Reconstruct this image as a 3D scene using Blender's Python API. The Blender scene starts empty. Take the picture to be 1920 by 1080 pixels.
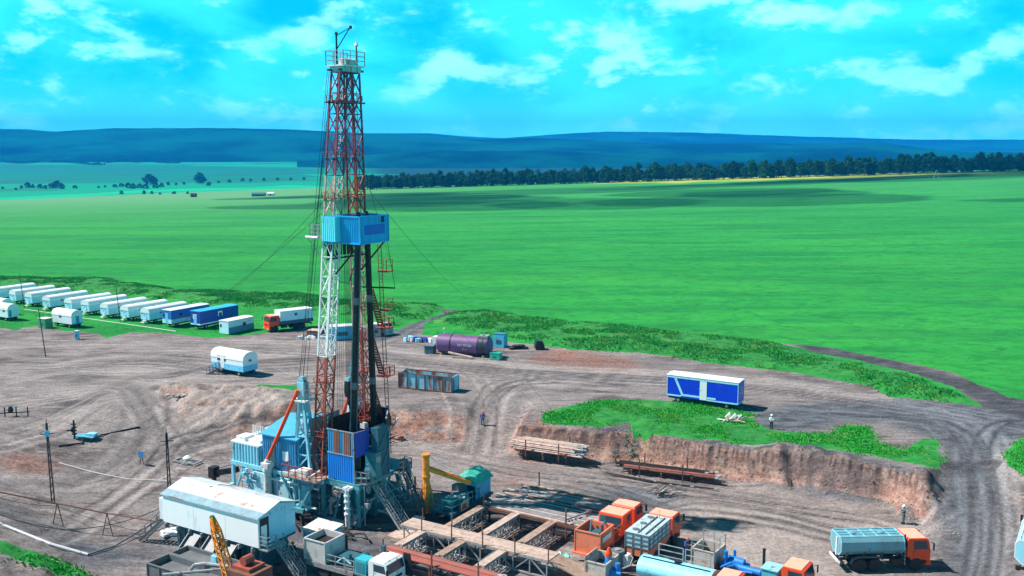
import bpy, math, random
import numpy as np
from mathutils import Vector, Matrix

S = bpy.context.scene
COL = S.collection
R = math.radians
random.seed(7)
rng = np.random.default_rng(7)

# ---------------------------------------------------------------- camera
FPX, HOR, CAMH = 1850.0, 275.0, 34.0
PITCH = math.atan((540 - HOR) / FPX)
cd = bpy.data.cameras.new('camera')
cam = bpy.data.objects.new('camera', cd)
COL.objects.link(cam)
cd.sensor_width = 36
cd.lens = 36 * FPX / 1920
cd.clip_start = 0.5
cd.clip_end = 40000
cam.location = (0, 0, CAMH)
cam.rotation_euler = (math.pi / 2 - PITCH, 0, 0)
S.camera = cam

# ---------------------------------------------------------------- sky
SUN_EL, SUN_AZ = 50.0, -7.0         # shadows fall towards +X, turned by SUN_AZ
W = bpy.data.worlds.new('World')
S.world = W
W.use_nodes = True
nt = W.node_tree
nt.nodes.clear()
def nn(nt, typ, **kw):
    n = nt.nodes.new(typ)
    for k, v in kw.items():
        if k.startswith('i_'):
            key = k[2:]
            n.inputs[int(key) if key.isdigit() else key.replace('_', ' ')].default_value = v
        else:
            setattr(n, k, v)
    return n
out = nn(nt, 'ShaderNodeOutputWorld')
bg = nn(nt, 'ShaderNodeBackground'); bg.inputs['Strength'].default_value = 0.12
sky = nn(nt, 'ShaderNodeTexSky', sky_type='NISHITA', sun_disc=False)
sky.sun_elevation = R(SUN_EL)
sky.sun_rotation = R(-90 + SUN_AZ)
sky.altitude = 300; sky.air_density = 1.0; sky.dust_density = 0.6; sky.ozone_density = 1.5
tint = nn(nt, 'ShaderNodeMix', data_type='RGBA', blend_type='MULTIPLY'); tint.inputs[0].default_value = 1.0
tint.inputs[7].default_value = (0.003, 0.78, 1.15, 1)
tc = nn(nt, 'ShaderNodeTexCoord')
mp = nn(nt, 'ShaderNodeMapping'); mp.inputs['Scale'].default_value = (1.0, 1.0, 2.1)
mp.inputs['Location'].default_value = (0.37, 0.2, 0.12)
n1 = nn(nt, 'ShaderNodeTexNoise'); n1.inputs['Scale'].default_value = 9.5; n1.inputs['Detail'].default_value = 10; n1.inputs['Roughness'].default_value = 0.60; n1.inputs['Distortion'].default_value = 0.15
n2 = nn(nt, 'ShaderNodeTexNoise'); n2.inputs['Scale'].default_value = 3.2; n2.inputs['Detail'].default_value = 3
r1 = nn(nt, 'ShaderNodeMapRange', interpolation_type='SMOOTHSTEP'); r1.inputs['From Min'].default_value = 0.38; r1.inputs['From Max'].default_value = 0.65
r4 = nn(nt, 'ShaderNodeMapRange', interpolation_type='SMOOTHSTEP'); r4.inputs['From Min'].default_value = 0.40; r4.inputs['From Max'].default_value = 0.60
n4 = nn(nt, 'ShaderNodeTexNoise'); n4.inputs['Scale'].default_value = 5.0; n4.inputs['Detail'].default_value = 5; n4.inputs['Distortion'].default_value = 0.4
r2 = nn(nt, 'ShaderNodeMapRange', interpolation_type='SMOOTHSTEP'); r2.inputs['From Min'].default_value = 0.22; r2.inputs['From Max'].default_value = 0.44
mul = nn(nt, 'ShaderNodeMath', operation='MULTIPLY')
# thin bright veil everywhere, stronger low down, and dark-blue gaps
sepd = nn(nt, 'ShaderNodeSeparateXYZ')
lo = nn(nt, 'ShaderNodeMapRange', interpolation_type='SMOOTHSTEP'); lo.inputs['From Min'].default_value = 0.0; lo.inputs['From Max'].default_value = 0.13
lo.inputs['To Min'].default_value = 0.7; lo.inputs['To Max'].default_value = 0.6
veil = nn(nt, 'ShaderNodeMath', operation='MULTIPLY')
mixv = nn(nt, 'ShaderNodeMix', data_type='RGBA')
mixc = nn(nt, 'ShaderNodeMix', data_type='RGBA')
mixv.inputs[7].default_value = (0.5, 7.6, 9.6, 1)
# cumulus: bright where the puff thins out upwards, blue-grey towards its base
mp2 = nn(nt, 'ShaderNodeMapping'); mp2.inputs['Scale'].default_value = (1.0, 1.0, 2.1); mp2.inputs['Location'].default_value = (0.37 - 0.012, 0.2, 0.12 + 0.055)
n3 = nn(nt, 'ShaderNodeTexNoise'); n3.inputs['Scale'].default_value = 9.5; n3.inputs['Detail'].default_value = 10; n3.inputs['Roughness'].default_value = 0.60; n3.inputs['Distortion'].default_value = 0.15
dif = nn(nt, 'ShaderNodeMath', operation='SUBTRACT'); shd = nn(nt, 'ShaderNodeMapRange', interpolation_type='SMOOTHSTEP'); shd.inputs['From Min'].default_value = -0.02; shd.inputs['From Max'].default_value = 0.13
ccol = nn(nt, 'ShaderNodeMix', data_type='RGBA'); ccol.inputs[6].default_value = (0.3, 5.7, 8.8, 1); ccol.inputs[7].default_value = (2.7, 8.0, 9.2, 1)
nt.links.new(tc.outputs['Generated'], mp2.inputs['Vector']); nt.links.new(mp2.outputs[0], n3.inputs['Vector']); nt.links.new(n1.outputs['Fac'], dif.inputs[0]); nt.links.new(n3.outputs['Fac'], dif.inputs[1]); nt.links.new(dif.outputs[0], shd.inputs['Value']); nt.links.new(shd.outputs[0], ccol.inputs[0]); nt.links.new(ccol.outputs[2], mixc.inputs[7])
hzn = nn(nt, 'ShaderNodeMapRange', interpolation_type='SMOOTHSTEP'); hzn.inputs['From Min'].default_value = 0.075; hzn.inputs['From Max'].default_value = -0.01; hzn.inputs['To Max'].default_value = 0.62
mixh = nn(nt, 'ShaderNodeMix', data_type='RGBA'); mixh.inputs[7].default_value = (1.9, 12.0, 10.0, 1)
L = nt.links.new
L(tc.outputs['Generated'], mp.inputs['Vector']); L(mp.outputs[0], n1.inputs['Vector']); L(mp.outputs[0], n2.inputs['Vector'])
L(n1.outputs['Fac'], r1.inputs['Value']); L(n2.outputs['Fac'], r2.inputs['Value'])
L(r1.outputs[0], mul.inputs[0]); L(r2.outputs[0], mul.inputs[1])
L(tc.outputs['Generated'], sepd.inputs[0]); L(sepd.outputs['Z'], lo.inputs['Value'])
L(mp.outputs[0], n4.inputs['Vector']); L(n4.outputs['Fac'], r4.inputs['Value']); L(lo.outputs[0], veil.inputs[0]); L(r4.outputs[0], veil.inputs[1])
L(sky.outputs[0], tint.inputs[6]); L(tint.outputs[2], mixv.inputs[6]); L(veil.outputs[0], mixv.inputs[0])
L(mixv.outputs[2], mixc.inputs[6]); L(mul.outputs[0], mixc.inputs[0])
zen = nn(nt, 'ShaderNodeMapRange', interpolation_type='SMOOTHSTEP'); zen.inputs['From Min'].default_value = 0.16; zen.inputs['From Max'].default_value = 0.55; zen.inputs['To Min'].default_value = 1.0; zen.inputs['To Max'].default_value = 0.10
L(sepd.outputs['Z'], zen.inputs['Value'])
deep = nn(nt, 'ShaderNodeMix', data_type='RGBA', blend_type='MULTIPLY'); deep.inputs[0].default_value = 1.0   # the sky deepens towards the zenith
L(sepd.outputs['Z'], hzn.inputs['Value']); L(hzn.outputs[0], mixh.inputs[0]); L(mixc.outputs[2], mixh.inputs[6]); L(mixh.outputs[2], deep.inputs[6]); L(zen.outputs[0], deep.inputs[7])
L(deep.outputs[2], bg.inputs['Color']); L(bg.outputs[0], out.inputs['Surface'])

# ---------------------------------------------------------------- sun
sd = bpy.data.lights.new('sun', 'SUN'); sd.energy = 5.0; sd.angle = R(0.5); sd.color = (1.0, 0.92, 0.87)
so = bpy.data.objects.new('sun', sd); COL.objects.link(so)
sdir = Vector((math.cos(R(SUN_AZ)) * math.cos(R(SUN_EL)), math.sin(R(SUN_AZ)) * math.cos(R(SUN_EL)), -math.sin(R(SUN_EL))))
so.rotation_euler = sdir.to_track_quat('-Z', 'Y').to_euler()
S.view_settings.view_transform = 'Standard'; S.view_settings.look = 'None'
S.view_settings.exposure = 0.76; S.view_settings.gamma = 1.0
S.cycles.volume_bounces = 0; S.cycles.max_bounces = 6
S.cycles.volume_max_steps = 64

# ---------------------------------------------------------------- plan helpers
_c, _s = math.cos(PITCH), math.sin(PITCH)
def G(u, v, z=0.0):
    """point of the plan (height z) that was surveyed at photo pixel u, v"""
    k = (v - 540) / FPX
    zc = (CAMH - z) / (_c * k + _s)
    return ((u - 960) / FPX * zc, zc * (_c - k * _s), z)
RA = R(-31)
AX = (math.cos(RA), math.sin(RA)); BX = (-AX[1], AX[0])
RO = (-17.6, 99.9)
PIT = -3.5
def W2(x, y):
    """rig-yard frame (x along the catwalk, y across) -> world x, y"""
    return (RO[0] + x * AX[0] + y * BX[0], RO[1] + x * AX[1] + y * BX[1])

# ---------------------------------------------------------------- mesh helpers
class MB:
    def __init__(s): s.v = []; s.f = []; s.m = []; s.cur = 0
    def mat(s, i): s.cur = i; return s
    def add(s, vs, fs):
        b = len(s.v); s.v += [tuple(p) for p in vs]
        for f in fs: s.f.append(tuple(b + i for i in f)); s.m.append(s.cur)
        return s
    def box(s, c, d, rz=0.0, M=None):
        hx, hy, hz = d[0] / 2, d[1] / 2, d[2] / 2
        cs, sn = math.cos(rz), math.sin(rz)
        vs = []
        for z in (-hz, hz):
            for x, y in ((-hx, -hy), (hx, -hy), (hx, hy), (-hx, hy)):
                vs.append((c[0] + x * cs - y * sn, c[1] + x * sn + y * cs, c[2] + z))
        if M: vs = [tuple(M @ Vector(p)) for p in vs]
        return s.add(vs, [(3, 2, 1, 0), (4, 5, 6, 7), (0, 1, 5, 4), (1, 2, 6, 5), (2, 3, 7, 6), (3, 0, 4, 7)])
    def bb(s, x0, x1, y0, y1, z0, z1): return s.box(((x0 + x1) / 2, (y0 + y1) / 2, (z0 + z1) / 2), (abs(x1 - x0), abs(y1 - y0), abs(z1 - z0)))
    def _ring(s, p, q):
        d = (Vector(q) - Vector(p)); d.normalize()
        up = Vector((0, 0, 1)) if abs(d.z) < 0.95 else Vector((1, 0, 0))
        a = d.cross(up); a.normalize(); b = a.cross(d); return a, b
    def beam(s, p, q, w, h=None):
        h = h or w; a, b = s._ring(p, q); p = Vector(p); q = Vector(q); vs = []
        for o in (p, q):
            for x, y in ((-w / 2, -h / 2), (w / 2, -h / 2), (w / 2, h / 2), (-w / 2, h / 2)): vs.append(o + a * x + b * y)
        return s.add(vs, [(3, 2, 1, 0), (4, 5, 6, 7), (0, 1, 5, 4), (1, 2, 6, 5), (2, 3, 7, 6), (3, 0, 4, 7)])
    def tube(s, p, q, r, n=8, r2=None):
        r2 = r if r2 is None else r2; a, b = s._ring(p, q); p = Vector(p); q = Vector(q); vs = []
        for o, rr in ((p, r), (q, r2)):
            for i in range(n):
                t = 2 * math.pi * i / n; vs.append(o + a * (math.cos(t) * rr) + b * (math.sin(t) * rr))
        fs = [(i, (i + 1) % n, n + (i + 1) % n, n + i) for i in range(n)]
        fs += [tuple(range(n - 1, -1, -1)), tuple(range(n, 2 * n))]
        return s.add(vs, fs)
    def pipe(s, pts, r, n=6):
        for p, q in zip(pts[:-1], pts[1:]): s.tube(p, q, r, n)
        return s
    def prism(s, poly, axis, a0, a1, o=(0, 0, 0)):
        """extrude 2-D outline: axis 'x': poly=(y,z); 'y': (x,z); 'z': (x,y)"""
        def P(p, a):
            if axis == 'x': t = (a, p[0], p[1])
            elif axis == 'y': t = (p[0], a, p[1])
            else: t = (p[0], p[1], a)
            return (t[0] + o[0], t[1] + o[1], t[2] + o[2])
        n = len(poly); vs = [P(p, a0) for p in poly] + [P(p, a1) for p in poly]
        fs = [(i, (i + 1) % n, n + (i + 1) % n, n + i) for i in range(n)] + [tuple(range(n - 1, -1, -1)), tuple(range(n, 2 * n))]
        return s.add(vs, fs)
    def rev(s, prof, c, axis='z', n=16):
        """lathe: prof = [(r, t)], t along axis"""
        vs = []
        for r, t in prof:
            for i in range(n):
                a = 2 * math.pi * i / n; x, y = math.cos(a) * r, math.sin(a) * r
                p = {'z': (x, y, t), 'x': (t, x, y), 'y': (x, t, y)}[axis]
                vs.append((c[0] + p[0], c[1] + p[1], c[2] + p[2]))
        fs = []
        for k in range(len(prof) - 1):
            for i in range(n): fs.append((k * n + i, k * n + (i + 1) % n, (k + 1) * n + (i + 1) % n, (k + 1) * n + i))
        fs += [tuple(range(n - 1, -1, -1)), tuple(range((len(prof) - 1) * n, len(prof) * n))]
        return s.add(vs, fs)
    def corr(s, p, q, z0, z1, pitch=0.28, dep=0.05, th=0.04):
        """corrugated upright sheet from p to q (x, y)"""
        p = Vector((p[0], p[1])); q = Vector((q[0], q[1])); d = q - p; L = d.length; d.normalize(); nrm = Vector((-d.y, d.x))
        k = max(2, int(L / pitch) * 4); pr = []
        for i in range(k + 1):
            o = dep if (i % 4) in (1, 2) else 0.0
            w = p + d * (L * i / k) + nrm * o; pr.append(w)
        bk = [p + d * (L * i / k) + nrm * ((dep if (i % 4) in (1, 2) else 0) + th) for i in range(k + 1)]
        vs = [(w.x, w.y, z0) for w in pr] + [(w.x, w.y, z1) for w in pr] + [(w.x, w.y, z0) for w in bk] + [(w.x, w.y, z1) for w in bk]
        n = k + 1; fs = []
        for i in range(k):
            fs += [(i, i + 1, n + i + 1, n + i), (2 * n + i + 1, 2 * n + i, 3 * n + i, 3 * n + i + 1), (n + i, n + i + 1, 3 * n + i + 1, 3 * n + i), (i + 1, i, 2 * n + i, 2 * n + i + 1)]
        fs += [(0, n, 3 * n, 2 * n), (k, 2 * n + k, 3 * n + k, n + k)]
        return s.add(vs, fs)
    def rail(s, pts, h=1.1, r=0.03, n=3, sp=1.5):
        """hand rail along 3-D points (closed only if first == last)"""
        for p, q in zip(pts[:-1], pts[1:]):
            p = Vector(p); q = Vector(q); L = (q - p).length; k = max(1, round(L / sp))
            for j in range(1, n + 1): s.beam(p + Vector((0, 0, h * j / n)), q + Vector((0, 0, h * j / n)), r * 1.6)
            for i in range(k + 1):
                o = p.lerp(q, i / k); s.beam(o, o + Vector((0, 0, h)), r * 2)
        return s
    def build(s, name, mats, parent=None, smooth=False, loc=None, rz=0.0):
        me = bpy.data.meshes.new(name); me.from_pydata(s.v, [], s.f)
        if not isinstance(mats, (list, tuple)): mats = [mats]
        for m in mats: me.materials.append(m)
        if len(mats) > 1: me.polygons.foreach_set('material_index', s.m)
        if smooth:
            me.polygons.foreach_set('use_smooth', [True] * len(me.polygons))
            try: me.set_sharp_from_angle(angle=R(40))
            except Exception: pass
        me.update()
        o = bpy.data.objects.new(name, me); COL.objects.link(o)
        if parent: o.parent = parent
        if loc: o.location = loc; o.rotation_euler = (0, 0, rz)
        return o

def tag(o, label=None, cat=None, group=None, kind=None):
    if label: o['label'] = label
    if cat: o['category'] = cat
    if group: o['group'] = group
    if kind: o['kind'] = kind
    return o
def thing(name, label, cat, loc=(0, 0, 0), rz=0.0, group=None):
    o = bpy.data.objects.new(name, None); COL.objects.link(o); o.empty_display_size = 0.3
    o.location = loc; o.rotation_euler = (0, 0, rz)
    return tag(o, label, cat, group)
def children(o): return [c for c in bpy.data.objects if c.parent == o]
_kids = {}
def copy_tree(o, parent=None, loc=None, rz=None, label=None):
    c = o.copy(); COL.objects.link(c)
    if parent: c.parent = parent
    if loc is not None: c.location = loc
    if rz is not None: c.rotation_euler = (0, 0, rz)
    if label: c['label'] = label
    ks = _kids.get(o.name)
    if ks is None: ks = _kids[o.name] = children(o)
    for ch in ks: copy_tree(ch, c)
    return c

# ---------------------------------------------------------------- materials
_mats = {}
def mat(name, col, rough=0.6, metal=0.0, var=0.12, scale=1.5, dirt=0.25, dirtcol=(0.14, 0.11, 0.09), rust=0.0, rustcol=(0.22, 0.055, 0.025), rscale=1.2, bump=0.15, bscale=30, streak=False):
    if name in _mats: return _mats[name]
    m = bpy.data.materials.new(name); m.use_nodes = True; t = m.node_tree; b = t.nodes['Principled BSDF']
    b.inputs['Roughness'].default_value = rough; b.inputs['Metallic'].default_value = metal
    tc = nn(t, 'ShaderNodeTexCoord'); l = t.links.new
    mpn = nn(t, 'ShaderNodeMapping')
    if streak: mpn.inputs['Scale'].default_value = (1, 1, 0.18)
    l(tc.outputs['Object'], mpn.inputs[0])
    n = nn(t, 'ShaderNodeTexNoise', i_Scale=scale, i_Detail=6.0, i_Roughness=0.6)
    l(mpn.outputs[0], n.inputs['Vector'])
    mr = nn(t, 'ShaderNodeMapRange'); mr.inputs['From Min'].default_value = 0.3; mr.inputs['From Max'].default_value = 0.7
    mr.inputs['To Min'].default_value = 1 - var; mr.inputs['To Max'].default_value = 1 + var * 0.6
    l(n.outputs['Fac'], mr.inputs['Value'])
    vm = nn(t, 'ShaderNodeMix', data_type='RGBA', blend_type='MULTIPLY'); vm.inputs[0].default_value = 1
    vm.inputs[6].default_value = (*col, 1); l(mr.outputs[0], vm.inputs[7])
    cur = vm.outputs[2]
    def layer(cur, c, sc, amt, seed):
        a = nn(t, 'ShaderNodeTexNoise', i_Scale=sc, i_Detail=8.0, i_Roughness=0.65); 
        mm = nn(t, 'ShaderNodeMapping'); mm.inputs['Location'].default_value = (seed, seed * 2, seed)
        if streak: mm.inputs['Scale'].default_value = (1, 1, 0.25)
        l(tc.outputs['Object'], mm.inputs[0]); l(mm.outputs[0], a.inputs['Vector'])
        q = nn(t, 'ShaderNodeMapRange', interpolation_type='SMOOTHSTEP'); q.inputs['From Min'].default_value = 0.62 - amt * 0.25; q.inputs['From Max'].default_value = 0.72 - amt * 0.15
        l(a.outputs['Fac'], q.inputs['Value'])
        x = nn(t, 'ShaderNodeMix', data_type='RGBA'); x.inputs[7].default_value = (*c, 1)
        l(q.outputs[0], x.inputs[0]); l(cur, x.inputs[6]); return x.outputs[2]
    if dirt > 0: cur = layer(cur, tuple(0.55 * a + 0.45 * b2 for a, b2 in zip(dirtcol, col)), scale * 1.7, dirt, 3.1)
    if rust > 0: cur = layer(cur, rustcol, rscale, rust, 9.7)
    l(cur, b.inputs['Base Color'])
    if bump > 0:
        nb = nn(t, 'ShaderNodeTexNoise', i_Scale=bscale, i_Detail=3.0); l(tc.outputs['Object'], nb.inputs['Vector'])
        bp = nn(t, 'ShaderNodeBump', i_Strength=bump, i_Distance=0.02); l(nb.outputs['Fac'], bp.inputs['Height']); l(bp.outputs[0], b.inputs['Normal'])
    _mats[name] = m
    return m
def flat(name, col, rough=0.4, metal=0.0, spec=0.5):
    if name in _mats: return _mats[name]
    m = bpy.data.materials.new(name); m.use_nodes = True; b = m.node_tree.nodes['Principled BSDF']
    b.inputs['Base Color'].default_value = (*col, 1); b.inputs['Roughness'].default_value = rough; b.inputs['Metallic'].default_value = metal
    b.inputs['Specular IOR Level'].default_value = spec
    t = m.node_tree; n = nn(t, 'ShaderNodeTexNoise', i_Scale=8.0, i_Detail=3.0); mr = nn(t, 'ShaderNodeMapRange')
    mr.inputs['To Min'].default_value = rough * 0.8; mr.inputs['To Max'].default_value = min(1, rough * 1.2)
    tc = nn(t, 'ShaderNodeTexCoord'); t.links.new(tc.outputs['Object'], n.inputs['Vector']); t.links.new(n.outputs['Fac'], mr.inputs['Value']); t.links.new(mr.outputs[0], b.inputs['Roughness'])
    _mats[name] = m; return m

# ================================================================ TERRAIN
def _hash(ix, iy, seed):
    n = (ix.astype(np.int64) * 374761393 + iy.astype(np.int64) * 668265263 + seed * 1442695041) & 0x7fffffff
    n = ((n ^ (n >> 13)) * 1274126177) & 0x7fffffff
    return ((n ^ (n >> 16)) & 0xffff) / 65535.0
def vnoise(x, y, seed=0):
    ix = np.floor(x); iy = np.floor(y); fx = x - ix; fy = y - iy
    fx = fx * fx * (3 - 2 * fx); fy = fy * fy * (3 - 2 * fy)
    a = _hash(ix, iy, seed); b = _hash(ix + 1, iy, seed); c = _hash(ix, iy + 1, seed); d = _hash(ix + 1, iy + 1, seed)
    return (a * (1 - fx) + b * fx) * (1 - fy) + (c * (1 - fx) + d * fx) * fy
def fbm(x, y, sc, seed=0, oct=4):
    s = 0; a = 1.0; t = 0
    for o in range(oct):
        s = s + a * vnoise(x / sc * 2 ** o + 17 * o, y / sc * 2 ** o - 9 * o, seed + o); t += a; a *= 0.5
    return s / t - 0.5
def sst(a, b, x):
    t = np.clip((x - a) / (b - a), 0, 1); return t * t * (3 - 2 * t)
def pxpoly(pts, z=0.0): return [G(u, v, z)[:2] for u, v in pts]
def sdf(px, py, poly, closed=True, ww=None):
    """signed distance (negative inside); with ww the interpolated vertex value of the nearest edge point"""
    n = len(poly); best = np.full(px.shape, 1e18); inside = np.zeros(px.shape, bool); wv = np.zeros(px.shape)
    for i in range(n if closed else n - 1):
        ax, ay = poly[i]; bx, by = poly[(i + 1) % n]; dx, dy = bx - ax, by - ay; L2 = dx * dx + dy * dy + 1e-12
        t = np.clip(((px - ax) * dx + (py - ay) * dy) / L2, 0, 1)
        d = (px - ax - t * dx) ** 2 + (py - ay - t * dy) ** 2
        if ww is not None:
            w = ww[i] * (1 - t) + ww[(i + 1) % n] * t; wv = np.where(d < best, w, wv)
        best = np.minimum(best, d)
        if closed:
            c = ((ay > py) != (by > py)); xx = ax + (py - ay) / (dy if dy != 0 else 1e-9) * dx
            inside ^= (c & (px < xx))
    d = np.sqrt(best); d = np.where(inside, -d, d)
    return (d, wv) if ww is not None else d
def line_d(px, py, pts):
    return sdf(px, py, pts, closed=False)

PITP = [(700, 832, 5), (860, 834, 6), (885, 850, 24), (935, 862, 22), (955, 858, 3), (1100, 866, 2.4), (1190, 870, 1.7), (1400, 905, 1.5), (1650, 938, 1.5),
        (1735, 985, 2.5), (1772, 1008, 15), (1868, 1010, 15), (1885, 1030, 4), (1930, 1200, 5), (1930, 1700, 5), (250, 1700, 14), (210, 1010, 16), (260, 905, 26), (430, 858, 20), (560, 828, 7)]
PITW = [G(u, v, PIT)[:2] for u, v, w in PITP]; PITWW = [w for u, v, w in PITP]

DIRT = pxpoly([(-500, 610), (0, 612), (28, 618), (45, 611), (72, 609), (120, 618), (181, 622), (200, 633), (239, 621), (300, 622), (403, 632), (453, 628), (551, 615), (578, 614), (640, 606), (700, 606),
        (736, 620), (775, 604), (830, 586), (826, 577), (850, 577), (872, 581), (838, 592), (797, 604), (792, 627), (951, 639), (1065, 656), (1212, 665), (1353, 685), (1497, 700), (1633, 727), (1670, 747), (1795, 757), (1850, 764), (1790, 728), (1720, 703), (1633, 680), (1560, 668), (1450, 641), (1560, 652), (1587, 658), (1720, 684), (1790, 700),
        (1893, 745), (1925, 750), (2300, 790), (2300, 1500), (-900, 1500), (-900, 612)])
ISLAND = pxpoly([(1050, 765), (1110, 752), (1175, 749), (1253, 752), (1325, 754), (1387, 768), (1419, 779), (1412, 791), (1444, 806), (1477, 810), (1553, 813), (1587, 797), (1627, 800), (1637, 827), (1703, 847), (1727, 822),
        (1753, 823), (1763, 840), (1762, 873), (1740, 874), (1633, 852), (1420, 835), (1350, 827), (1190, 811), (1181, 793), (1120, 800), (1075, 797), (1037, 797), (1015, 794), (1020, 777)])
RGRASS = pxpoly([(1880, 862), (1895, 836), (1925, 826), (2050, 840), (2050, 905), (1930, 893), (1893, 875)])
LGRASS = pxpoly([(-200, 1030), (0, 1036), (60, 1041), (110, 1045), (172, 1062), (176, 1074), (130, 1080), (60, 1068), (0, 1058), (-200, 1060)], -2.4)
MGRASS = pxpoly([(480, 722), (560, 722), (560, 738), (520, 736), (480, 728)])
TRGRASS = pxpoly([(45, 611), (72, 609), (120, 618), (181, 622), (200, 633), (239, 621), (300, 622), (403, 632), (440, 628), (560, 560), (0, 540), (-200, 560), (-200, 611)])
DARK = [pxpoly([(1400, 772), (1480, 762), (1600, 748), (1690, 742), (1780, 752), (1920, 752), (2200, 780), (2200, 860), (1915, 825), (1870, 862), (1875, 950), (1872, 1010), (1785, 1010), (1768, 900), (1766, 840), (1728, 818), (1650, 798), (1590, 795), (1500, 812), (1440, 806), (1415, 790)]),
        pxpoly([(815, 575), (875, 575), (880, 585), (760, 625), (700, 640), (580, 625), (600, 610), (740, 620)]),
        pxpoly([(1440, 630), (1560, 650), (1720, 685), (1925, 738), (2050, 760), (2050, 790), (1925, 785), (1830, 758), (1720, 708), (1560, 674)]), pxpoly([(-60, 945), (120, 975), (250, 1002), (330, 975), (310, 1015), (170, 1036), (60, 1000), (-60, 970)], -2.0), pxpoly([(1110, 918), (1200, 906), (1260, 915), (1270, 940), (1200, 945), (1130, 935)], PIT), pxpoly([(1440, 905), (1500, 895), (1590, 915), (1660, 930), (1640, 942), (1520, 930)], PIT), pxpoly([(560, 960), (640, 985), (760, 1010), (900, 1080), (700, 1100), (520, 1010)], PIT)]  # patch by the wire tangle: dark soil with rig shadow painted in
BELTS = [pxpoly([(-200, 500), (0, 512), (180, 512), (330, 538), (560, 545), (700, 566), (820, 570), (828, 580), (740, 612), (700, 600), (560, 575), (390, 570), (200, 545), (0, 530), (-200, 525)]),
         pxpoly([(845, 585), (920, 583), (1100, 605), (1350, 630), (1450, 645), (1560, 672), (1700, 705), (1790, 738), (1820, 756), (1690, 748), (1640, 727), (1500, 698), (1353, 684), (1212, 664), (1065, 655), (960, 635), (850, 612), (800, 606)])]
REDS = [pxpoly([(1030, 655), (1100, 660), (1210, 680), (1180, 700), (1060, 690), (960, 680)]), pxpoly([(0, 838), (50, 830), (90, 838), (80, 850), (20, 858), (0, 856)]), pxpoly([(960, 800), (1040, 772), (1050, 798), (1000, 830), (960, 850)])]
LIGHTS = [pxpoly([(930, 870), (1200, 900), (1400, 925), (1650, 950), (1740, 1000), (1700, 1080), (1500, 1200), (1200, 1100), (1330, 1000), (1180, 930)], PIT), pxpoly([(880, 745), (960, 760), (940, 830), (900, 850), (870, 830)], -1.0),
          pxpoly([(360, 735), (560, 730), (560, 770), (420, 790), (300, 770)])]
BERM = pxpoly([(310, 735), (430, 722), (555, 735), (560, 765), (480, 785), (380, 780), (320, 765)])
YELS = [((1060, 345), (1250, 333), (1700, 324), (1900, 321), (1900, 326), (1700, 333), (1300, 340))]

# valley + plateau long profile
def edgeY(x): return 1320 - 0.45 * (np.clip(x, -900, 650) + 193)
def field_z(x, y):
    a = -23 + (np.clip(x, -900, 650) + 193) * 0.046
    e = edgeY(x); s = np.clip((y - 160) / (e - 160), 0, None)
    z1 = a * np.minimum(s, 1.0) ** 1.15
    k = np.array([0, 900, 2500, 3400, 5000, 40000.0]); vz = np.array([0.0, -38, -46, -36, -8, 0])
    z2 = np.interp(np.clip(y - e, 0, None), k, vz)
    tgt = np.clip(y - e, 0, None); blend = sst(0, 900, tgt)
    zz = z1 * (1 - blend) + blend * (np.interp(y, [1500, 2300, 3800, 4700, 5600, 9000], [-50, -60, -56, -30, -6, -4]))
    return zz
random.seed(19)
DKS = []
SW = [([(-60, 655), (300, 642), (600, 652), (760, 668), (1000, 692), (1250, 705), (1600, 740), (1980, 805)], 0, 22, 20, 26), ([(-60, 700), (150, 690), (300, 690), (420, 668), (600, 655), (720, 640), (830, 590)], 0, 12, 25, 20), ([(-60, 735), (120, 700), (250, 690), (450, 705), (700, 690), (900, 705), (1100, 725), (1300, 745)], 0, 14, 20, 16),
      ([(1450, 770), (1650, 778), (1780, 800), (1822, 850), (1836, 930), (1830, 1010), (1800, 1080)], -0.3, 16, 22, 12), ([(1980, 800), (1870, 800), (1815, 850), (1830, 950), (1800, 1040)], -0.3, 6, 20, 10),
      ([(870, 860), (900, 800), (915, 765), (950, 735), (1050, 725), (1250, 742)], -1, 12, 22, 10), ([(925, 870), (915, 800), (905, 760), (860, 715), (740, 680), (600, 665)], -1, 9, 18, 8),
      ([(-60, 790), (120, 760), (215, 745), (250, 775), (300, 815), (420, 850), (500, 870)], -1, 13, 26, 18), ([(60, 1000), (170, 920), (260, 860), (330, 820), (440, 800), (560, 792)], -2, 13, 30, 16), ([(-60, 900), (120, 880), (230, 830), (262, 780), (230, 735), (100, 715)], -1, 12, 26, 16), ([(-60, 850), (100, 800), (260, 730), (420, 700)], -1, 8, 30, 16),
      ([(640, 850), (760, 845), (880, 872), (1000, 890), (1200, 918), (1450, 955), (1650, 985), (1780, 1020)], PIT, 14, 16, 14), ([(940, 890), (1100, 915), (1250, 960), (1370, 1030), (1420, 1090)], PIT, 10, 22, 14), ([(1180, 1000), (1300, 960), (1450, 975), (1620, 1010), (1760, 1000), (1830, 960)], PIT, 8, 16, 12)]
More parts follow.
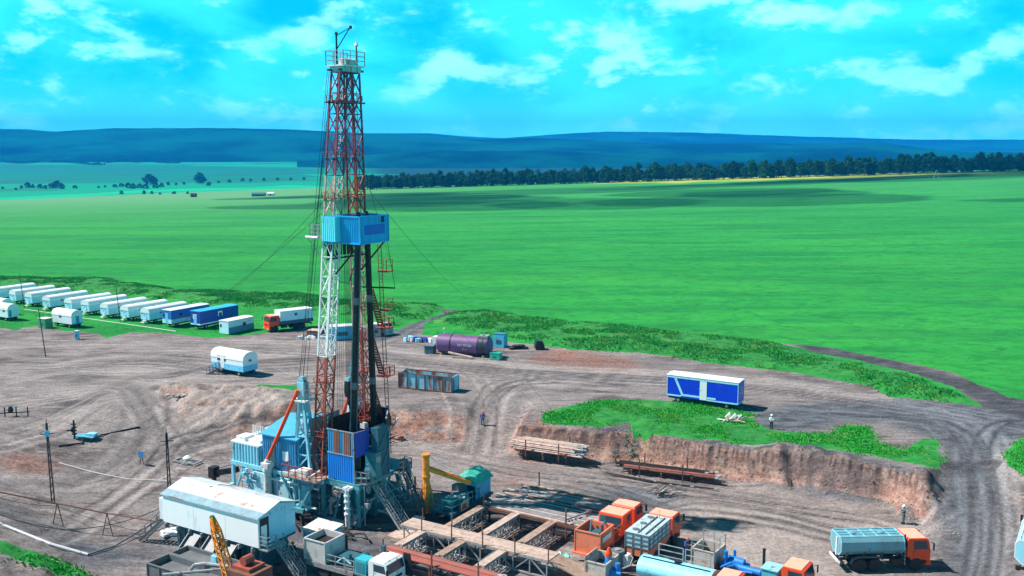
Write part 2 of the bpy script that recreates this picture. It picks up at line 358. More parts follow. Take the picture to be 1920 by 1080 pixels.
def sweep(X, Y, lt, dk):
    rr = random.Random(4)
    for pts, zt, n, du, dv in SW:
        for k in range(n):
            ou, ov = rr.gauss(0, du * 0.6), rr.gauss(0, dv * 0.6); i0 = rr.random() * 0.35 * len(pts) if rr.random() < 0.6 else 0; P = [G(u + ou + rr.gauss(0, 4), v + ov + rr.gauss(0, 2.0), zt)[:2] for u, v in pts]
            Q = []
            for i in range(len(P) - 1):      # Catmull-Rom
                p0, p1, p2, p3 = P[max(i - 1, 0)], P[i], P[i + 1], P[min(i + 2, len(P) - 1)]
                for t in (0, .25, .5, .75): Q.append(tuple(0.5 * (2 * p1[c] + (p2[c] - p0[c]) * t + (2 * p0[c] - 5 * p1[c] + 4 * p2[c] - p3[c]) * t * t + (3 * p1[c] - p0[c] - 3 * p2[c] + p3[c]) * t ** 3) for c in (0, 1)))
            Q.append(P[-1]); a = int(rr.random() * len(Q) * 0.4); b = int(len(Q) * (0.6 + 0.4 * rr.random())); Q = Q[a:b]
            if len(Q) < 3: continue
            wd = rr.choice([0.28, 0.35, 0.45, 0.7, 1.1]); am = rr.uniform(0.5, 1.0) * (0.6 if wd > 0.5 else 1)
            for off in ((0, 2.0) if wd < 0.5 else (0,)):
                Qo = [(x, y + off) if abs(Q[-1][0] - Q[0][0]) > abs(Q[-1][1] - Q[0][1]) else (x + off, y) for x, y in Q]
                for i in range(len(Qo) - 1):
                    (ax, ay), (bx, by) = Qo[i], Qo[i + 1]; m = 3 * wd; sel = np.nonzero((X > min(ax, bx) - m) & (X < max(ax, bx) + m) & (Y > min(ay, by) - m) & (Y < max(ay, by) + m))[0]
                    if not len(sel): continue
                    d = line_d(X[sel], Y[sel], [(ax, ay), (bx, by)]); tgt = dk if (k % 3 == 0) else lt; tgt[sel] = np.maximum(tgt[sel], am * np.exp(-(d / wd) ** 2) * min(1, (i + 1) / 3, (len(Qo) - 1 - i) / 3 + .2))
def fine_sel(x, y): return (x > -175) & (x < 130) & (y > 30) & (y < 330)
WAYS = [(pxpoly([(1763, 835), (1868, 845)]) + pxpoly([(1874, 1010), (1870, 1110), (1740, 1110), (1752, 1000)], PIT), (1810, 850, 0.0), (1810, 1030, PIT)),
        (pxpoly([(893, 742), (1000, 745), (965, 790)]) + pxpoly([(946, 868), (866, 852)], PIT) + pxpoly([(884, 790)], -1.5), (930, 745, 0.0), (905, 862, PIT))]
def terrain(x, y):
    """returns z and attribute masks for arrays x, y"""
    z = field_z(x, y)
    grass = np.ones_like(x); dark = np.zeros_like(x); red = np.zeros_like(x); light = np.zeros_like(x); tall = np.zeros_like(x); rut = np.zeros_like(x)
    s = fine_sel(x, y); X = x[s]; Y = y[s]
    jit = fbm(X, Y, 3.0, 5, 4); jit2 = fbm(X, Y, 12.0, 9, 3); j3 = fbm(X, Y, 1.3, 77, 3)
    d, w = sdf(X, Y, PITW, ww=PITWW)
    dj = d + np.where(w < 4.2, jit * 0.6 + j3 * 0.75, jit * 1.6 + j3 * 0.8)
    zp = PIT * (1 - sst(0.0, 1.0, dj / w))
    # steep cuts: vertical lip and slumped foot
    prof = np.where(w < 4.2, np.clip(0.62 * sst(0.35, 0.85, dj / w) + 0.38 * sst(0.0, 0.75, dj / w), 0, 1), sst(0, 1, dj / w)); zp = PIT * (1 - prof)
    # the two ways down into the pit
    for poly, (ua, va, za), (ub, vb, zb) in WAYS:
        ya, yb = G(ua, va, za)[1], G(ub, vb, zb)[1]; t_ = np.clip((Y - ya) / (yb - ya), 0, 1); t_ = t_ * t_ * (3 - 2 * t_); zr = za + (zb - za) * t_
        mk = sst(1.4, -0.8, sdf(X, Y, poly) + jit * 0.8); zp = zp * (1 - mk) + zr * mk
    zz = z[s] + zp
    dd = sdf(X, Y, DIRT) + jit * 1.6; isl = sdf(X, Y, ISLAND) + jit * 1.2; rg = sdf(X, Y, RGRASS) + jit; lg = sdf(X, Y, LGRASS) + jit; mg = sdf(X, Y, MGRASS) + jit * 2
    tg = sdf(X, Y, TRGRASS) + jit * 1.2
    isl = np.maximum(isl, (-0.9 - zp) * 1.5)
    g = sst(0.3, -0.3, np.minimum(np.minimum(np.minimum(-dd, isl), np.minimum(rg, lg)), np.minimum(mg + 0.6 + jit2 * 2, tg)))
    ta = np.zeros_like(X)
    for b in BELTS: ta = np.maximum(ta, sst(1.0, -2.5, sdf(X, Y, b) + jit * 3))
    ta *= g
    ta2 = sst(0.6, -1.0, np.minimum(isl, np.minimum(rg, lg))); ta = np.maximum(ta, ta2 * 0.8)
    dk = np.zeros_like(X)
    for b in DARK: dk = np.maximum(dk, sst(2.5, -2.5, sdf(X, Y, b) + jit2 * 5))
    # topsoil showing dark in a band along the cut's lip
    rd = np.zeros_like(X)
    for b in REDS: rd = np.maximum(rd, sst(2.0, -3.0, sdf(X, Y, b) + jit2 * 6))
    li = np.zeros_like(X)
    for b in LIGHTS: li = np.maximum(li, sst(3.0, -4.0, sdf(X, Y, b) + jit2 * 5))
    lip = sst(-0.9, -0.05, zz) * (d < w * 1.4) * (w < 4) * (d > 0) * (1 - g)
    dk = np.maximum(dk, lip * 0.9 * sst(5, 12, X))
    # berm + spoil heaps
    be = sst(2.0, -5.0, sdf(X, Y, BERM) + jit2 * 5)
    zz = zz + be * (1.1 + 2.0 * jit2 + 0.9 * jit + 1.3 * j3)
    for (u, v, h, r) in [(1480, 905, 0.8, 2.6), (1555, 918, 0.7, 2.2), (1700, 962, 0.5, 2.0), (1728, 955, 0.5, 1.8), (330, 737, 1.0, 2.5), (395, 745, 0.9, 2.2), (60, 1046, 0.3, 4), (1905, 1000, 0.5, 2.0), (1055, 650, 0.7, 1.6), (340, 1000, 0.5, 1.4)]:
        gx, gy, _ = G(u, v, 0 if v < 900 else (PIT if u > 300 else -1)); q = np.exp(-((X - gx) ** 2 + (Y - gy) ** 2) / (r * r)); zz = zz + q * h * (1 + 2.5 * j3 + 1.2 * jit)
    # earth bank right of the road
    rb = sst(2.5, -1.5, sdf(X, Y, pxpoly([(1884, 850), (1930, 820), (2100, 830), (2100, 1000), (1940, 1060), (1888, 1000), (1878, 900)])) + jit * 2)
    zz = zz + rb * 0.5
    for b in BELTS: zz = zz + sst(2.0, -4.0, sdf(X, Y, b)) * 0.7 * (0.6 + 1.6 * (jit2 + 0.3))
    zz = zz + sst(0.6, -4, isl) * 0.9 * sst(1385, 1250, 960 + X / Y * 1850) * (0.5 + jit2)
    zz = zz + g * jit * 0.25 + (1 - g) * (jit * 0.22 + j3 * 0.10)
    # wheel ruts
    rt = np.zeros_like(X); rn = sst(-0.12, 0.12, fbm(X, Y, 14.0, 55, 3))
    def track(pts, zt, wid, k=2, gap=1.9, off=0.0, a=1.0):
        P = [G(u, v, zt)[:2] for u, v in pts]
        D = line_d(X + jit2 * 1.5, Y + jit2 * 1.5, P)
        sg_ = 0.0
        for q in range(k):
            sg_ += gap * (0.45 + 0.9 * random.random()); am = a * random.uniform(0.35, 1.0) * sst(-0.2, 0.12, fbm(X, Y, 22.0, 60 + q + int(P[0][0]) % 7, 2)); rt[:] = np.maximum(rt, am * np.exp(-((D - off - sg_ + gap * 0.5) / (wid * random.uniform(0.5, 1.0))) ** 2))
    T = [([(0, 650), (300, 645), (600, 650), (760, 665), (1000, 690), (1250, 700), (1600, 735), (1920, 800)], 0, 4), ([(0, 690), (250, 690), (450, 720)], 0, 3), ([(0, 720), (200, 690), (420, 665), (700, 650), (800, 610)], 0, 3),
         ([(1750, 770), (1830, 830), (1840, 950), (1800, 1050)], 0, 3), ([(900, 850), (905, 790), (930, 740), (1050, 720), (1300, 730)], -1, 3), ([(880, 850), (885, 780), (860, 720), (760, 680)], -1, 2),
         ([(1100, 740), (960, 770), (925, 830), (980, 880), (1300, 930), (1600, 960)], -1.5, 3), ([(0, 760), (240, 730), (300, 800), (420, 850)], -1, 3), ([(200, 900), (300, 830), (420, 800), (560, 790)], -2, 3), ([(0, 890), (150, 860), (250, 800), (240, 720)], -1, 3)]
    for pts, zt, k in T: track(pts, zt, 0.33, k, 1.7)
    TP = [([(930, 880), (1100, 905), (1300, 930), (1600, 985), (1750, 1040)], 3), ([(940, 895), (1100, 920), (1250, 960), (1400, 1080)], 3), ([(1250, 980), (1400, 960), (1600, 1000)], 2), ([(1640, 1010), (1740, 1010), (1800, 980)], 3)]
    for pts, k in TP: track(pts, PIT, 0.3, k, 1.6)
    rt *= (1 - g) * rn; st = np.zeros_like(X); sdk = np.zeros_like(X)
    if len(X) > 1000: sweep(X, Y, st, sdk)
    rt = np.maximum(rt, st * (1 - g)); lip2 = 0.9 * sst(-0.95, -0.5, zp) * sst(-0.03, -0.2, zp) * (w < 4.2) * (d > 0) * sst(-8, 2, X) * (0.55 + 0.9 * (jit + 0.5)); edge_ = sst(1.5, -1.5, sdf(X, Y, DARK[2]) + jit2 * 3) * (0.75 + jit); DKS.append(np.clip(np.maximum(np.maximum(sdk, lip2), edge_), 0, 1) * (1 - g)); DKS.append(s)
    zz = zz - rt * 0.04
    # the field side of the far dirt: soft shoulder
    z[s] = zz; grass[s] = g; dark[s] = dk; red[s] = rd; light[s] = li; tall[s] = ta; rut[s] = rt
    return z, grass, dark, red, light, tall, rut
def spaced(a, b, st): return list(np.arange(a, b, st))
def grow(a, b, st, f=1.045):
    o = []; x = a
    while x < b: o.append(x); x += st; st *= f
    o.append(b); return o
xs = spaced(-60, 62, 0.36); xr = spaced(62, 128, 0.8) + grow(128.5, 9000, 1.2); xl = [-t for t in (spaced(60.5, 172, 0.7) + grow(172.5, 9000, 1.2))][::-1]
XS = np.array(xl + xs + xr)
YS = np.array([-3000, -1000, -300, -80, 0, 20, 35] + spaced(42, 78, 1.0) + spaced(78, 128, 0.36) + spaced(128, 200, 0.6) + spaced(200, 330, 1.1) + grow(331, 10250, 1.6, 1.035))
gx, gy = np.meshgrid(XS, YS)
tz, tg_, td_, tr_, tl_, tt_, tru_ = terrain(gx.ravel().copy(), gy.ravel().copy())
yy = gy.ravel(); xx = gx.ravel()
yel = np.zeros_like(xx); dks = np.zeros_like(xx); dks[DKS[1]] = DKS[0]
uu = 960 + FPX * xx / np.maximum(yy, 1); vv = HOR + FPX * (CAMH - tz) / np.maximum(yy, 1)
for poly in YELS:
    sl = (yy > 300) & (yy < 1400); dpx = sdf(uu[sl] , vv[sl] * 8, [(a, b * 8) for a, b in poly]); yel[sl] = np.maximum(yel[sl], sst(10, -25, dpx + fbm(xx[sl], yy[sl], 60, 3) * 60))
me = bpy.data.meshes.new('ground'); nx, ny = len(XS), len(YS)
me.vertices.add(nx * ny); co = np.stack([xx, yy, tz], 1).astype(np.float32); me.vertices.foreach_set('co', co.ravel())
ii = np.arange((ny - 1) * (nx - 1)); r_ = ii // (nx - 1); c_ = ii % (nx - 1); a_ = r_ * nx + c_
fc = np.stack([a_, a_ + 1, a_ + nx + 1, a_ + nx], 1).astype(np.int32)
me.loops.add(fc.size); me.loops.foreach_set('vertex_index', fc.ravel()); me.polygons.add(len(fc))
me.polygons.foreach_set('loop_start', (np.arange(len(fc)) * 4).astype(np.int32)); me.polygons.foreach_set('use_smooth', np.ones(len(fc), bool))
me.update(calc_edges=True)
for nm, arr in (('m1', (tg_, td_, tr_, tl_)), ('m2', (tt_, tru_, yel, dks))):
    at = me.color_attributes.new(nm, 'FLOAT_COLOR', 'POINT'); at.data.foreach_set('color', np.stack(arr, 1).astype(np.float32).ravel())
ground = bpy.data.objects.new('ground', me); COL.objects.link(ground); tag(ground, kind='structure')
_gs = (XS, YS, tz.reshape(ny, nx))
def Z(x, y):
    i = int(np.clip(np.searchsorted(XS, x) - 1, 0, nx - 2)); j = int(np.clip(np.searchsorted(YS, y) - 1, 0, ny - 2))
    fx = (x - XS[i]) / (XS[i + 1] - XS[i]); fy = (y - YS[j]) / (YS[j + 1] - YS[j]); g = _gs[2]
    return float((g[j, i] * (1 - fx) + g[j, i + 1] * fx) * (1 - fy) + (g[j + 1, i] * (1 - fx) + g[j + 1, i + 1] * fx) * fy)
def GZ(u, v):
    """where the ray through photo pixel u, v meets the ground"""
    z = -1.0
    for _ in range(12):
        x, y, _z = G(u, v, z); z = 0.5 * z + 0.5 * Z(x, y)
    x, y, _z = G(u, v, z); return (x, y, Z(x, y))

# ---- ground material
m = bpy.data.materials.new('ground_soil_and_grass'); m.use_nodes = True; t = m.node_tree; b = t.nodes['Principled BSDF']; l = t.links.new
b.inputs['Roughness'].default_value = 0.95; b.inputs['Specular IOR Level'].default_value = 0.15
geo = nn(t, 'ShaderNodeNewGeometry'); sepn = nn(t, 'ShaderNodeSeparateXYZ'); l(geo.outputs['Normal'], sepn.inputs[0])
a1 = nn(t, 'ShaderNodeVertexColor', layer_name='m1'); a2 = nn(t, 'ShaderNodeVertexColor', layer_name='m2')
s1 = nn(t, 'ShaderNodeSeparateColor'); s2 = nn(t, 'ShaderNodeSeparateColor'); l(a1.outputs['Color'], s1.inputs[0]); l(a2.outputs['Color'], s2.inputs[0])
def nz(sc, det=5, rough=0.6, mapping=(1, 1, 1), rot=0.0, dist=0.0):
    mpp = nn(t, 'ShaderNodeMapping'); mpp.inputs['Scale'].default_value = mapping; mpp.inputs['Rotation'].default_value = (0, 0, rot)
    l(geo.outputs['Position'], mpp.inputs[0]); n = nn(t, 'ShaderNodeTexNoise', i_Scale=sc, i_Detail=float(det), i_Roughness=rough, i_Distortion=dist); l(mpp.outputs[0], n.inputs['Vector']); return n.outputs['Fac']
def mr(v, a, bb, c=0.0, d=1.0, smooth=True):
    q = nn(t, 'ShaderNodeMapRange', interpolation_type='SMOOTHSTEP' if smooth else 'LINEAR'); l(v, q.inputs['Value'])
    for k, x in (('From Min', a), ('From Max', bb), ('To Min', c), ('To Max', d)): q.inputs[k].default_value = x
    return q.outputs[0]
def mx(f, A, B, bt='MIX'):
    q = nn(t, 'ShaderNodeMix', data_type='RGBA', blend_type=bt)
    if isinstance(f, (int, float)): q.inputs[0].default_value = f
    else: l(f, q.inputs[0])
    for k, x in ((6, A), (7, B)):
        if isinstance(x, tuple): q.inputs[k].default_value = (*x, 1)
        else: l(x, q.inputs[k])
    return q.outputs[2]
def ml(A, B, op='MULTIPLY'):
    q = nn(t, 'ShaderNodeMath', operation=op)
    for k, x in ((0, A), (1, B)):
        if isinstance(x, (int, float)): q.inputs[k].default_value = x
        else: l(x, q.inputs[k])
    return q.outputs[0]
soil = mx(mr(nz(0.12, 6), 0.35, 0.65), (0.100, 0.086, 0.085), (0.250, 0.222, 0.215))
soil = mx(mr(nz(0.5, 8, 0.7, (0.25, 1.3, 1), 0.12, 1.0), 0.42, 0.68), soil, (0.34, 0.295, 0.275))
soil = mx(mr(nz(0.9, 6, 0.7, (0.2, 1.5, 1), 0.2, 1.5), 0.56, 0.66, 0, 0.8), soil, (0.075, 0.058, 0.055))
soil = mx(ml(a1.outputs['Alpha'], mr(nz(0.25, 6), 0.3, 0.7, 0.45, 0.95)), soil, (0.38, 0.325, 0.29))
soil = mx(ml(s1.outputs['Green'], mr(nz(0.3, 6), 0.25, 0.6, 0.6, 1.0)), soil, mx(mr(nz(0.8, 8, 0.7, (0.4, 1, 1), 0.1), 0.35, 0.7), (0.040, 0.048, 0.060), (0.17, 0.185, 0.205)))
soil = mx(ml(s1.outputs['Blue'], mr(nz(0.4, 6), 0.3, 0.6, 0.4, 0.9)), soil, mx(mr(nz(2.0, 5), 0.4, 0.6), (0.20, 0.075, 0.05), (0.36, 0.20, 0.15)))
# steep cut faces: bedded clay
cut = mr(sepn.outputs['Z'], 0.93, 0.72)
clay = mx(mr(nz(0.5, 7, 0.7, (0.6, 0.6, 3.0)), 0.3, 0.7), (0.27, 0.12, 0.085), (0.50, 0.34, 0.27))
clay = mx(mr(nz(1.6, 6, 0.7, (1.2, 1.2, 0.5)), 0.55, 0.65, 0, 0.7), clay, (0.09, 0.04, 0.03))
soil = mx(ml(cut, ml(1.0, ml(s1.outputs['Green'], 0.5), 'SUBTRACT')), soil, clay)
soil = mx(ml(s2.outputs['Green'], mr(nz(0.6, 5), 0.3, 0.6, 0.5, 1.0)), soil, mx(s1.outputs['Green'], (0.44, 0.395, 0.37), (0.28, 0.31, 0.34)))
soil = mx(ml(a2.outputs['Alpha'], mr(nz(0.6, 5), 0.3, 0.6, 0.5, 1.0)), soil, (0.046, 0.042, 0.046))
soil = mx(mr(nz(6.0, 4), 0.62, 0.72, 0, 0.6), soil, (0.36, 0.31, 0.28))
soil = mx(1.0, soil, mx(mr(nz(3.0, 7, 0.75), 0.3, 0.7), (0.54, 0.54, 0.54), (1.18, 1.18, 1.18)), 'MULTIPLY')
# grass
gr = mx(mr(nz(0.006, 5, 0.6, (0.4, 1.3, 1)), 0.35, 0.65), (0.014, 0.235, 0.030), (0.032, 0.33, 0.040))
gr = mx(mr(nz(0.05, 5, 0.6, (0.3, 1.5, 1), 0.15), 0.42, 0.62, 0, 0.6), gr, (0.006, 0.145, 0.03))
gr = mx(mr(nz(0.35, 6, 0.7, (0.5, 1.2, 1)), 0.40, 0.68, 0, 0.55), gr, (0.02, 0.25, 0.05))
gr = mx(mr(nz(1.3, 5, 0.75, (0.45, 1.3, 1)), 0.50, 0.68, 0, 0.6), gr, (0.004, 0.09, 0.02))
gr = mx(mr(nz(0.02, 6, 0.7, (0.45, 1.3, 1), 0.1), 0.45, 0.62, 0, 0.35), gr, (0.05, 0.34, 0.04))
dist = nn(t, 'ShaderNodeSeparateXYZ'); l(geo.outputs['Position'], dist.inputs[0])
gr = mx(mr(nz(0.28, 7, 0.8, (0.7, 1.0, 1), 0.2, 0.8), 0.47, 0.60, 0, 0.5), gr, (0.004, 0.12, 0.022))
gr = mx(mr(dist.outputs['Y'], 300, 1200, 0, 0.55), gr, (0.06, 0.30, 0.07))
leftf = ml(mr(dist.outputs['X'], 50, -350), mr(dist.outputs['Y'], 350, 1300)); gr = mx(ml(leftf, 0.7), gr, (0.14, 0.32, 0.13))
gr = mx(ml(s2.outputs['Red'], mr(nz(0.45, 6), 0.3, 0.65, 0.4, 1.0)), gr, mx(mr(nz(0.8, 6, 0.7), 0.35, 0.65), (0.010, 0.09, 0.020), (0.05, 0.27, 0.05)))
gr = mx(ml(s2.outputs['Red'], mr(nz(0.16, 4), 0.6, 0.7, 0, 0.5)), gr, (0.17, 0.26, 0.06))
gr = mx(ml(s2.outputs['Blue'], 0.8), gr, (0.50, 0.50, 0.06))
# valley fields beyond the plateau: patchwork stretched across
vor = nn(t, 'ShaderNodeTexVoronoi', feature='F1'); vor.inputs['Scale'].default_value = 1.0
vm = nn(t, 'ShaderNodeMapping'); vm.inputs['Scale'].default_value = (0.0011, 0.0012, 0); vm.inputs['Rotation'].default_value = (0, 0, 0.3); l(geo.outputs['Position'], vm.inputs[0]); l(vm.outputs[0], vor.inputs['Vector'])
vs = nn(t, 'ShaderNodeSeparateColor'); l(vor.outputs['Color'], vs.inputs[0])
val = mx(mr(vs.outputs['Red'], 0.1, 0.9), (0.003, 0.30, 0.12), (0.008, 0.44, 0.18)); val = mx(mr(vs.outputs['Green'], 0.6, 0.75), val, (0.003, 0.20, 0.09))
val = mx(mr(nz(0.004, 6), 0.5, 0.65, 0, 0.6), val, (0.02, 0.12, 0.06))
q_ = ml(dist.outputs['X'], dist.outputs['Y'], 'DIVIDE'); wd_ = ml(mr(q_, -0.165, -0.12), mr(nz(0.0016, 5, 0.6, (1, 2.2, 1)), 0.30, 0.40)); val = mx(wd_, val, (0.006, 0.05, 0.025))
far = mr(dist.outputs['Y'], 1560, 1640)
gr = mx(far, gr, val)
wv = nn(t, 'ShaderNodeTexNoise', i_Scale=5.0, i_Detail=3.0); l(geo.outputs['Position'], wv.inputs['Vector'])
msk = mr(ml(s1.outputs['Red'], ml(nz(1.5, 5, 0.7), 0.5, 'MULTIPLY'), 'ADD'), 0.62, 0.86)
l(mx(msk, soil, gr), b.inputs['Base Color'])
bp = nn(t, 'ShaderNodeBump', i_Strength=0.75, i_Distance=0.35); hh = ml(nz(0.7, 9, 0.72, (0.5, 1.2, 1), 0.1), ml(nz(4.5, 6, 0.75), 0.35), 'ADD'); l(hh, bp.inputs['Height']); l(bp.outputs[0], b.inputs['Normal'])
me.materials.append(m)
MG = m

# ---------------------------------------------------------------- far hills (wooded ridges with real depth)
mh = bpy.data.materials.new('wooded_hillside'); mh.use_nodes = True; t = mh.node_tree; b = t.nodes['Principled BSDF']; l = t.links.new; b.inputs['Roughness'].default_value = 1; b.inputs['Specular IOR Level'].default_value = 0
geo = nn(t, 'ShaderNodeNewGeometry')
l(mx(mr(nz(0.0012, 7, 0.6, (1, 1, 3)), 0.42, 0.62), (0.001, 0.015, 0.016), (0.004, 0.10, 0.065)), b.inputs['Base Color'])
bp = nn(t, 'ShaderNodeBump', i_Strength=0.6, i_Distance=20.0); l(nz(0.01, 6), bp.inputs['Height']); l(bp.outputs[0], b.inputs['Normal'])
def hill(pts, D, foot, depth, seed, thr=0.0):
    """pts: skyline (u, v) at distance D; the near slope runs down to foot v over depth metres"""
    us = np.linspace(pts[0][0], pts[-1][0], 360); vs = np.interp(us, [p[0] for p in pts], [p[1] for p in pts])
    fv = np.interp(us, [p[0] for p in foot], [p[1] for p in foot])
    vs = vs + fbm(us, us * 0, 34, seed, 5) * 1.6
    X = (us - 960) / FPX * D; Zt = CAMH - (vs - HOR) / FPX * D
    rows = 26; P = []
    for j in range(rows + 1):
        k = j / rows; Y = D - depth * k
        prof = (1 - k) ** 0.8 if True else 0
        zf = CAMH - (fv - HOR) / FPX * (D - depth) - 45
        XX = X * (Y / D)
        zz = zf + (Zt - zf) * prof * (1 + 0.22 * fbm(XX, np.full_like(XX, Y), 900, seed + 3, 4) * math.sin(math.pi * k)) + fbm(XX, np.full_like(XX, Y), 300, seed + 9, 4) * 30 * math.sin(math.pi * k)
        P.append(np.stack([XX, np.full_like(XX, Y), zz], 1))
    back = np.stack([X * 1.05, np.full_like(X, D + 350), np.full_like(X, -20)], 1)
    P = [back] + P; V = np.concatenate(P); n = len(us); F = []
    for j in range(len(P) - 1):
        for i in range(n - 1): F.append((j * n + i + 1, j * n + i, (j + 1) * n + i, (j + 1) * n + i + 1))
    mm = bpy.data.meshes.new('hill'); mm.from_pydata(V.tolist(), [], F); mm.materials.append(mh); mm.polygons.foreach_set('use_smooth', [True] * len(F)); mm.update()
    o = bpy.data.objects.new('hills', mm); COL.objects.link(o); tag(o, kind='structure')
hill([(-500, 236), (0, 242), (60, 243), (115, 247), (230, 241), (430, 241), (560, 244), (690, 250), (800, 256), (900, 262), (1000, 259), (1100, 262), (1200, 268), (1500, 269), (1640, 266), (1770, 283), (1900, 290), (2300, 300)], 5700, [(-500, 288), (600, 300), (1000, 308), (2400, 310)], 1300, 1)
hill([(-300, 262), (300, 258), (600, 254), (690, 251), (800, 250), (870, 256), (940, 259), (1040, 252), (1140, 247), (1300, 249), (1400, 253), (1560, 258), (1700, 262), (1920, 262), (2400, 266)], 9800, [(-300, 285), (2400, 285)], 1800, 21)
hill([(560, 300), (700, 290), (800, 284), (1000, 282), (1200, 290), (1400, 286), (1640, 276), (1800, 284), (2300, 290)], 4300, [(560, 312), (800, 314), (2300, 312)], 500, 41)
hill([(190, 305), (240, 299), (300, 291), (380, 286), (500, 283), (620, 292), (720, 306), (800, 318)], 5000, [(210, 304), (500, 306), (800, 320)], 300, 61)

# ---------------------------------------------------------------- haze
hz = MB().bb(-9500, 9500, -400, 10300, -75, 300).build('haze', bpy.data.materials.new('air'), None); tag(hz, kind='stuff')
mm = hz.data.materials[0]; mm.use_nodes = True; t = mm.node_tree; t.nodes.clear()
ho = nn(t, 'ShaderNodeOutputMaterial'); pv = nn(t, 'ShaderNodeVolumePrincipled'); pv.inputs['Color'].default_value = (0.008, 0.38, 1.0, 1); pv.inputs['Density'].default_value = 1.25e-4; pv.inputs['Anisotropy'].default_value = 0.0
t.links.new(pv.outputs[0], ho.inputs['Volume'])

# ================================================================ VEGETATION
def leafmat(name, c1, c2, dry=0.0):
    m = bpy.data.materials.new(name); m.use_nodes = True; t = m.node_tree; b = t.nodes['Principled BSDF']; l = t.links.new
    b.inputs['Roughness'].default_value = 0.9; b.inputs['Specular IOR Level'].default_value = 0.1
    g = nn(t, 'ShaderNodeNewGeometry'); q = nn(t, 'ShaderNodeMix', data_type='RGBA'); q.inputs[6].default_value = (*c1, 1); q.inputs[7].default_value = (*c2, 1)
    l(g.outputs['Random Per Island'], q.inputs[0]); nn1 = nn(t, 'ShaderNodeTexNoise', i_Scale=0.22, i_Detail=4.0); l(g.outputs['Position'], nn1.inputs['Vector']); m1_ = nn(t, 'ShaderNodeMapRange'); m1_.inputs['From Min'].default_value = 0.5; m1_.inputs['From Max'].default_value = 0.7; m1_.inputs['To Max'].default_value = dry; l(nn1.outputs['Fac'], m1_.inputs['Value']); qd = nn(t, 'ShaderNodeMix', data_type='RGBA'); qd.inputs[7].default_value = (0.16, 0.34, 0.06, 1); l(m1_.outputs[0], qd.inputs[0]); l(q.outputs[2], qd.inputs[6]); q = qd; oi = nn(t, 'ShaderNodeObjectInfo'); v = nn(t, 'ShaderNodeMapRange'); v.inputs['To Min'].default_value = 0.75; v.inputs['To Max'].default_value = 1.25; l(oi.outputs['Random'], v.inputs['Value'])
    k = nn(t, 'ShaderNodeMix', data_type='RGBA', blend_type='MULTIPLY'); k.inputs[0].default_value = 1; l(q.outputs[2], k.inputs[6]); l(v.outputs[0], k.inputs[7]); l(k.outputs[2], b.inputs['Base Color'])
    return m
LEAF = leafmat('broadleaf_foliage', (0.006, 0.055, 0.018), (0.022, 0.125, 0.04))
BARK = mat('bark', (0.10, 0.07, 0.05), 0.9)
def tree_meshes(h, w, nclump, seed, base=0.15):
    r = np.random.default_rng(seed); V = []; F = []
    cs = []
    for i in range(nclump):
        zf = base + (1 - base) * r.random() ** 0.85; rad = w / 2 * (math.sin(math.pi * min(0.97, (zf - base) / (1 - base) * 0.80 + 0.17))) ** 0.7
        a = r.random() * 6.283; q = rad * (0.25 + 0.75 * r.random() ** 0.5)
        cs.append((q * math.cos(a), q * math.sin(a), zf * h, w * (0.10 + 0.09 * r.random())))
    for (x, y, z, s) in cs:
        for k in range(26):
            d = r.normal(size=3); d /= np.linalg.norm(d); p = np.array([x, y, z]) + d * s * (0.6 + 0.6 * r.random()); e = 0.035 * w * (0.8 + 0.9 * r.random()) + 0.12
            n = d + r.normal(size=3) * 0.5; n /= np.linalg.norm(n); u = np.cross(n, [0.3, 0.1, 1]); u /= np.linalg.norm(u); v = np.cross(n, u); b0 = len(V)
            V += [tuple(p + u * e), tuple(p + v * e * 0.8), tuple(p - u * e), tuple(p - v * e * 0.9)]; F.append((b0, b0 + 1, b0 + 2, b0 + 3))
    mc = bpy.data.meshes.new('crown'); mc.from_pydata(V, [], F); mc.materials.append(LEAF)
    tb = MB(); th = h * 0.9; tb.tube((0, 0, -1), (0, 0, th * 0.5), 0.022 * h, 6, 0.014 * h); tb.tube((0, 0, th * 0.5), (0.02 * h, 0, th), 0.014 * h, 5, 0.003 * h)
    for i in range(7):
        a = r.random() * 6.28; z0 = h * (base + 0.1 + 0.45 * r.random()); q = w * 0.38; tb.tube((0, 0, z0), (q * math.cos(a), q * math.sin(a), z0 + h * 0.18), 0.007 * h, 4, 0.002 * h)
    mt = bpy.data.meshes.new('trunk'); mt.from_pydata(tb.v, [], tb.f); mt.materials.append(BARK)
    return mc, mt
TM = [tree_meshes(20, 12, 60, 1), tree_meshes(22, 11, 60, 2), tree_meshes(18, 13, 60, 3, 0.08), tree_meshes(23, 10, 55, 4, 0.12)]
SM = [tree_meshes(9, 11, 34, 11, 0.05), tree_meshes(6, 9, 26, 12, 0.02), tree_meshes(12, 14, 46, 13, 0.1)]
def put_tree(M, x, y, s, label, group, z=None, cat='tree', nm='broadleaf_tree'):
    h_ = M in TM; r = thing(nm, label, cat, (x, y, (Z(x, y) if z is None else z)), random.random() * 6.28, group); r.scale = (s * (1.3 if h_ else 1), s * (1.2 if h_ else 1), s * (0.85 + 0.3 * random.random()))
    for nme, mm in (('crown', M[0]), ('trunk', M[1])):
        o = bpy.data.objects.new(nme, mm); COL.objects.link(o); o.parent = r
    return r
